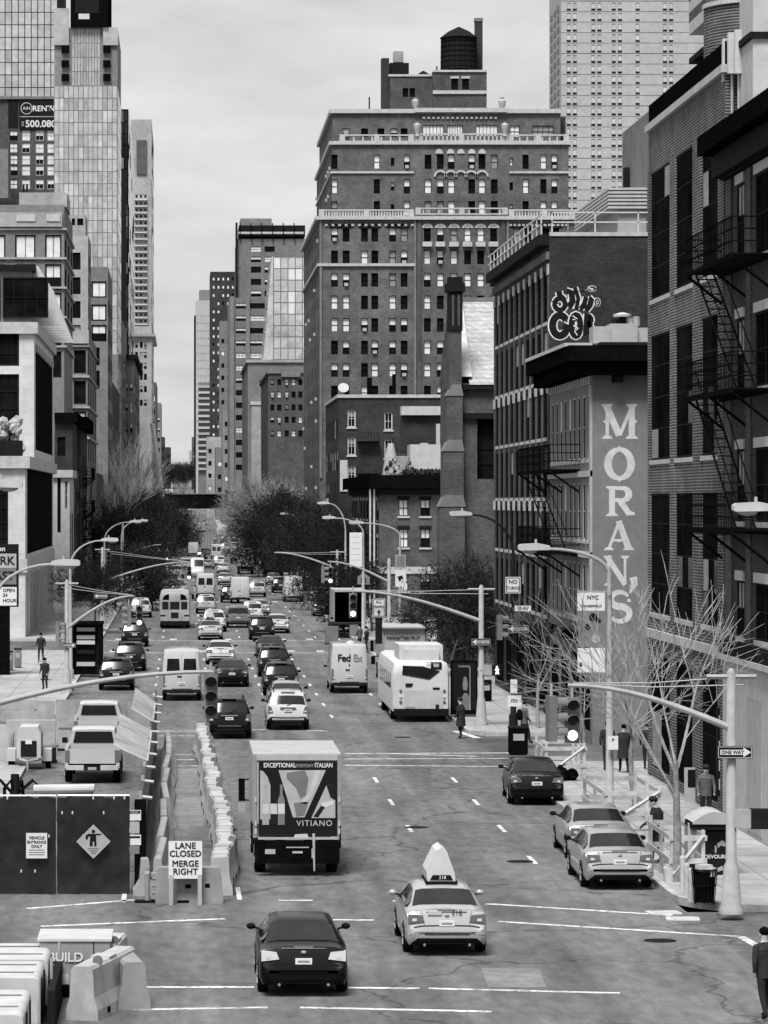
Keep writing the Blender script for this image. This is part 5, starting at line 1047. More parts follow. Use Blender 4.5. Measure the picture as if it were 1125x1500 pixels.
for kd, pt, x, y, lb, op in mid:
    cat = {'sedan': 'car', 'suv': 'SUV', 'minivan': 'minivan', 'van': 'van'}[kd]; cat = 'taxi' if 'taxi' in op else cat
    car(kd, pt, lb, R_(x, y), 0, cat, TR, tuple(o for o in op if o != 'front'), front='front' in op)
PK = 'cars parked along the left kerb'
for kd, pt, x, y, lb in (('suv', 'black', 170, 1012, 'black SUV parked at the left kerb by the plywood fence'), ('suv', 'black', 190, 984, 'black SUV parked ahead of another at the left kerb'), ('suv', 'black', 197, 948, 'black SUV parked in the shade by the news kiosk'), ('suv', 'white', 206, 905, 'white SUV parked at the left kerb before dark cars'), ('suv', 'black', 209, 893, 'black SUV parked just ahead of the white one'), ('suv', 'black', 214, 881, 'black SUV parked nearest the turning van'), ('sedan', 'grey', 221, 868, 'grey saloon parked at the left kerb beyond the SUVs')): car(kd, pt, lb, R_(x, y), 0, 'SUV' if kd == 'suv' else 'car', PK)
PK2 = 'cars parked along the right kerb'
for kd, pt, x, y, lb in (('van', 'white', 430, 882, 'white high roofed van parked at the right kerb'), ('suv', 'black', 411, 869, 'black SUV parked ahead of the white van at the right kerb'), ('sedan', 'silver', 401, 857, 'silver saloon parked ahead of the black SUV at the right kerb'), ('sedan', 'dim', 474, 903, 'dim grey saloon parked beside the open box truck'), ('suv', 'black', 440, 868, 'black SUV standing in the side street by the parked van')): car(kd, pt, lb, R_(x, y), 0, 'van' if kd == 'van' else 'car', PK2)
o_ = car('suv', 'white', 'white SUV waiting in the left side street by the stone corner building', (0, 0), 0, 'SUV', None, ('ss',)); o_.location = (-13.0, 351, 0); o_.rotation_euler = (0, 0, R(-90))
o_ = car('minivan', 'silver', 'silver minivan turning across the avenue, seen from its side', (0, 0), 0, 'minivan', None, ('side',)); o_.location = (PX(223, 452), 452, 0); o_.rotation_euler = (0, 0, R(82))
for i, (x, y, kd, pt) in enumerate(((277, 706, 'van', 'white'), (290, 708, 'van', 'dim'), (300, 709, 'van', 'white'), (311, 708, 'suv', 'black'), (268, 711, 'sedan', 'silver'), (322, 712, 'van', 'white'))):
    Yf = 1500+i*70; car(kd, pt, ('white van climbing the avenue beyond the viaduct', 'grey van climbing the avenue beyond the viaduct', 'second white van beyond the viaduct, right of the grey van', 'black SUV beyond the viaduct', 'silver saloon beyond the viaduct', 'white van beyond the viaduct near the right pavement')[i], (PX(x, Yf), Yf), 0, 'van' if kd == 'van' else 'car', TR)
# ---------------------------------------------------------------- trucks and buses
def truck(label, x, y, w, h0, h1, length, box_m, cab_m='white', name='box_truck', rz=0, open_=False, side_m=None):
    X, Y = R_(x, y); root = thing(name, label, 'truck', (X, Y, 0), rz); q = MB(); hw = w/2; t = .06
    sm = side_m or box_m
    q.box(-hw, -hw+t, 0, length, h0, h1, sm); q.box(hw-t, hw, 0, length, h0, h1, sm); q.box(-hw+t, hw-t, 0, length, h0, h0+t, 'dark'); q.box(-hw, hw, -.002, length, h1, h1+.05, 'cream' if box_m != 'white' else 'white'); q.box(-hw+t, hw-t, length-t, length, h0+t, h1, box_m)
    q.obj('cargo_box', root)
    fr = MB(); fr.box(-hw-.01, -hw+.1, -.03, .03, h0, h1+.03, 'grey'); fr.box(hw-.1, hw+.01, -.03, .03, h0, h1+.03, 'grey'); fr.box(-hw+.1, hw-.1, -.03, .03, h1-.12, h1+.03, 'cream'); fr.box(-hw+.1, hw-.1, -.03, .03, h0-.02, h0+.06, 'grey'); fr.obj('rear_frame', root)
    if not open_: MB().box(-hw+.1, hw-.1, .0, .05, h0+.06, h1-.12, box_m).obj('rear_door', root)
    MB().box(-.45, -.33, .1, length+1.6, .55, h0-.02, 'dark').box(.33, .45, .1, length+1.6, .55, h0-.02, 'dark').obj('chassis', root)
    MB().box(-hw+.05, hw-.05, -.08, .08, .42, .56, 'dark').obj('rear_bumper', root)
    c = MB(); c.prism([(0, .5), (1.9, .5), (1.9, 1.35), (1.55, 2.35), (0, 2.45)], -hw+.12, hw-.12, cab_m); c.xf(lambda p: Vector((-p.y, p.x+length+.15, p.z))); c.obj('cab', root)
    MB().prism([(-hw+.2, 1.4), (hw-.2, 1.4), (hw-.3, 2.2), (-hw+.3, 2.2)], length+1.78, length+1.8, 'glass').obj('windscreen', root)
    for sg in (1, -1):
        for yy in (1.1, length+1.0): add_wheel(root, sg*(hw-.06), yy, .46, .3)
        m_ = MB(); m_.box(sg*(hw+.2)-.09, sg*(hw+.2)+.09, length+.7, length+.76, 1.5, 2.15, 'black'); m_.bar((sg*(hw-.15), length+.75, 2.15), (sg*(hw+.2), length+.73, 2.1), .02, 'black'); m_.bar((sg*(hw-.15), length+.75, 1.5), (sg*(hw+.2), length+.73, 1.55), .02, 'black'); m_.box(sg*(hw+.2)-.1, sg*(hw+.2)+.1, length+.7, length+.78, 1.2, 1.45, 'steel'); m_.obj('wing_mirror', root)
        MB().box(sg*(hw-.35)-.1, sg*(hw-.35)+.1, -.1, -.05, .6, .7, 'tail').obj('taillight', root); MB().box(sg*(hw+.005)-.02, sg*(hw+.005)+.02, .5, .7, .7, h0-.1, 'dark').obj('mudguard', root)
    return root
# wine delivery truck
Yt = G(435, 1283)[1]; st_ = Yt/5000
def tp(x, y): return ((x-435)*st_, PZ(y, Yt))
t = truck('box truck with a black wine advert lettered VITIANO on its rear door', 435, 1283, 2.38, 1.42, PZ(1107, Yt), 5.2, 'cream')
def tq(name, pts, m, y=-.035, th=.012, par=None):
    q = MB(); q.prism([tp(*p) for p in pts], y-th, y, m); return q.obj(name, par or t)
ad = tq('advert_panel', [(379, 1225), (494, 1225), (494, 1115), (379, 1115)], 'signk', -.032, .01)
tq('advert_picture', [(381, 1200), (396, 1200), (396, 1150), (392, 1138), (386, 1130), (381, 1128)], 'cream', -.043, .004, ad); tq('advert_picture', [(429, 1197), (446, 1197), (477, 1128), (408, 1128)], 'cream', -.043, .004, ad); tq('advert_picture', [(456, 1198), (491, 1198), (491, 1150), (478, 1150)], 'conc', -.043, .004, ad)
for p, m_ in (([(446, 1128), (452, 1140), (448, 1165), (440, 1170), (434, 1155), (420, 1140), (420, 1132)], 'stone3'), ([(462, 1128), (470, 1128), (458, 1165), (448, 1178), (440, 1176), (452, 1160)], 'offw'), ([(430, 1176), (452, 1174), (446, 1194), (434, 1196)], 'stone3')): tq('advert_detail', p, m_, -.048, .003, ad)
for p, m_ in (([(459, 1196), (470, 1180), (476, 1182), (466, 1197)], 'dark'), ([(478, 1150), (491, 1142), (491, 1172), (484, 1168)], 'dark'), ([(470, 1176), (488, 1172), (489, 1178), (474, 1184)], 'white')): tq('advert_detail', p, m_, -.0485, .003, ad)
for x, m_, lb in ((389, 'conc', 'offw'), (401, 'dark', 'offw'), (412, 'stone3', 'white')):
    bo = tq('bottle_picture', [(x-5, 1208), (x+5, 1208), (x+5, 1172), (x+2, 1163), (x+2, 1149), (x-2, 1149), (x-2, 1163), (x-5, 1172)], m_, -.053, .004, ad); tq('bottle_label', [(x-5, 1192), (x+5, 1192), (x+5, 1177), (x-5, 1177)], lb, -.058, .003, ad)
for s_, x, y, sz, m_ in (('EXCEPTIONAL', 409.5, 1121, .17, 'signw'), ('EVERYDAY', 446, 1121.5, .13, 'plastg'), ('ITALIAN', 474, 1121, .17, 'signw'), ('VITIANO', 460.5, 1206, .22, 'offw')): text(s_, sz, ad, (tp(x, y)[0], -.05, tp(x, y)[1]), m=m_, bold=.004 if sz < .2 else 0, sx=.78 if sz < .2 else 1.0, ex=.002, spacing=1.0 if sz < .2 else 1.15)
tq('lift_gate', [(376, 1264), (497, 1264), (497, 1230), (376, 1230)], 'black', -.1, .06); tq('gate_rail', [(378, 1229), (494, 1229), (494, 1226), (378, 1226)], 'steel', -.05, .1); tq('number_plate', [(388, 1250), (403, 1250), (403, 1243), (388, 1243)], 'cream', -.17, .01); tq('gate_label', [(428, 1249), (443, 1249), (443, 1246), (428, 1246)], 'offw', -.17, .01); tq('gate_latch', [(456, 1256), (460, 1256), (460, 1242), (456, 1242)], 'steel', -.17, .02); tq('gate_handle', [(419, 1241), (452, 1241), (452, 1239.5), (419, 1239.5)], 'steel', -.17, .02); tq('gate_lock', [(430, 1227), (452, 1227), (450, 1221), (432, 1222)], 'offw', -.06, .06); tq('gate_strap', [(459, 1275), (461, 1275), (461, 1220), (457, 1220)], 'steel', -.175, .01)
for y in (1170, 1205, 1216):
    for x in (374.5, 497): tq('marker_lamp', [(x-1.2, y+5), (x+1.2, y+5), (x+1.2, y-3), (x-1.2, y-3)], 'offw', -.035, .02)
# fruit truck, parked
Yf = G(580, 1004)[1]
t = truck('parked box truck lettered MANHATTAN FRUIT EXCHANGE on its rear', 591, 1002, 2.35, 1.3, PZ(921, Yf), 6.0, 'conc', side_m='cream')
text('MANHATTAN FRUIT', .24, t, (0, -.04, 2.55), m='signk', bold=.006, sx=.85); text('EXCHANGE', .16, t, (0, -.04, 2.33), m='signk', bold=.004, sx=.9); MB().box(-1.2, 1.2, -.25, .0, PZ(921, Yf)-.02, PZ(921, Yf)+.06, 'cream').obj('roof_lip', t)
# open truck, unloading
Yo2 = G(505, 936)[1]
t = truck('pale box truck with its rear door open showing a black interior', 512, 934, 2.4, 1.05, PZ(866, Yo2), 6.5, 'offw', open_=True, side_m='cream'); MB().box(-1.0, 1.0, 5.5, 5.6, 1.2, 3.6, 'black').obj('dark_interior_sheet', t)  # thin black sheet paints in the shade inside the open cargo box
MB().box(-1.0, 1.0, -1.4, -.05, 1.0, 1.1, 'dark').obj('lift_platform', t)
for i, (x, y, sz) in enumerate(((486, 944, .9), (519, 935, .7))):
    X, Y = G(x, y); q = MB(); q.box(-sz/2, sz/2, 0, sz, .1, .1+sz*1.3, 'stone3'); q.box(-sz/2-.02, sz/2+.02, -.02, sz+.02, 0, .1, 'dark'); tag(q.obj('crate_stack', None, (X, Y-.2, 0)), ('tall grey carton on a trolley behind the open box truck', 'smaller grey carton behind the open box truck')[i], 'carton')
Yx = 450
t = truck('long side on box truck painted with a portrait parked at the right kerb', 394, 845, 2.3, 1.0, 3.4, 6.5, 'stone3', rz=R(-22), side_m='stone3')
q = MB(); q.lathe([(.5, 0), (.5, .02)], 'cream', 20); q.xf(lambda p: Vector((-1.18-p.z, 1.6+p.x, 2.2+p.y))); q.obj('painted_oval', t)
for args in (('white box truck with ribbed rear doors in the far queue', 360, 841, 2.3, 1.1, 3.5, 6, 'offw'), ('tan box truck ahead of the ribbed white truck', 348, 826, 2.3, 1.0, 3.4, 6, 'conc'), ('pale square box truck in the middle of the far queue', 304, 811, 2.5, 1.0, 4.0, 7, 'offw'), ('grey box truck left of the pale square one', 282, 808, 2.5, 1.0, 4.0, 7, 'concd'), ('pale far trailer near the viaduct', 267, 781, 2.6, 1.0, 4.0, 9, 'offw')):
    t = truck(*args); 
    for k in (-.6, 0, .6): MB().box(k-.03, k+.03, -.045, .0, args[4]+.1, args[5]-.15, 'concd').obj('door_rib', t)
def bus(label, x, y, w, h, length, m_, name='city_bus', school=False):
    X, Y = R_(x, y); root = thing(name, label, 'bus', (X, Y, 0)); hw = w/2; b = MB(); secs = [(0, .94, h-.25), (.15, 1, h-.08), (.5, 1, h), (length-.5, 1, h), (length-.1, 1, h-.1), (length, .95, h-.3)]
    pr = lambda k, ht: [(-hw*k, .5), (hw*k, .5), (hw*k, ht-.45), (hw*k*.93, ht-.12), (hw*k*.75, ht), (-hw*k*.75, ht), (-hw*k*.93, ht-.12), (-hw*k, ht-.45)]
    idx = []
    for yy, k, ht in secs: idx.append(len(b.v)); b.v += [(px, yy, pz) for px, pz in pr(k, ht)]
    k_ = b.mi(m_)
    for a, c in zip(idx, idx[1:]):
        for i in range(8): j = (i+1) % 8; b.f.append((a+i, a+j, c+j, c+i)[::-1]); b.m.append(k_)
    b.f.append(tuple(idx[0]+i for i in range(8))); b.m.append(k_); b.f.append(tuple(idx[-1]+7-i for i in range(8))); b.m.append(k_)
    b.obj('body', root, smooth=45)
    for sg in (1, -1):
        for yy in (2.4, length-2.6): add_wheel(root, sg*(hw-.02), yy, .48, .3)
        n = 6
        for i in range(n): yy = 1.6+i*(length-2.6)/n; MB().box(sg*(hw+.006)-.01, sg*(hw+.006)+.01, yy, yy+(length-2.6)/n-.15, 1.5, h-.65, 'glass').obj('side_window', root)
        m2 = MB(); m2.box(sg*(hw+.25)-.1, sg*(hw+.25)+.1, length-.3, length-.25, 2.1, 2.5, 'black'); m2.bar((sg*hw*.9, length-.2, 2.5), (sg*(hw+.25), length-.27, 2.5), .025, 'black'); m2.obj('wing_mirror', root)
    MB().prism([(-hw*.8, 1.5), (hw*.8, 1.5), (hw*.8, h-.6), (-hw*.8, h-.6)], length-.02, length+.01, 'glass').obj('windscreen', root)
    MB().box(-hw*.97, hw*.97, -.09, .1, .3, .62, 'rubber').obj('rear_bumper', root)
    return root
Yb_ = G(617, 1058)[1]; sb = Yb_/5000
t = bus('white city bus with a dark wedge shaped rear window pulled in at the stop', 617, 1058, 2.6, PZ(968, Yb_), 12, 'white')
def bp(x, y): return ((x-618)*sb, PZ(y, Yb_))
def bq(name, pts, m, y=-.012, th=.02): return MB().prism([bp(*p) for p in pts], y-th, y+.06, m).obj(name, t)
bq('rear_window', [(590, 988), (630, 995), (645, 983), (637, 981), (620, 976), (591, 975)], 'glass'); bq('route_display', [(632, 980), (648, 980), (648, 970), (632, 970)], 'signk'); bq('display_digits', [(636, 977), (644, 977), (644, 972), (636, 972)], 'cream', -.035, .004)
bq('engine_door', [(593, 1040), (650, 1040), (650, 1011), (593, 1011)], 'offw', -.006, .012); bq('vent_grille', [(595, 1006), (604, 1006), (606, 1001), (595, 1001)], 'dark'); bq('vent_grille', [(635, 1010), (645, 1010), (645, 1007), (635, 1007)], 'dark'); bq('number_plate', [(595, 1038), (609, 1038), (609, 1035), (595, 1035)], 'plastg', -.02); bq('engine_vent', [(639, 1040), (644, 1040), (644, 1032), (639, 1032)], 'dark', -.02)
for x in (588, 652):
    for y, m_ in ((1012, 'tail'), (1020, 'tailc'), (1028, 'tail')):
        q = MB(); q.lathe([(.07, 0), (.07, .05)], m_, 12); q.xf(lambda p: Vector((p.x, -p.z, p.y))); px, pz = bp(x, y); q.obj('rear_lamp', t, (px, .01, pz), smooth=True)
q = MB(); q.box(-.95, 1.05, .8, 4.6, PZ(968, Yb_)-.02, PZ(946, Yb_), 'white'); q.box(-.75, .85, .5, .8, PZ(968, Yb_)-.02, PZ(952, Yb_), 'white'); q.obj('roof_engine_housing', t); text('2076', .2, t, (.42, -.03, PZ(972, Yb_)), m='concd', ex=.003)
Ys = G(256, 921)[1]
t = bus('grey toned school bus with arched rear windows queuing left of the SUVs', 256, 921, 2.42, 2.95, 9, 'conc', 'school_bus')
for x0_, x1_, z0_, z1_, nm in ((-1.0, -.5, 1.55, 2.15, 'rear_window'), (-.38, .38, 1.55, 2.15, 'rear_window'), (.5, 1.0, 1.55, 2.15, 'rear_window'), (-.3, .3, .85, 1.3, 'door_window')): MB().box(x0_, x1_, -.02, .05, z0_, z1_, 'glass').obj(nm, t)
for sg in (1, -1): MB().prism([(sg*.45, 2.3), (sg*1.0, 2.3), (sg*.85, 2.62), (sg*.6, 2.75), (sg*.45, 2.75)][::sg], -.015, .2, 'black').obj('rear_quarter_glass', t); MB().box(sg*.95-.2, sg*.95+.2, -.02, .05, 1.0, 1.1, 'black').obj('lamp_bar', t)
bus('white far coach near the viaduct', 295, 780, 2.5, 3.2, 11, 'white', 'coach')
# white pickups in the construction yard
def pickup(label, x, y):
    X, Y = R_(x, y); root = thing('pickup_truck', label, 'pickup', (X, Y, 0), group='white pickups in the work yard'); P = PAINT['white']; hw = .98
    q = MB(); q.box(-hw, -hw+.12, 0, 2.0, .55, 1.3, P); q.box(hw-.12, hw, 0, 2.0, .55, 1.3, P); q.box(-hw+.12, hw-.12, .06, 2.0, .55, .7, 'dark'); q.obj('bed', root); MB().prism([(-hw+.15, .72), (hw-.15, .72), (hw-.15, 1.25), (-hw+.15, 1.25)], 0, .07, P).obj('tailgate', root)
    st = [(1.95, .97, .5, 1.25, .76, 1.82), (2.15, .98, .45, 1.25, .77, 1.9), (3.2, .98, .45, 1.25, .77, 1.92), (3.5, .98, .45, 1.24, .78, 1.85), (4.2, .98, .45, 1.2, .85, 1.3), (5.2, .96, .45, 1.1, .85, 1.2), (5.5, .85, .5, .9, .7, .95)]
    b = MB(); rg = []
    for r_ in st: s_ = sec(r_); rg.append(len(b.v)); b.v += [(a, r_[0], z) for a, z in s_]+[(-a, r_[0], z) for a, z in s_[-2::-1]]
    k = b.mi(P)
    for a, c in zip(rg, rg[1:]):
        for i in range(13): j = (i+1) % 13; b.f.append((a+i, c+i, c+j, a+j)); b.m.append(k)
    b.f.append(tuple(rg[0]+i for i in range(13))); b.m.append(k); b.f.append(tuple(rg[-1]+12-i for i in range(13))); b.m.append(k); b.obj('cab', root, smooth=50)
    MB().prism([(-.74, 1.34), (.74, 1.34), (.66, 1.74), (-.66, 1.74)], 1.93, 1.96, 'glass').obj('rear_window', root)
    gpatch(lambda u, v: (lambda p, s_: Vector((p.x*(1 if s_ >= 0 else -1), p.y, p.z)))(at_(st, 3.55+.6*v, 4.05+(1-abs(u*2-1)*.95)*1.9), u*2-1), 8, 3, 'glass').obj('windscreen', root)
    for sg in (1, -1):
        gpatch(lambda u, v: (lambda p: Vector((p.x*sg, p.y, p.z)))(at_(st, 2.3+1.5*u, 3.12+.75*v)), 4, 2, 'glass', .008, sg < 0).obj('side_window', root)
        MB().box(sg*.89-.08, sg*.89+.08, -.03, .05, .8, 1.2, 'tail').obj('taillight', root)
        for yy in (.95, 4.5): add_wheel(root, sg*1.0, yy, .4, .26)
        MB().box(sg*1.1-.1, sg*1.1+.1, 3.45, 3.55, 1.22, 1.42, 'rubber').box(sg*.97-.04, sg*.97+.04, 3.48, 3.52, 1.26, 1.3, 'rubber').obj('wing_mirror', root)
        MB().box(sg*.62-.32, sg*.62+.32, -.12, .02, .5, .66, 'offw').obj('bumper_end', root)
    MB().box(-.3, .3, -.1, .02, .48, .64, 'dark').box(-.15, .15, -.12, -.09, .5, .6, 'cream').obj('bumper_step', root); return root
pickup('white pickup with open black tailgate parked in front in the work yard', 135, 1148); pickup('white pickup parked further back in the work yard', 143, 1100)
# ---------------------------------------------------------------- street lamps, signals, signs
def gzz(X): return .15 if (X < KL or X > KR) else 0
def lamp(label, X, Y, h, dx, m='pole', rise=1.6, group='cobra head street lamps'):
    """tapered pole, curved bracket arm, cobra head hanging dx metres to the side"""
    t = thing('street_lamp', label, 'street lamp', (X, Y, gzz(X)), 0, group); hp = h-rise
    MB().lathe([(.2, 0), (.2, .5), (.13, .6), (.07, hp)], m, 10).obj('post', t, smooth=True)
    sg = 1 if dx > 0 else -1; a = MB(); L_ = abs(dx)-.55
    a.tube([(sg*L_*(1-math.cos(u)), 0, hp-.05+(rise-.1)*math.sin(u)) for u in [math.pi/2*i/8 for i in range(9)]], [.06]*5+[.045]*4, m, 7); a.obj('bracket_arm', t, smooth=True)
    q = MB(); c0 = sg*(abs(dx)-.1); q.prism([(c0+sg*x, h-.1+z) for x, z in ((-.5, -.05), (-.46, -.08), (.44, -.1), (.5, -.06), (.5, .05), (.42, .1), (-.1, .13), (-.45, .06))][::sg], -.17, .17, 'offw'); q.obj('lamp_head', t); MB().ell((c0+sg*.15, 0, h-.2), (.25, .14, .1), 'cream', 10, 6).obj('refractor', t, smooth=True); MB().lathe([(.04, 0), (.04, .12)], 'cream', 8, (sg*(abs(dx)-.15), 0, h+.03)).obj('photocell', t)
    return t
def lp(label, px, hx, hy, Y, m='pole', rise=1.6):
    X = PX(px, Y); return lamp(label, X, Y, PZ(hy, Y)-gzz(X), PX(hx, Y)-X, m, rise)
lp('street lamp reaching over the construction yard beside the parking sign', -12, 100, 820, 114); lp('street lamp between the parking sign and the stone corner building', 103, 163, 788, 192); lp('street lamp by the old tenements with arm above the parked cars', 153, 200, 762, 279); lp('street lamp twinned behind another by the old tenements', 178, 211, 761, 345)
lp('street lamp whose head hangs against the stone corner building', -110, 10, 703, 86, rise=2.2); lp('banner bearing street lamp beside the bare pavement trees', 893, 778, 797, 105, rise=.9); lp('dark armed street lamp in front of the church', 752, 672, 749, 151, 'dark', 1.8); lp('street lamp over the far side of the white bus', 586, 520, 763, 228, rise=1.0); lp('street lamp with a tall arched arm by the brick corner house', 506, 472, 735, 280, rise=2.4); lp('street lamp holding the tall white banner', 532, 480, 756, 250, rise=1.2); lp('far street lamp among dark trees on the right', 440, 415, 751, 385)
lp('street lamp over the near pavement by the white shopfront', 1290, 1098, 737, 80, rise=1.5)
def head(parent, x, y, z, lit=0, rz=0, hang=True):
    o = MB().box(-.17, .17, 0, .2, -.55, .55, 'stone3').obj('signal_head', parent, (x, y, z), rz)
    for i in range(3):
        q = MB(); q.lathe([(.12, 0), (.12, .02)], 'lit' if i == lit else 'lens', 14); q.xf(lambda p: Vector((p.x, -p.z-.005, p.y-.36+.36*i))); q.obj('lens', o)
        v = MB(); n = 10
        for k in range(n):
            t0, t1 = R(-20+220*k/n), R(-20+220*(k+1)/n); c = -.36+.36*i
            v.quad([(.15*math.cos(t0), -.28, c+.15*math.sin(t0)), (.15*math.cos(t0), 0, c+.15*math.sin(t0)), (.15*math.cos(t1), 0, c+.15*math.sin(t1)), (.15*math.cos(t1), -.28, c+.15*math.sin(t1))], 'stone3')
        v.obj('visor', o)
    return o
def mast(label, X, Y, hp, tipX, tipz, heads, z_att=None, m='pole', wires=True, pole_heads=()):
    t = thing('traffic_signal', label, 'traffic light', (X, Y, gzz(X)), 0); z_att = z_att or hp-1.6
    MB().lathe([(.3, 0), (.29, .12), (.25, .2), (.18, 1.15), (.13, 1.25), (.11, hp), (.05, hp+.1)], m, 12).obj('post', t, smooth=True)
    a = MB(); dx = tipX-X; a.tube([(dx*u, 0, z_att+(tipz-z_att)*math.sin(u*math.pi/2)) for u in [i/12 for i in range(13)]], [.09-.045*i/12 for i in range(13)], m, 8); a.obj('mast_arm', t, smooth=True)
    if wires:
        w = MB(); 
        for dz in (0, -.2): w.tube([(.3 if dx < 0 else -.3, 0, hp-.1+dz), (dx*.5, 0, (hp+tipz)/2-.1+dz/2), (dx*.97, 0, tipz+.05)], .016, 'cream', 4)
        w.tube([(-.6, 0, hp-.1), (.6, 0, hp-.1)], .06, m, 6); w.obj('guy_wires', t)
    for hx, hz, lit, rz in heads:
        hd = head(t, hx-X, -.1, hz, lit, rz); MB().tube([(0, .1, .55), (0, .1, .85)], .035, m, 6).obj('hanger', hd)
    for dx2, hz, rz in pole_heads: head(t, dx2, -.15, hz, -1, rz)
    return t
Yn = 82.5; mast('traffic signal on a long mast arm above the near phone kiosk', PX(1071, Yn), Yn, PZ(985, Yn)-.15, PX(832, Yn), PZ(1004, Yn)-.15, [(PX(838, Yn), PZ(1055, Yn)-.15, 0, 0), (PX(828, Yn)-.25, PZ(1052, Yn)-.15, -1, R(100))], PZ(1067, Yn)-.15)
Yn = 85.5; mast('traffic signal arm stretching over the construction fence', PX(-160, Yn), Yn, 6.5, PX(312, Yn), PZ(984, Yn)-.15, [(PX(309, Yn), PZ(1020, Yn)-.15, -1, 0)], PZ(1085, Yn), wires=False)
Yn = 152; mast('traffic signal beyond the bus with its arm over the delivery van', PX(705, Yn), Yn, PZ(860, Yn)-.15, PX(515, Yn), PZ(866, Yn)-.15, [(PX(517, Yn), PZ(887, Yn)-.15, 0, 0)], PZ(915, Yn), pole_heads=())
Yn = 178; mast('traffic signal on the left kerb above the parked SUVs', PX(98, Yn), Yn, PZ(852, Yn)-.15, PX(196, Yn), PZ(873, Yn)-.15, [(PX(204, Yn), PZ(906, Yn), 0, 0), (PX(186, Yn), PZ(907, Yn), -1, R(-80))], PZ(925, Yn), pole_heads=((-.35, PZ(930, Yn), R(80)),))
Yn = 272; mast('traffic signal on the left kerb by the old white house', PX(150, Yn), Yn, PZ(806, Yn), PX(278, Yn), PZ(826, Yn), [(PX(277, Yn), PZ(842, Yn), 0, 0)], PZ(855, Yn), pole_heads=((.5, PZ(820, Yn), 0),))
Yn = 365; mast('far traffic signal pair over the left lanes', PX(180, Yn), Yn, 7.5, PX(236, Yn), PZ(800, Yn), [(PX(233, Yn), PZ(816, Yn), -1, 0), (PX(245, Yn), PZ(816, Yn), 0, 0)], 4.0, wires=False)
Yn = 226; mast('traffic signal with arm over the open box truck', PX(570, Yn), Yn, PZ(820, Yn)-.15, PX(480, Yn), PZ(826, Yn), [(PX(484, Yn), PZ(846, Yn), 0, 0), (PX(475, Yn), PZ(845, Yn), -1, R(90))], PZ(856, Yn), wires=False)
Yn = 292; mast('traffic signal on the right kerb beyond the open box truck', PX(494, Yn), Yn, PZ(807, Yn)-.15, PX(402, Yn), PZ(812, Yn), [], PZ(836, Yn), pole_heads=((.3, PZ(835, Yn), 0),))
def sign(name, label, X, Y, zc, w, h, m='signw', lines=(), tm='signk', border=None, post=None, cat='sign', rz=0, th=.02):
    t = thing(name, label, cat, (X, Y, zc if not post else gzz(X)), rz); z = 0 if not post else zc-gzz(X)
    MB().box(-w/2, w/2, -th, 0, z-h/2, z+h/2, m).obj('panel', t)
    if border:
        q = MB(); e = min(w, h)*.05
        for a in ((-w/2+e, w/2-e, z-h/2+e, z-h/2+2*e), (-w/2+e, w/2-e, z+h/2-2*e, z+h/2-e), (-w/2+e, -w/2+2*e, z-h/2+2*e, z+h/2-2*e), (w/2-2*e, w/2-e, z-h/2+2*e, z+h/2-2*e)): q.box(a[0], a[1], -th-.003, -th+.001, a[2], a[3], border)
        q.obj('border', t)
    for s_, x, zz, sz, *mm in lines: text(s_, sz, t, (x, -th-.003, z+zz), m=mm[0] if mm else tm, bold=sz*.02, ex=.002)
    if post: MB().lathe([(.04, 0), (.035, zc+h/2-gzz(X))], 'steel', 6, (0, .05, 0)).obj('post', t)
    return t
def arrow(t, pts, m, y=-.026, z=0): MB().prism([(x, zz+z) for x, zz in pts], y-.003, y+.002, m).obj('arrow', t)
def one_way(label, xa, xb, yc, Y, left):
    w = (xb-xa)*Y/5000; h = w*.36; t = sign('one_way_sign', label, PX((xa+xb)/2, Y), Y-.2, PZ(yc, Y), w, h, 'signk', (), border='offw'); s_ = -1 if left else 1
    pts = [(-s_*w*.42, -h*.2), (s_*w*.24, -h*.2), (s_*w*.24, -h*.38), (s_*w*.46, 0), (s_*w*.24, h*.38), (s_*w*.24, h*.2), (-s_*w*.42, h*.2)]; arrow(t, pts if s_ > 0 else pts[::-1], 'signw')
    text('ONE WAY', h*.38, t, (-s_*w*.07, -.033, -.0), m='signk', bold=.004, ex=.002)
one_way('black one way sign with white arrow on the near right signal post', 1049, 1100, 1101, 82.5, False); one_way('one way sign pointing to the kerb on the post beyond the bus', 690, 718, 940, 152, True); one_way('one way sign on the no turns post', 743, 774, 921, 150.5, True); one_way('one way sign on the left signal post', 92, 111, 945, 178, False); one_way('one way sign hanging from the left signal arm wire', 138, 158, 873, 180, True)
t = sign('no_turns_sign', 'white NO TURNS sign on the lamp post before the church', PX(751, 150.5), 150.4, PZ(857, 150.5), .66, .72, 'signw', (('NO', 0, .14, .24), ('TURNS', 0, -.14, .2)), border='signk')
t = sign('street_name_sign', 'small white street name plate reading 10 AV below the no turns sign', PX(765, 150.5), 150.3, PZ(891, 150.5), .72, .24, 'signw', (('10 AV', 0, 0, .2),))
t = sign('all_traffic_sign', 'white ALL TRAFFIC sign with upward arrow above the fruit truck', PX(554, 153), 152.5, PZ(890, 153), .56, .82, 'signw', (('ALL', 0, .26, .17), ('TRAFFIC', 0, .05, .13)), border='signk'); arrow(t, [(-.03, -.33), (.03, -.33), (.03, -.2), (.09, -.2), (0, -.08), (-.09, -.2), (-.03, -.2)], 'signk')
MB().box(-.15, .15, -.05, .2, -1.6, -.42, 'dark').obj('bracket', t)
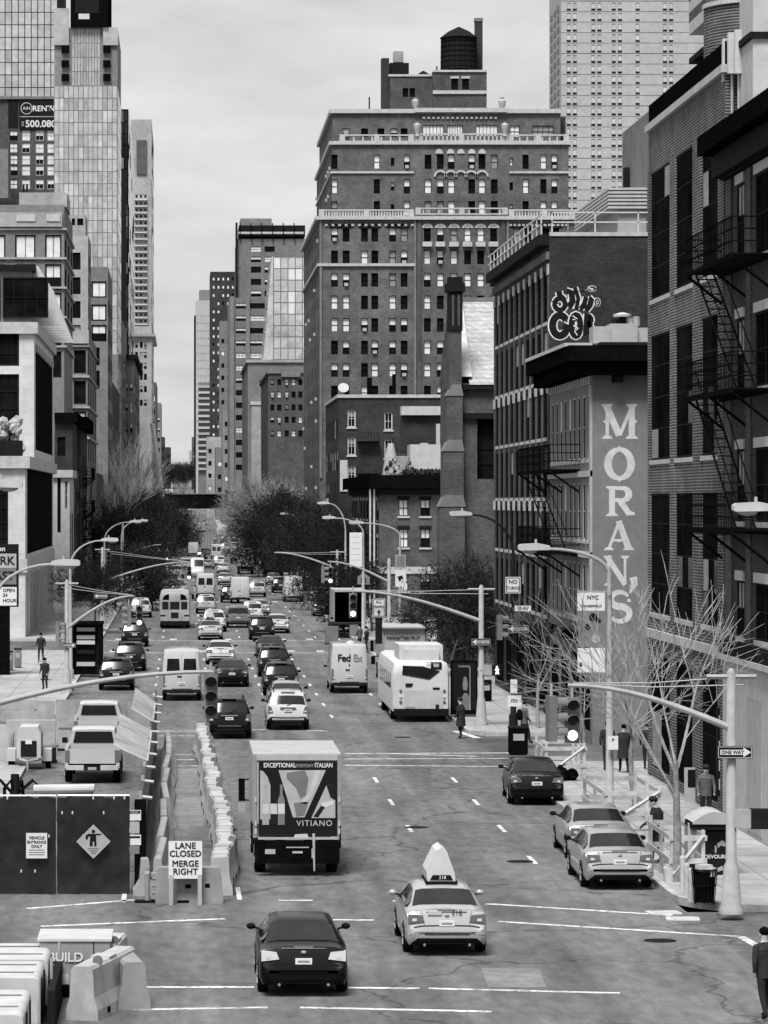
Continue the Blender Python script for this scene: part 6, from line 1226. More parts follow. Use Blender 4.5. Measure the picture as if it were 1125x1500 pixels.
t = sign('square_sign', 'square grey sign high on the lamp post by the brick corner house', PX(586, 227), 226.5, PZ(822, 227), .72, .9, 'stone3', (), border='offw'); t = sign('arrow_sign', 'white turn sign with black arrow below the square grey sign', PX(586, 227), 226.5, PZ(847, 227), .7, 1.1, 'signw', ()); arrow(t, [(-.1, -.2), (.0, -.2), (.05, -.02), (.2, -.05), (.12, .2), (-.2, .12)], 'signk')
t = sign('arrow_sign', 'small black sign with white arrow panel below the corner house windows', PX(597, 222), 222, PZ(906, 222), .65, .5, 'signk', ()); arrow(t, [(-.22, -.05), (.05, -.05), (.05, -.13), (.22, 0), (.05, .13), (.05, .05), (-.22, .05)], 'signw')
t = sign('school_crossing_sign', 'pentagonal school crossing sign above the open truck', PX(532, 255), 254.5, PZ(848, 255), .5, .5, 'stone3', ()); MB().prism([(-.45, -.4), (.45, -.4), (.45, .15), (0, .5), (-.45, .15)], -.04, -.021, 'concd').obj('pentagon', t); MB().prism([(-.2, -.3), (-.1, -.3), (-.12, .1), (-.2, .1)], -.045, -.041, 'signk').prism([(.1, -.3), (.2, -.3), (.2, .05), (.12, .05)], -.045, -.041, 'signk').obj('walkers', t)
t = sign('banner', 'tall white fabric banner hanging from a lamp post over the open truck', PX(521, 250), 249.8, PZ(805, 250), .92, 2.5, 'signw', (), cat='banner')
for i in range(5): MB().box(-.3, .3, -.026, -.019, .9-i*.42, .93-i*.42, 'cream').obj('print_line', t)
Yb2 = 105; t = sign('banner', 'street banner lettered NYC with dark pictured middle on the near right lamp post', PX(865, Yb2), Yb2-.15, PZ(881, Yb2), .84, .56, 'signw', (('NYC', .05, .12, .17), ('DANGERFIELD', .0, -.14, .1)), cat='banner')
z0_ = PZ(881, Yb2); MB().box(-.4, .42, -.02, 0, PZ(947, Yb2)-z0_, -.285, 'concd').obj('picture', t); MB().box(-.42, .42, -.02, 0, PZ(984, Yb2)-z0_, PZ(949, Yb2)-z0_, 'signw').obj('lower_panel', t); MB().box(-.36, -.28, -.026, -.019, PZ(976, Yb2)-z0_, PZ(970, Yb2)-z0_, 'signk').obj('logo', t)
for x, y, r in ((868, 904, .13), (860, 918, .1), (876, 908, .09), (872, 935, .14)): 
    q = MB(); q.lathe([(r, 0), (r, .004)], 'signk' if y < 930 else 'cream', 14); q.xf(lambda p: Vector((p.x, -p.z-.021, p.y))); q.obj('picture_blob', t, ((x-865)*Yb2/5000, 0, PZ(y, Yb2)-z0_))
for z in (.3, PZ(985, Yb2)-z0_): MB().box(-.42, .62, -.03, .0, z, z+.03, 'steel').obj('banner_rod', t)
sign('parking_notice', 'small white parking notice on the near right lamp post', PX(896, 105), 104.7, PZ(1087, 105), .32, .42, 'signw', (('P', 0, .08, .14),))
t = sign('bus_stop_notice', 'white paper notice on the no turns post above the graffiti plate', PX(752, 150), 149.8, PZ(1005, 150), .3, .6, 'signw'); sign('sticker_plate', 'sticker covered white plate on the no turns post', PX(753, 149.7), 149.6, PZ(1026, 150), .6, .48, 'signw', (('F53', 0, 0, .2),))
for lab, X_, Y_, z_, lit in (('pedestrian signal showing a white walking figure by the bus stop', PX(727, 152), 151.7, PZ(981, 152), 1), ('unlit pedestrian signal on the near right post', PX(1112, 82.5), 82.3, PZ(1199, 82.5), 0)):
    t = thing('pedestrian_signal', lab, 'traffic light', (X_, Y_, z_)); MB().box(-.22, .22, 0, .3, -.24, .24, 'dark').obj('housing', t); MB().box(-.62, -.22, .05, .25, -.22, .22, 'pole').obj('back_housing', t); MB().tube([(-.2, .2, .0), (-.75 if lit else -.72, .2, .0)], .04, 'pole', 6).obj('bracket', t)
    if lit: MB().prism([(-.06, -.18), (-.02, -.18), (0, -.06), (.05, -.18), (.09, -.18), (.04, 0), (.08, -.02), (.09, .02), (.03, .08), (-.03, .08), (-.09, 0), (-.05, -.01), (-.02, .02), (-.03, -.05)], -.02, .0, 'lit').ell((0, -.01, .13), (.04, .01, .045), 'lit', 8, 4).obj('walking_figure', t)
# street signal on the no turns post, side view
t = thing('traffic_signal', 'traffic signal head seen from the side on the no turns post', 'traffic light', (PX(735, 150.5), 150.5, PZ(919, 150.5))); head(t, 0, 0, 0, -1, R(95)); MB().tube([(0, .1, .3), (.5, .1, .3)], .03, 'pole', 6).obj('bracket', t)
# parking sign on the left
Yp2 = 196; t = thing('parking_sign', 'black parking garage sign reading PARK FAST, open 24 hours', 'sign', (PX(-12, Yp2), Yp2, .15)); zc = lambda y: PZ(y, Yp2)-.15; sp = Yp2/5000; xr = (27+12)*sp
MB().box(-1.6, xr, 0, .4, zc(889), zc(797), 'signk').obj('board', t); MB().box(-1.5, xr-.5, .05, .35, 0, zc(889), 'black').obj('base_panel', t)
q = MB(); q.box(-1.5, xr-.12, -.012, 0, zc(832), zc(811), 'cream'); q.obj('white_panel', t); MB().box(-1.5, xr-.12, -.011, 0, zc(856), zc(832)-.01, 'stone3').obj('grey_panel', t); MB().box(-1.5, xr-.1, -.012, 0, zc(887), zc(860), 'signw').obj('hours_panel', t)
text('Edison', .42, t, (xr-.72, -.015, zc(804)), m='signw', align='RIGHT', bold=.01).location.x = xr-.75
text('PARK', .68, t, (xr-.22, -.018, zc(822)), align='RIGHT', bold=.025); text('FAST', .68, t, (xr-.22, -.018, zc(844)), align='RIGHT', bold=.025)
for s_, y in (('OPEN', 865), ('24', 872), ('HOURS', 880)): text(s_, .27, t, (xr-.9, -.018, zc(y)), align='LEFT', bold=.008)
# ---------------------------------------------------------------- kiosks, bins, boxes
Ys_ = 149.5; t = thing('advert_kiosk', 'bus stop advert panel lettered CHANEL with a dim dark picture', 'billboard', (PX(680, 158), 158, .15)); MB().box(-.62, .62, 0, .25, .1, 2.6, 'black').obj('case', t); MB().box(-.55, .55, -.012, 0, .3, 2.5, 'signk').obj('poster', t); text('CHANEL', .15, t, (0, -.018, 2.33), m='cream')
MB().prism([(-.2, .32), (.3, .32), (.26, .9), (.12, 1.1), (0, 1.1), (-.14, .85)], -.017, -.012, 'stone3').prism([(-.05, 1.25), (.12, 1.2), (.17, 1.5), (.1, 1.85), (-.02, 1.85), (-.08, 1.5)], -.017, -.012, 'concd').obj('poster_shape', t); MB().box(.25, .28, -.02, -.012, .3, 2.3, 'cream').obj('poster_line', t)
def nbin(label, x, y, w, h, m, name='litter_bin', top='dark'):
    X, Y = G(x, y); t = thing(name, label, 'bin' if 'bin' in name else 'box', (X, Y, gzz(X))); b = MB(); b.box(-w/2, w/2, 0, w*.9, .06, h, m); b.box(-w/2-.02, w/2+.02, -.02, w*.9+.02, h, h+.07, top); b.box(-w/2+.03, w/2-.03, .03, w*.85, 0, .06, 'dark'); b.obj('case', t); MB().box(-w*.3, w*.3, -.012, 0, h*.55, h*.8, 'cream').obj('label_plate', t); return t
nbin('tall black bin at the corner by the parked black saloon', 760, 1112, .72, 1.05, 'black'); nbin('black news box behind the signal post at the bus stop', 713, 1032, .5, 1.0, 'black', 'news_box'); nbin('pale utility box under the bare trees', 775, 1021, .55, .9, 'concd', 'utility_box'); nbin('grey news box under the parking sign', 14, 986, .42, 1.1, 'concd', 'news_box'); nbin('second grey news box under the parking sign', 26, 982, .42, 1.1, 'stone3', 'news_box'); nbin('small white box fixed on the left signal corner', 65, 1000, .5, .8, 'offw', 'utility_box')
Xk, Yk = G(128, 985); t = thing('news_kiosk', 'dark street kiosk with pale shelves on the left pavement', 'kiosk', (PX(126, 196), 196, .15)); MB().box(-.95, -.7, 0, 1.8, 0, 2.9, 'black').box(.7, .95, 0, 1.8, 0, 2.9, 'black').box(-.7, .7, .6, 1.8, 0, 2.9, 'dark').box(-1, 1, -.1, 1.9, 2.9, 3.05, 'black').obj('frame', t)
for z, m_ in ((.5, 'offw'), (1.2, 'dark'), (1.75, 'white'), (2.05, 'cream'), (2.5, 'offw')): MB().box(-.55, .5, .3, .58, z, z+.22, m_).obj('shelf_stock', t)
def basket(label, x, y):
    X, Y = G(x, y); t = thing('litter_basket', label, 'bin', (X, Y, .15)); q = MB(); n = 18
    for i in range(n): a = 2*math.pi*i/n; q.bar((.24*math.cos(a), .24*math.sin(a), 0), (.32*math.cos(a), .32*math.sin(a), .85), .012, 'iron')
    for z in (.05, .45, .84): q.lathe([(.24+.095*z, z), (.245+.095*z, z+.03)], 'iron', 18)
    q.obj('wire_cage', t); MB().lathe([(.2, .05), (.28, .8)], 'black', 12).obj('liner', t); r = MB(); r.box(-.2, .15, -.2, .05, .82, .98, 'white', .4); r.box(-.05, .2, -.25, .1, .7, .9, 'offw', 1.0); r.obj('rubbish', t); return t
basket('black wire litter basket overflowing with white rubbish at the near corner', 1032, 1333)
# phone kiosk with advert
Xk, Yk = PX(1040, 91), 91; t = thing('phone_kiosk', 'black phone kiosk with a dancer poster and curved white roof', 'kiosk', (Xk, Yk, .15)); s9 = Yk/5000; k9 = lambda x: (x-1040)*s9; z9 = lambda y: PZ(y, Yk)-.15
MB().box(k9(1032), k9(1070), 0, .12, .2, z9(1214), 'black').obj('poster_case', t); MB().box(k9(1034), k9(1068), -.012, 0, z9(1288), z9(1218), 'signk').obj('poster', t)
MB().box(k9(1009), k9(1032), .75, .8, .3, z9(1214), 'grey').obj('side_frame', t); MB().prism([(k9(1010), .5), (k9(1030), .2), (k9(1030), z9(1216)), (k9(1010), z9(1206))], .3, .32, 'glassl').obj('side_glass', t)
q = MB(); n = 8
for i in range(n):
    u0, u1 = i/n, (i+1)/n; f = lambda u: .28*math.sin(u*math.pi); xa, xb = k9(1012)+u0*1.2, k9(1012)+u1*1.2
    q.quad([(xa, -.3, z9(1203)+f(u0)), (xb, -.3, z9(1203)+f(u1)), (xb, 1.3, z9(1203)+f(u1)), (xa, 1.3, z9(1203)+f(u0))], 'offw'); q.quad([(xa, -.3, z9(1206)), (xb, -.3, z9(1206)), (xb, -.3, z9(1203)+f(u1)), (xa, -.3, z9(1203)+f(u0))], 'cream')
q.obj('curved_roof', t); MB().box(k9(1010)+.05, k9(1070), -.25, 1.2, z9(1214), z9(1206), 'dark').obj('roof_frame', t); MB().box(k9(1010), k9(1070), .2, .9, 0, .3, 'dark').obj('plinth', t)
for pts in ([(1050, 1236), (1058, 1230), (1066, 1238), (1060, 1240), (1056, 1238), (1052, 1242)], [(1042, 1268), (1050, 1272), (1058, 1268), (1060, 1274), (1048, 1278)], [(1047, 1238), (1050, 1240), (1049, 1250), (1047, 1248)]): MB().prism([(k9(x), z9(y)) for x, y in pts][::-1], -.017, -.012, 'cream').obj('poster_figure', t)
text('DEVOUREZ', .14, t, (k9(1051), -.018, z9(1255)), m='signw', bold=.004)
# ---------------------------------------------------------------- construction yard
YF = 87.8; t = thing('site_fence', 'black tarpaulin construction fence facing the intersection', 'fence', (PX(95, YF), YF, 0)); ox = PX(95, YF)
zt = PZ(1166, YF)
for xa, xb, k_ in ((-60, 82, 0), (83.5, 190, .05)):
    q = MB(); n, m_ = 18, 11; a0, a1 = PX(xa, YF)-ox, PX(xb, YF)-ox
    V = [[(a0+(a1-a0)*i/n, random.uniform(-.035, .035)+k_, .03+(zt-.05)*j/m_+(random.uniform(-.03, .02) if j in (0, m_) else 0)) for i in range(n+1)] for j in range(m_+1)]
    q.v = [p for r_ in V for p in r_]; k9_ = q.mi('tarp'); q.f = [(j*(n+1)+i, j*(n+1)+i+1, (j+1)*(n+1)+i+1, (j+1)*(n+1)+i) for j in range(m_) for i in range(n)]; q.m = [k9_]*len(q.f)
    o = q.obj('tarp_panel', t, smooth=80)
    f = MB()
    for x in (a0, a1): f.tube([(x, .06+k_, 0), (x, .06+k_, zt+.05)], .03, 'steel', 6)
    for z in (.15, zt): f.tube([(a0, .06+k_, z), (a1, .06+k_, z)], .025, 'steel', 6)
    f.obj('fence_frame', t)
    e = MB()
    for i in range(7): e.ell((a0+(a1-a0)*(i+.5)/7, -.05, random.choice((.6, 1.5, 2.1, zt-.05))), (.025, .02, .05), 'white', 6, 4)
    e.obj('fence_tie', t)
t = sign('site_notice', 'white VEHICLE ENTRANCE ONLY notice on the black fence', PX(54, YF), YF-.12, PZ(1238, YF), .54, .65, 'signw', (('VEHICLE', 0, .2, .105), ('ENTRANCE', 0, .09, .095), ('ONLY', 0, -.02, .105)))
for i in range(3): MB().box(-.2, .2, -.024, -.019, -.12-i*.06, -.1-i*.06, 'stone3').obj('small_print', t)
t = thing('flagger_sign', 'diamond sign with a black flag worker figure on the black fence', 'sign', (PX(137, YF), YF-.1, PZ(1232, YF))); r = .44
MB().prism([(-r, 0), (0, -r), (r, 0), (0, r)], -.03, -.01, 'cream').obj('panel', t); MB().prism([(-.1, -.12), (-.02, -.12), (-.02, .0), (.02, .0), (.02, -.12), (.08, -.12), (.07, .16), (.2, .17), (.2, .2), (-.12, .2), (-.2, .16), (-.2, .06), (-.14, .06), (-.14, .13), (-.08, .13)], -.036, -.03, 'signk').ell((.0, -.033, .26), (.045, .006, .05), 'signk', 10, 5).obj('worker_figure', t)
for z, w_ in ((-.18, .3), (-.24, .2), (-.3, .12)): MB().box(-w_/2, w_/2, -.034, -.03, z-.015, z+.015, 'stone3').obj('small_print', t)
# side fence running up the avenue, with plywood visors
t = thing('site_side_fence', 'black mesh side fence with tilted plywood visors along the closed lane', 'fence', (-1.1, 88.5, 0)); Ye = 139-88.5
for i in range(10):
    ya, yb = i*Ye/10, (i+1)*Ye/10-.05; q = MB(); q.box(-.04, .04, ya, yb, .1, 2.45, 'tarp'); q.obj('mesh_panel', t); MB().tube([(0, ya, 0), (0, ya, 2.6)], .05, 'steel', 6).obj('fence_post', t); MB().tube([(.05, ya, 2.45), (.3, ya, 2.42)], .05, 'offw', 6).obj('stub_pipe', t)
q = MB(); q.box(-.15, .15, -.6, -.1, .1, 2.4, 'black'); q.obj('end_panel', t)
for ya, yb, xo in ((12, 25, -.95), (30, 41, -.7)):
    q = MB(); q.quad([(.05, ya, 2.5), (.05, yb, 2.5), (xo, yb, 3.05), (xo, ya, 2.95)], 'woodg'); q.quad([(.05, ya, 2.46), (xo, ya, 2.91), (xo, yb, 3.01), (.05, yb, 2.46)], 'woodg'); q.tube([(.05, ya-.02, 2.48), (.05, yb, 2.48)], .035, 'offw', 5); q.tube([(.05, ya-.02, 2.48), (xo, ya-.02, 2.93)], .03, 'offw', 5); q.obj('plywood_visor', t)
YD = 88.0; t = thing('danger_notice_board', 'column of white danger notices on the end of the side fence', 'sign', (PX(197, YD), YD-.12, 0))
for y0_, y1_, w_, m_ in ((1186, 1201, .34, 'signw'), (1203, 1220, .26, 'cream'), (1222, 1237, .34, 'signw'), (1238, 1250, .26, 'stone3')): MB().box(-w_/2, w_/2, -.02, 0, PZ(y1_, YD), PZ(y0_, YD), m_).obj('notice', t)
MB().box(-.15, .15, -.024, -.019, PZ(1191, YD), PZ(1187, YD), 'signk').box(-.15, .15, -.024, -.019, PZ(1227, YD), PZ(1224, YD), 'signk').obj('notice_header', t); text('DANGER', .05, t, (0, -.026, PZ(1189, YD)), m='signw', ex=.001)
# concrete barriers along the side fence
def jersey(name, label, X, Y, rz, L_=2.6, h=.9, m='conc', group=None, refl=None):
    t = thing(name, label, 'barrier', (X, Y, 0), rz, group); b = MB(); hl = L_/2
    pr = [(-.3, 0), (.3, 0), (.3, .12), (.14, .4), (.1, h-.03), (.07, h), (-.07, h), (-.1, h-.03), (-.14, .4), (-.3, .12)] if m == 'conc' else [(-.33, 0), (.33, 0), (.32, .2), (.25, .45), (.22, h-.06), (.17, h), (-.17, h), (-.22, h-.06), (-.25, .45), (-.32, .2)]
    b.prism(pr, -hl, hl, m); b.obj('body', t)
    if m == 'plast':
        for k in (-.5, .5): MB().box(-.335, .335, k*hl-.1, k*hl+.1, .06, .17, 'black').obj('fork_slot', t)
        MB().box(-.2, .2, -.25, .25, h, h+.03, 'plast').obj('fill_cap', t)
    if refl is not None:
        q = MB(); q.lathe([(.1, 0), (.1, .04)], 'stone3', 14); q.xf(lambda p: Vector((p.x, -p.z, p.y))); q.obj('reflector', t, (.16, -hl+refl, h+.05)); MB().bar((.1, -hl+refl, h-.1), (.16, -hl+refl, h), .02, 'dark').obj('reflector_stem', t)
    return t
CB_ = 'concrete barriers along the side fence'
for i in range(8): jersey('concrete_barrier', 'pale concrete barrier beneath the black side fence', -.55+random.uniform(-.05, .05), 90.3+i*6.1, R(random.uniform(-1.5, 1.5)), 5.6, .95, 'conc', CB_)
jersey('concrete_barrier', 'concrete barrier block standing at the end of the side fence', -1.0, 88.0, R(3), 1.2, .95, 'conc')
# plastic barriers closing the lane
PB = 'white plastic barriers closing the lane'
pts = [(322, 1312), (331, 1275), (331, 1255), (325, 1236), (320, 1220), (317, 1206), (314, 1190), (311, 1172), (308, 1157), (306, 1143), (303, 1128), (300, 1115), (297, 1104), (294, 1094)]
Ps = [G(*p) for p in pts]; L0 = len(Ps)
for i in range(L0-1):
    (xa, ya), (xb, yb) = Ps[i], Ps[i+1]; d = math.hypot(xb-xa, yb-ya); n = max(1, round(d/2.2))
    for k in range(n):
        u = (k+.5)/n; xx, yy = xa+(xb-xa)*u, ya+(yb-ya)*u
        rf = .25 if random.random() < .5 else None
        jersey('plastic_barrier', 'white plastic barrier '+('with a round reflector' if rf else 'without reflector')+' in the row closing the lane', xx+random.uniform(-.06, .06), yy, -math.atan2(xb-xa, yb-ya)+random.uniform(-.06, .06), d/n-.05, .98, 'plast', PB, rf)
Xe, Ye2 = G(277, 1322); t = thing('plastic_barrier', 'grey plastic barrier carrying the lane closed sign', 'barrier', (Xe, Ye2, 0)); MB().prism([(-.84, 0), (.86, 0), (.86, .15), (.8, .86), (.74, .9), (-.74, .9), (-.82, .84), (-.86, .15)], -.22, .22, 'plastg').obj('body', t)
for z in (.12, .3, .48, .66): MB().box(-.96, -.8, -.15, .15, z, z+.09, 'plastg').obj('lug', t)
for a_ in ((-.1, .05, .38, .48), (.4, .52, .4, .5), (-.3, .0, .02, .08)): MB().box(a_[0], a_[1], -.228, -.2, a_[2], a_[3], 'black').obj('slot', t)
Yl = Ye2-.5; t = thing('lane_closed_sign', 'white LANE CLOSED MERGE RIGHT sign on two timber legs', 'sign', (PX(271.5, Yl), Yl, 0), R(1.5)); z0_, z1_ = PZ(1287, Yl), PZ(1232, Yl); hw = 24.5*Yl/5000; MB().box(-hw, hw, -.02, 0, z0_, z1_, 'signw').obj('panel', t)
for i, s_ in enumerate(('LANE', 'CLOSED', 'MERGE', 'RIGHT')): text(s_, .215, t, (0, -.024, z1_-.12-(.2*i+(.05 if i > 1 else 0))), bold=.007, ex=.002)
for sg in (-1, 1): MB().box(sg*hw*.86-.05, sg*hw*.86+.05, -.06 if sg < 0 else -.055, .04, 0, z0_+.1, 'cream').obj('leg', t)
Xd, Yd_ = G(216, 1322); t = thing('delineator_post', 'dark striped delineator post on a rubber base by the closed lane', 'bollard', (Xd, Yd_, 0)); MB().box(-.32, .32, -.15, .15, 0, .06, 'rubber').obj('base', t); MB().lathe([(.07, .06), (.07, .9)], 'plastg', 10).obj('tube', t); MB().lathe([(.074, .72), (.074, .8)], 'offw', 10).obj('reflective_band', t)
# plywood hoarding and yard clutter behind the fence
t = thing('plywood_hoarding', 'weathered plywood hoarding at the back of the work yard', 'fence', (PX(85, 141), 141, 0))
for i in range(9): MB().box(-5.0+i*.98, -4.04+i*.98, -.02, .02, .05, 1.9+.15*math.sin(i*3.1), 'woodg').obj('plywood_sheet', t)
for z in (.35, 1.2): MB().box(-5.0, 3.8, .03, .08, z, z+.1, 'wood').obj('rail', t)
t = thing('plywood_hoarding', 'pale timber boards fence stacked across the left of the yard', 'fence', (PX(8, 136), 136, 0))
for i in range(5): MB().box(-1.2, 1.3, -.02, .02, .15+i*.42, .52+i*.42, 'woodg').obj('board', t)
for x in (-1.1, 1.2): MB().box(x-.05, x+.05, .025, .1, 0, 2.5, 'wood').obj('post', t)
Xg, Yg_ = G(42, 1128); t = thing('generator_trailer', 'white towable generator with louvred front on the work yard', 'generator', (Xg, Yg_, 0)); MB().prism([(-.46, .45), (.46, .45), (.46, 1.35), (.34, 1.62), (-.34, 1.62), (-.46, 1.35)], 0, 1.9, 'offw').obj('body', t); MB().box(-.3, .3, -.02, 0, .5, 1.1, 'dark').obj('grille', t); MB().box(-.12, .12, -.03, -.02, .98, 1.14, 'signw').obj('plate', t)
for sg in (1, -1): MB().box(sg*.68-.16, sg*.68+.16, .5, 1.4, .3, .75, 'offw').obj('mudguard', t); add_wheel(t, sg*.8, .95, .3, .2); MB().bar((sg*.45, .3, .4), (0, -.9, .4), .05, 'steel').obj('drawbar', t)
MB().bar((0, -.9, .45), (0, -.9, .02), .04, 'steel').obj('jack', t); MB().box(-.95, .95, 1.9, 2.3, 1.3, 1.75, 'cream').obj('rear_hood', t)
Xs, Ys2 = G(100, 1165); t = thing('pipe_bundle', 'bundle of pale pipes on a trolley just behind the black fence', 'pipes', (PX(98, 93), 93, 0))
for i in range(5): MB().tube([(-.9, .15*i-.3, 2.26+.04*(i % 2)), (.75, .15*i-.3, 2.28+.04*(i % 2))], .08, 'offw' if i % 2 else 'cream', 8).obj('pipe', t)
for x in (-.7, .55): MB().box(x-.05, x+.05, -.45, .45, 0, 2.1, 'dark').obj('stand_leg', t)
MB().box(-.8, .7, -.4, .4, 2.1, 2.17, 'steel').obj('tray', t)
t = thing('hose_rack', 'dark pump with hoses on the ground behind the black fence', 'pump', (PX(22, 94), 94, 0)); q = MB(); q.lathe([(.25, 0), (.3, 1.4), (.12, 2.1), (.12, 2.6)], 'dark', 12); q.obj('pump_body', t, smooth=True)
for i in range(4): MB().tube([(0, 0, 2.0), (-.4+.3*i, -.2, 2.45), (-.8+.5*i, .2, 2.2), (-.9+.6*i, 0, .2)], .05, 'rubber', 6).obj('hose', t)
for i, (x, y, w_, h_, m_) in enumerate(((95, 1100, .5, .9, 'cream'), (8, 1120, .6, 1.6, 'offw'), (72, 1118, .5, .6, 'dark'), (86, 1085, .6, 1.0, 'stone3'), (100, 1075, .4, .8, 'dark'))):
    X, Y = G(x, y); tag(MB().box(-w_/2, w_/2, 0, w_, .1, h_, m_).box(-w_/2-.04, w_/2+.04, -.04, w_+.04, 0, .1, 'dark').box(-w_/2-.02, w_/2+.02, -.02, w_+.02, h_, h_+.05, 'concd').obj('site_box', None, (X, Y, 0)), ('pale upright site box left of the front pickup', 'white site cabinet at the left of the yard', 'low dark site box beside the generator', 'grey site box by the plywood hoarding', 'small dark site box by the plywood hoarding')[i], 'box')
# near left corner: boarded load, container and barriers
Yt = 66.5; t = thing('strapped_load', 'row of pale wrapped packs with straps at the near left corner', 'stack', (PX(20, Yt), Yt, 0)); s6 = Yt/5000
for y0_, y1_, zz, xr_ in ((-5.0, -1.8, .85, .42), (-1.3, 1.1, 1.0, .56), (1.2, 3.7, 1.02, .62)):
    n = 8; q = MB(); q.prism([(-1.6, .12), (xr_, .12)]+[(xr_-.14+.14*math.cos(R(90*i/n)), zz-.14+.14*math.sin(R(90*i/n))) for i in range(n+1)]+[(-1.6, zz)], y0_, y1_, 'offw'); q.obj('wrapped_pack', t, smooth=True)
    for f in (.3, .75): yy = y0_+(y1_-y0_)*f; MB().box(xr_+.005, xr_+.03, yy, yy+.12, .1, zz-.1, 'dark').box(-1.6, xr_-.14, yy, yy+.12, zz+.002, zz+.012, 'stone3').obj('strap', t)
for x, y in ((.6, -2.5), (.72, .4), (.78, 3.0)): MB().tube([(x, y, 0), (x, y, 1.15)], .03, 'steel', 6).obj('stake', t)
MB().box(.7, .84, -1.2, 3.6, .1, .75, 'dark').obj('side_rack', t); MB().box(-1.6, .86, -5, 3.8, 0, .1, 'dark').obj('bed', t)
Yt = 69.5; t = thing('waste_container', 'grey waste container stencilled BUILD beside the strapped load', 'container', (PX(112, Yt), Yt, 0)); MB().box(-.75, .68, 0, 1.6, .1, 1.15, 'plastg').obj('body', t); MB().box(-.8, .72, -.03, 1.65, 1.15, 1.2, 'offw').obj('rim', t); MB().box(.34, .36, -.012, 0, .1, 1.15, 'dark').obj('seam', t); text('BUILD', .26, t, (-.22, -.02, .82), m='signw', bold=.012); MB().box(-.42, -.16, -.015, 0, .28, .48, 'offw').box(-.45, -.14, -.012, 0, .05, .26, 'black').obj('fork_pocket', t)
for i, (x, y) in enumerate(((168, 1492), (182, 1470))): pass
jersey('plastic_barrier', 'white plastic barrier with round reflectors beside the waste container', PX(150, 67), 68.0, R(-14), 3.2, 1.05, 'plast', None, .6); jersey('plastic_barrier', 'white plastic barrier behind the one beside the waste container', PX(160, 70), 71.0, R(-6), 2.2, 1.0, 'plast', None, .5); jersey('plastic_barrier', 'grey plastic barrier leaning at the near crosswalk', PX(186, 69), 69.0, R(8), 2.4, .95, 'plastg', None, None)
# timber frames on the right pavement
def timber(label, x0, y0, L_, W_, rz=0):
    X, Y = G(x0, y0); t = thing('timber_frame', label, 'frame', (X, Y, .15), rz)
    for a, b_ in ((0, 0), (W_, 0), (0, L_), (W_, L_), (0, L_/2), (W_, L_/2)): MB().box(a-.05, a+.05, b_-.05, b_+.05, 0, 1.35, 'wood').obj('post', t)
    for z in (.55, 1.15):
        MB().box(-.08, -.052, -.1, L_+.1, z-.07, z+.07, 'wood').obj('rail', t); MB().box(W_+.052, W_+.08, -.1, L_+.1, z-.07, z+.07, 'wood').obj('rail', t); MB().box(-.1, W_+.1, -.08, -.052, z-.07, z+.07, 'wood').obj('rail', t); MB().box(-.1, W_+.1, L_+.052, L_+.08, z-.07, z+.07, 'wood').obj('rail', t)
    MB().bar((0, -.1, .2), (W_, -.1, 1.2), .055, 'wood').obj('brace', t); return t
timber('raw timber guard frame round a tree pit by the parked black saloon', 800, 1150, 3.4, 1.35); timber('raw timber guard frame beside the two silver saloons', 888, 1225, 5.5, 1.6); timber('small raw timber guard frame by the phone kiosk', 985, 1300, 4.2, .8)
t = thing('sandwich_board', 'white framed black A-board on the pavement by the factory', 'sign', (PX(1018, 113), 113, .15)); MB().box(-.3, .3, 0, .04, 0, 1.15, 'offw').obj('frame', t); MB().box(-.24, .24, -.012, 0, .5, 1.08, 'signk').obj('chalkboard', t); MB().prism([(-.3, 0), (.3, 0), (.3, 1.12), (-.3, 1.12)], .35, .39, 'offw').obj('rear_frame', t)
t = thing('wall_sign', 'tall narrow black shop sign beside the white shopfront', 'sign', (PX(1057, 108), 107.8, 0)); MB().box(-.18, .18, 0, .08, .8, 3.6, 'signk').obj('board', t)
for z in (1.0, 1.6, 2.2, 3.0): MB().box(-.12, .12, -.01, 0, z, z+.35, 'offw').obj('sign_letter_block', t)
for i, (x, y) in enumerate(((1006, 1322), (1012, 1330), (1000, 1310))):
    X, Y = G(x, y); t = thing('bollard', ('pale post by the litter basket, left of the tall one', 'pale tall post next to the litter basket', 'short pale post by the timber frame')[i], 'post', (X, Y, .15)); MB().lathe([(.075, 0), (.075, .8), (.06, .84)], 'wood', 8).obj('post', t)
for i, (x, y, r) in enumerate(((975, 1338, .1), (1003, 1347, -.1))): X, Y = G(x, y); tag(MB().box(-.45, .35, -.3, .3, .0, .03, 'white', r).box(-.3, .3, -.2, .2, .03, .045, 'offw', r+.2).obj('cardboard_sheet', None, (X, Y, .005)), ('flattened white carton lying at the near kerb', 'smaller white carton scrap at the near kerb')[i], 'litter')
X, Y = G(980, 1300); t = thing('paint_bucket', 'small white bucket at the foot of the timber frame', 'bucket', (X, Y, .15)); MB().lathe([(.13, 0), (.16, .34), (.165, .36)], 'white', 14).obj('pail', t); MB().tube([(-.16, 0, .34), (0, 0, .46), (.16, 0, .34)], .01, 'steel', 5).obj('handle', t)
X, Y = G(836, 1148); t = thing('traffic_cone', 'pale traffic cone inside the timber guard frame', 'cone', (X, Y, .15)); MB().box(-.18, .18, -.18, .18, 0, .04, 'rubber').obj('base', t); MB().lathe([(.13, .04), (.03, .7)], 'cream', 12).obj('cone_body', t)
X, Y = G(822, 1150); t = thing('rubbish_bag', 'black rubbish bags heaped by the timber guard frame', 'bag', (X, Y, .15))
for c_, r_ in (((0, 0, .24), (.26, .25, .27)), ((.4, .2, .2), (.24, .22, .22))):
    q = MB(); lump(q, c_, r_, 'black', 12, 8, .15); q.obj('bag', t)
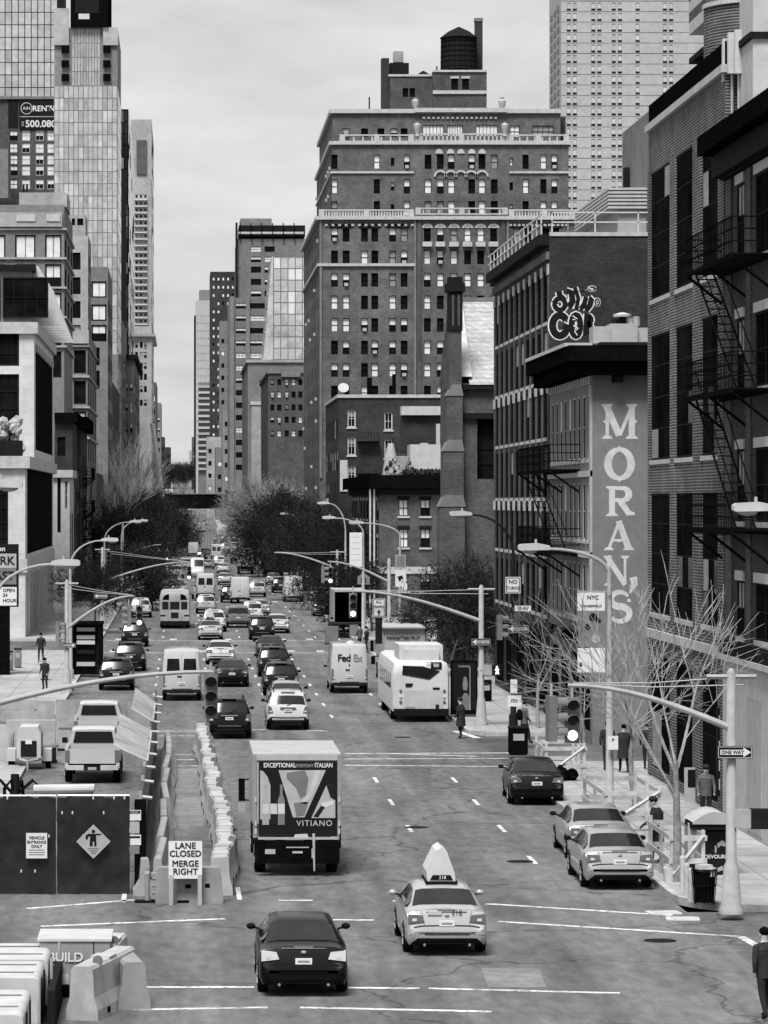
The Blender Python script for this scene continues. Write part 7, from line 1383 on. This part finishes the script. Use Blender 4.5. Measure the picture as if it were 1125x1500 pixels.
t = thing('construction_crane', 'far mobile crane boom leaning beside the avenue', 'crane', (PX(247, 700), 700, 0)); MB().bar((0, 0, 2), (PX(223, 700)-PX(247, 700), 0, PZ(620, 700)), .5, 'cream').obj('boom', t); MB().box(-1.3, 1.3, -3, 3, .6, 3, 'offw').obj('carrier', t)
for sg in (1, -1):
    for y in (-2, 2): add_wheel(t, sg*1.3, y, .5, .35)
# ---------------------------------------------------------------- bare winter trees
def tree_meshes(seed, H, spread, trunk_h, levels, kids, twig, m, up=.25, tw_m=None, lean=0, leafy=0, ls=.16):
    rnd = random.Random(seed); A, B = MB(), MB()
    def seg(p, d, L_, r, lv):
        n = 3 if lv < 2 else 2; pts = [p.copy()]; rs = [r]; dd = d.copy()
        for i in range(n):
            dd = (dd+Vector((rnd.uniform(-1, 1), rnd.uniform(-1, 1), rnd.uniform(-.5, 1)*up*2))*.16).normalized(); pts.append(pts[-1]+dd*L_/n); rs.append(r*(1-.45*(i+1)/n))
        (A if lv < 2 else B).tube(pts, rs, m if lv < 3 else (tw_m or m), 7 if lv == 0 else (5 if lv < 2 else 3), caps=False)
        if lv >= levels:
            for i in range(leafy):
                p_ = pts[0]+(pts[-1]-pts[0])*rnd.random()+Vector((rnd.gauss(0, .12), rnd.gauss(0, .12), rnd.gauss(0, .12))); a_ = Vector((rnd.gauss(0, 1), rnd.gauss(0, 1), rnd.gauss(0, 1))).normalized()*ls; b_ = a_.orthogonal().normalized()*ls*.6; B.quad([p_-a_, p_+b_, p_+a_, p_-b_], 'leaf')
            return
        k = kids[lv]
        for i in range(k):
            t = rnd.uniform(.35, 1) if lv else rnd.uniform(.62, 1.0); q = min(int(t*n), n-1); pp = pts[q]+(pts[q+1]-pts[q])*(t*n-q)
            a = rnd.uniform(0, 2*math.pi); b = rnd.uniform(.45, .95)*spread; e = dd.orthogonal().normalized(); f = dd.cross(e); nd = (dd*math.cos(b)+(e*math.cos(a)+f*math.sin(a))*math.sin(b)+Vector((0, 0, up))).normalized()
            seg(pp, nd, L_*rnd.uniform(.55, .85) if lv else H*rnd.uniform(.3, .42), max(twig, rs[q+1]*rnd.uniform(.45, .7)), lv+1)
        if lv: seg(pts[-1], dd, L_*.6, max(twig, rs[-1]*.8), lv+1)
    seg(Vector((0, 0, 0)), Vector((lean, 0, 1)).normalized(), trunk_h, H*.014+.03, 0)
    return A.mesh('trunk', 60), B.mesh('crown')
TM = {}
def tree(label, X, Y, kind, sc=1, rz=0, group='bare street trees', name='street_tree'):
    t = thing(name, label, 'tree', (X, Y, gz(Y)+(.15 if Y < 1150 else 0)), rz, group); a, c = TM[kind]; t.scale = (sc, sc, sc); link('trunk', a, t); link('crown', c, t); return t
TM['pale1'] = tree_meshes(3, 7.0, .95, 3.2, 4, (5, 3, 3, 2), .012, 'barkl', .1); TM['pale2'] = tree_meshes(8, 6.5, 1.0, 3.0, 4, (4, 3, 3, 2), .012, 'barkl', .1)
TM['dark1'] = tree_meshes(21, 11, 1.15, 3.2, 5, (7, 5, 5, 4, 2), .02, 'bark', .04, 'leaf', leafy=1, ls=.14); TM['dark2'] = tree_meshes(22, 10, 1.2, 3.0, 5, (7, 5, 5, 4, 2), .02, 'bark', .02, 'leaf', leafy=1, ls=.14); TM['big'] = tree_meshes(31, 14, 1.15, 4, 5, (8, 6, 5, 4, 2), .022, 'barkl', .06)
TM['br'] = tree_meshes(44, 13, .75, 5.5, 4, (5, 4, 4, 3), .02, 'barkl', .3)
X, Y = G(990, 1300); tree('bare pale barked tree on the near pavement beside the phone kiosk', X, Y, 'pale1', 1.0, 2.0); X, Y = G(932, 1190); tree('bare slim pale tree by the banner lamp post', X, Y, 'pale2', .92, .6)
tree('bare tree on the pavement before the painted restaurant wall', 14.8, 127, 'pale2', .7, 3.9); tree('bare twiggy tree by the no turns post', 15.6, 150, 'pale1', .75, 5.1)
DG = 'dark bare trees along the right pavement'
for i, (x, Y, s_, k) in enumerate(((688, 196, .62, 'dark1'), (660, 204, .6, 'dark2'), (545, 262, .68, 'dark2'), (512, 300, .78, 'dark1'), (490, 322, .85, 'dark2'), (468, 352, .9, 'dark1'), (452, 378, .95, 'dark2'), (438, 400, .95, 'dark1'), (425, 460, 1.05, 'dark2'), (412, 500, 1.1, 'dark1'), (400, 545, 1.05, 'dark2'))):
    tree(('dark bare tree before the church wall', 'second dark bare tree before the church buttress', 'dark bare tree before the brick corner house', 'dark bare tree right of the tall white banner lamp', 'dark bare tree left of the tall white banner', 'dark bare tree at the kerb beyond the traffic signal', 'dark bare tree before the brick apartment house', 'dark bare tree in front of the terrace block corner', 'dark bare tree beside the terrace block', 'dark bare tree beyond the terrace block corner', 'dark far bare tree before the pale twiggy tree')[i], PX(x, Y), Y, k, s_, i*1.3, DG)
tree('great pale twiggy tree rising before the blank walled block', PX(395, 590), 590, 'big', 1.02, .4); tree('pale twiggy tree left of the great one', PX(368, 640), 640, 'big', .95, 2.2); tree('pale twiggy tree right of the great one near the terrace', PX(425, 540), 540, 'big', .8, 4.2)
LG = 'dark bare trees along the left pavement'
for i, (x, Y, s_, k) in enumerate(((168, 318, .75, 'dark2'), (182, 372, .9, 'dark1'), (192, 415, 1.0, 'dark2'), (200, 470, 1.05, 'dark1'), (208, 520, 1.1, 'dark2'), (216, 570, 1.1, 'dark1'), (224, 640, 1.1, 'dark2'), (230, 720, 1.1, 'dark1'), (138, 262, .5, 'dark1'))):
    tree(('dark bare tree before the old white house', 'dark bare tree behind the twin street lamps', 'dark bare tree before the grey loft block', 'dark bare tree by the far left signal', 'dark bare tree beneath the glass tower', 'dark bare tree left of the far queue', 'dark far bare tree by the narrow block', 'dark far bare tree near the viaduct', 'small dark bare tree by the left signal post')[i], PX(x, Y), Y, k, s_, i*2.1, LG)
tree('tall pale branching tree in front of the narrow brown block', PX(180, 480), 480, 'br', 1.25, 1.0); tree('pale branching tree by the old tenement wall', PX(152, 400), 400, 'br', 1.0, 2.5)
for i, (x, Y) in enumerate(((262, 2400), (272, 2300), (282, 2250), (254, 2200), (246, 2100), (292, 2350))): tree(('far tree in the gap at the end of the avenue', 'far tree at the foot of the pale tower', 'far tree right of the avenue\'s end', 'far tree left of the avenue\'s end', 'far dark tree below the left slab', 'far tree by the pale slim tower')[i], PX(x, Y), Y, 'dark1', 1.6, i, 'far trees at the end of the avenue')
# ---------------------------------------------------------------- people
def person(label, X, Y, rz, stride=.0, coat='cloth', trou='cloth3', arms=(.0, .0), bend=0, hat=None, bag=None, long_coat=False, h=1.75, hair='black'):
    me = bpy.data.meshes.new('b'); V = []; E = []; RD = []
    def v(x, y, z, r, p=None):
        V.append((x, y, z)); RD.append(r if isinstance(r, tuple) else (r, r)); i = len(V)-1
        if p is not None: E.append((p, i))
        return i
    pe = v(0, 0, .95, (.15, .12)); sp = v(0, .0, 1.15, (.15, .12), pe); ch = v(0, .01+bend*.1, 1.36, (.18, .13), sp); nk = v(0, .02+bend*.15, 1.5, .06, ch); hd = v(0, .04+bend*.18, 1.58, (.085, .1), nk); v(0, .045+bend*.2, 1.68, (.08, .095), hd)
    for sg, ar in ((1, arms[0]), (-1, arms[1])):
        sh = v(sg*.2, .01+bend*.1, 1.4, .075, ch); el = v(sg*.26, -.02+ar*.12, 1.13, .052, sh); wr = v(sg*.25, .06+ar*.3, .9+abs(ar)*.12, .036, el); ha = v(sg*.245, .09+ar*.34, .83+abs(ar)*.13, (.032, .02), wr); v(sg*.24, .1+ar*.37, .77+abs(ar)*.14, (.022, .014), ha); v(sg*.215, .12+ar*.36, .82+abs(ar)*.13, .012, ha)
        st = stride*sg; hp = v(sg*.1, 0, .9, .1, pe); kn = v(sg*.105, .04+st*.5, .5, .068, hp); an = v(sg*.105, st-.02, .1+max(0, -st)*.12, .045, kn); to = v(sg*.115, st+.12, .05+max(0, -st)*.05, (.045, .035), an)
    me.from_pydata(V, E, []); o = bpy.data.objects.new('b', me); mod = o.modifiers.new('s', 'SKIN'); sv = me.skin_vertices[0].data
    for i, r in enumerate(RD): sv[i].radius = r
    sv[0].use_root = True; o.modifiers.new('u', 'SUBSURF').levels = 2
    m2 = eval_mesh(o); bpy.data.objects.remove(o); m2.materials.clear()
    for k in (coat, trou, 'skin', 'rubber'): m2.materials.append(M[k])
    for p in m2.polygons:
        c = p.center; p.use_smooth = True
        p.material_index = 3 if c.z < .1 else (2 if c.z > 1.5 or (abs(c.x) > .19 and c.z < .92 and c.z > .7) else (1 if c.z < .9 else 0))
    t = thing('person', label, 'person', (X, Y, gzz(X)), rz); s_ = h/1.75; t.scale = (s_, s_, s_); b = link('body', m2, t)
    yh = .045+bend*.2
    q = MB(); q.ell((0, yh-.015, 1.7), (.1, .115, .09), hair, 12, 7); q.obj('hair' if not hat else 'under_cap', t, smooth=True)
    f = MB(); f.ell((0, yh+.1, 1.62), (.014, .022, .02), 'skin', 6, 4)
    for sg in (1, -1): f.ell((sg*.033, yh+.083, 1.645), (.014, .008, .009), 'signk', 6, 4); f.ell((sg*.088, yh, 1.63), (.014, .025, .034), 'skin', 6, 4)
    f.box(-.022, .022, yh+.086, yh+.092, 1.578, 1.585, 'dark'); f.obj('face', t)
    if hat: q = MB(); q.ell((0, yh, 1.72), (.108, .122, .085), hat, 12, 7); q.lathe([(.112, 1.69), (.112, 1.725)], hat, 12, (0, yh, 0)); q.obj('knit_cap', t, smooth=True)
    if long_coat: MB().lathe([(.26, .55), (.24, .8), (.215, 1.0), (.225, 1.2), (.23, 1.36), (.12, 1.48)], coat, 14).xf(lambda p: Vector((p.x, p.y*.78, p.z))).obj('coat', t, smooth=True)
    else: MB().lathe([(.185, .82), (.18, 1.0), (.195, 1.2), (.21, 1.37), (.1, 1.48)], coat, 14).xf(lambda p: Vector((p.x, p.y*.78, p.z))).obj('jacket', t, smooth=True)
    if bag == 'back': MB().ell((0, -.22, 1.2), (.17, .13, .24), 'black', 10, 6).obj('backpack', t, smooth=True)
    if bag == 'hand': MB().prism([(.14, .35), (.38, .35), (.34, .7), (.18, .7)], .02, .12, 'offw').obj('shopping_bag', t)
    return t
def pp(x, y): return G(x, y)
X, Y = pp(675, 1082); person('person in long dark coat and dark cap standing at the kerb behind the bus', X, Y, R(60), .05, arms=(.6, .3), hat='cloth', long_coat=True, bag='hand', h=1.72)
X, Y = pp(768, 1095); person('person with black backpack walking past the no turns post', X, Y, R(-70), .22, 'cloth2', arms=(.3, -.2), bag='back')
for i, (x, y, st, lb) in enumerate(((890, 1135, .2, 'person in black walking right beside the banner lamp post'), (914, 1138, -.2, 'person in black coat with white bag walking before the factory'), (948, 1133, .18, 'person in dark coat walking left of a companion'), (968, 1138, -.2, 'person in dark coat and jeans walking nearest the factory wall'))):
    X, Y = pp(x, y); person(lb, X, Y, R((-5, 4, 0, -6)[i]), st, 'cloth', 'cloth3', (.3, -.3), long_coat=i in (1, 3), bag='hand' if i == 1 else None, h=(1.8, 1.75, 1.72, 1.78)[i])
X, Y = pp(962, 1272); person('person in long dark coat standing by the parked silver saloon with a bag', X, Y, R(100), .1, 'cloth', 'cloth3', (.8, .5), .3, hat='cloth', long_coat=True, bag='hand', h=1.8)
X, Y = pp(1034, 1222); person('person in dark jacket and cap standing behind the phone kiosk', PX(1034, 106), 106, R(175), .0, 'cloth2', 'cloth3', (.5, .5), hat='cloth', h=1.75)
X, Y = pp(60, 972); person('person in black walking beside the stone corner building', PX(60, 212), 212, R(170), .15, 'cloth', 'cloth3', (.3, -.2), h=1.78)
person('person in dark coat standing by the small white utility box', PX(66, 180), 180, R(150), 0, 'cloth', 'cloth3', (.3, .3), h=1.7)
person('person in black jacket walking at the edge of the near crosswalk', PX(1121, 66.5), 66.5, R(20), .2, 'cloth', 'cloth3', (.3, -.3), h=1.78)
for i, (x, Y) in enumerate(((486, 246), (527, 232), (537, 228))): person(('worker in dark clothes by the open box truck\'s left side', 'worker handling cartons behind the open box truck', 'worker in black at the right of the open box truck')[i], PX(x, Y), Y, R(40*i), .1, 'cloth2' if i == 1 else 'cloth', 'cloth3', (.6, .4), h=1.75)
bpy.data.scenes.remove(TMP)
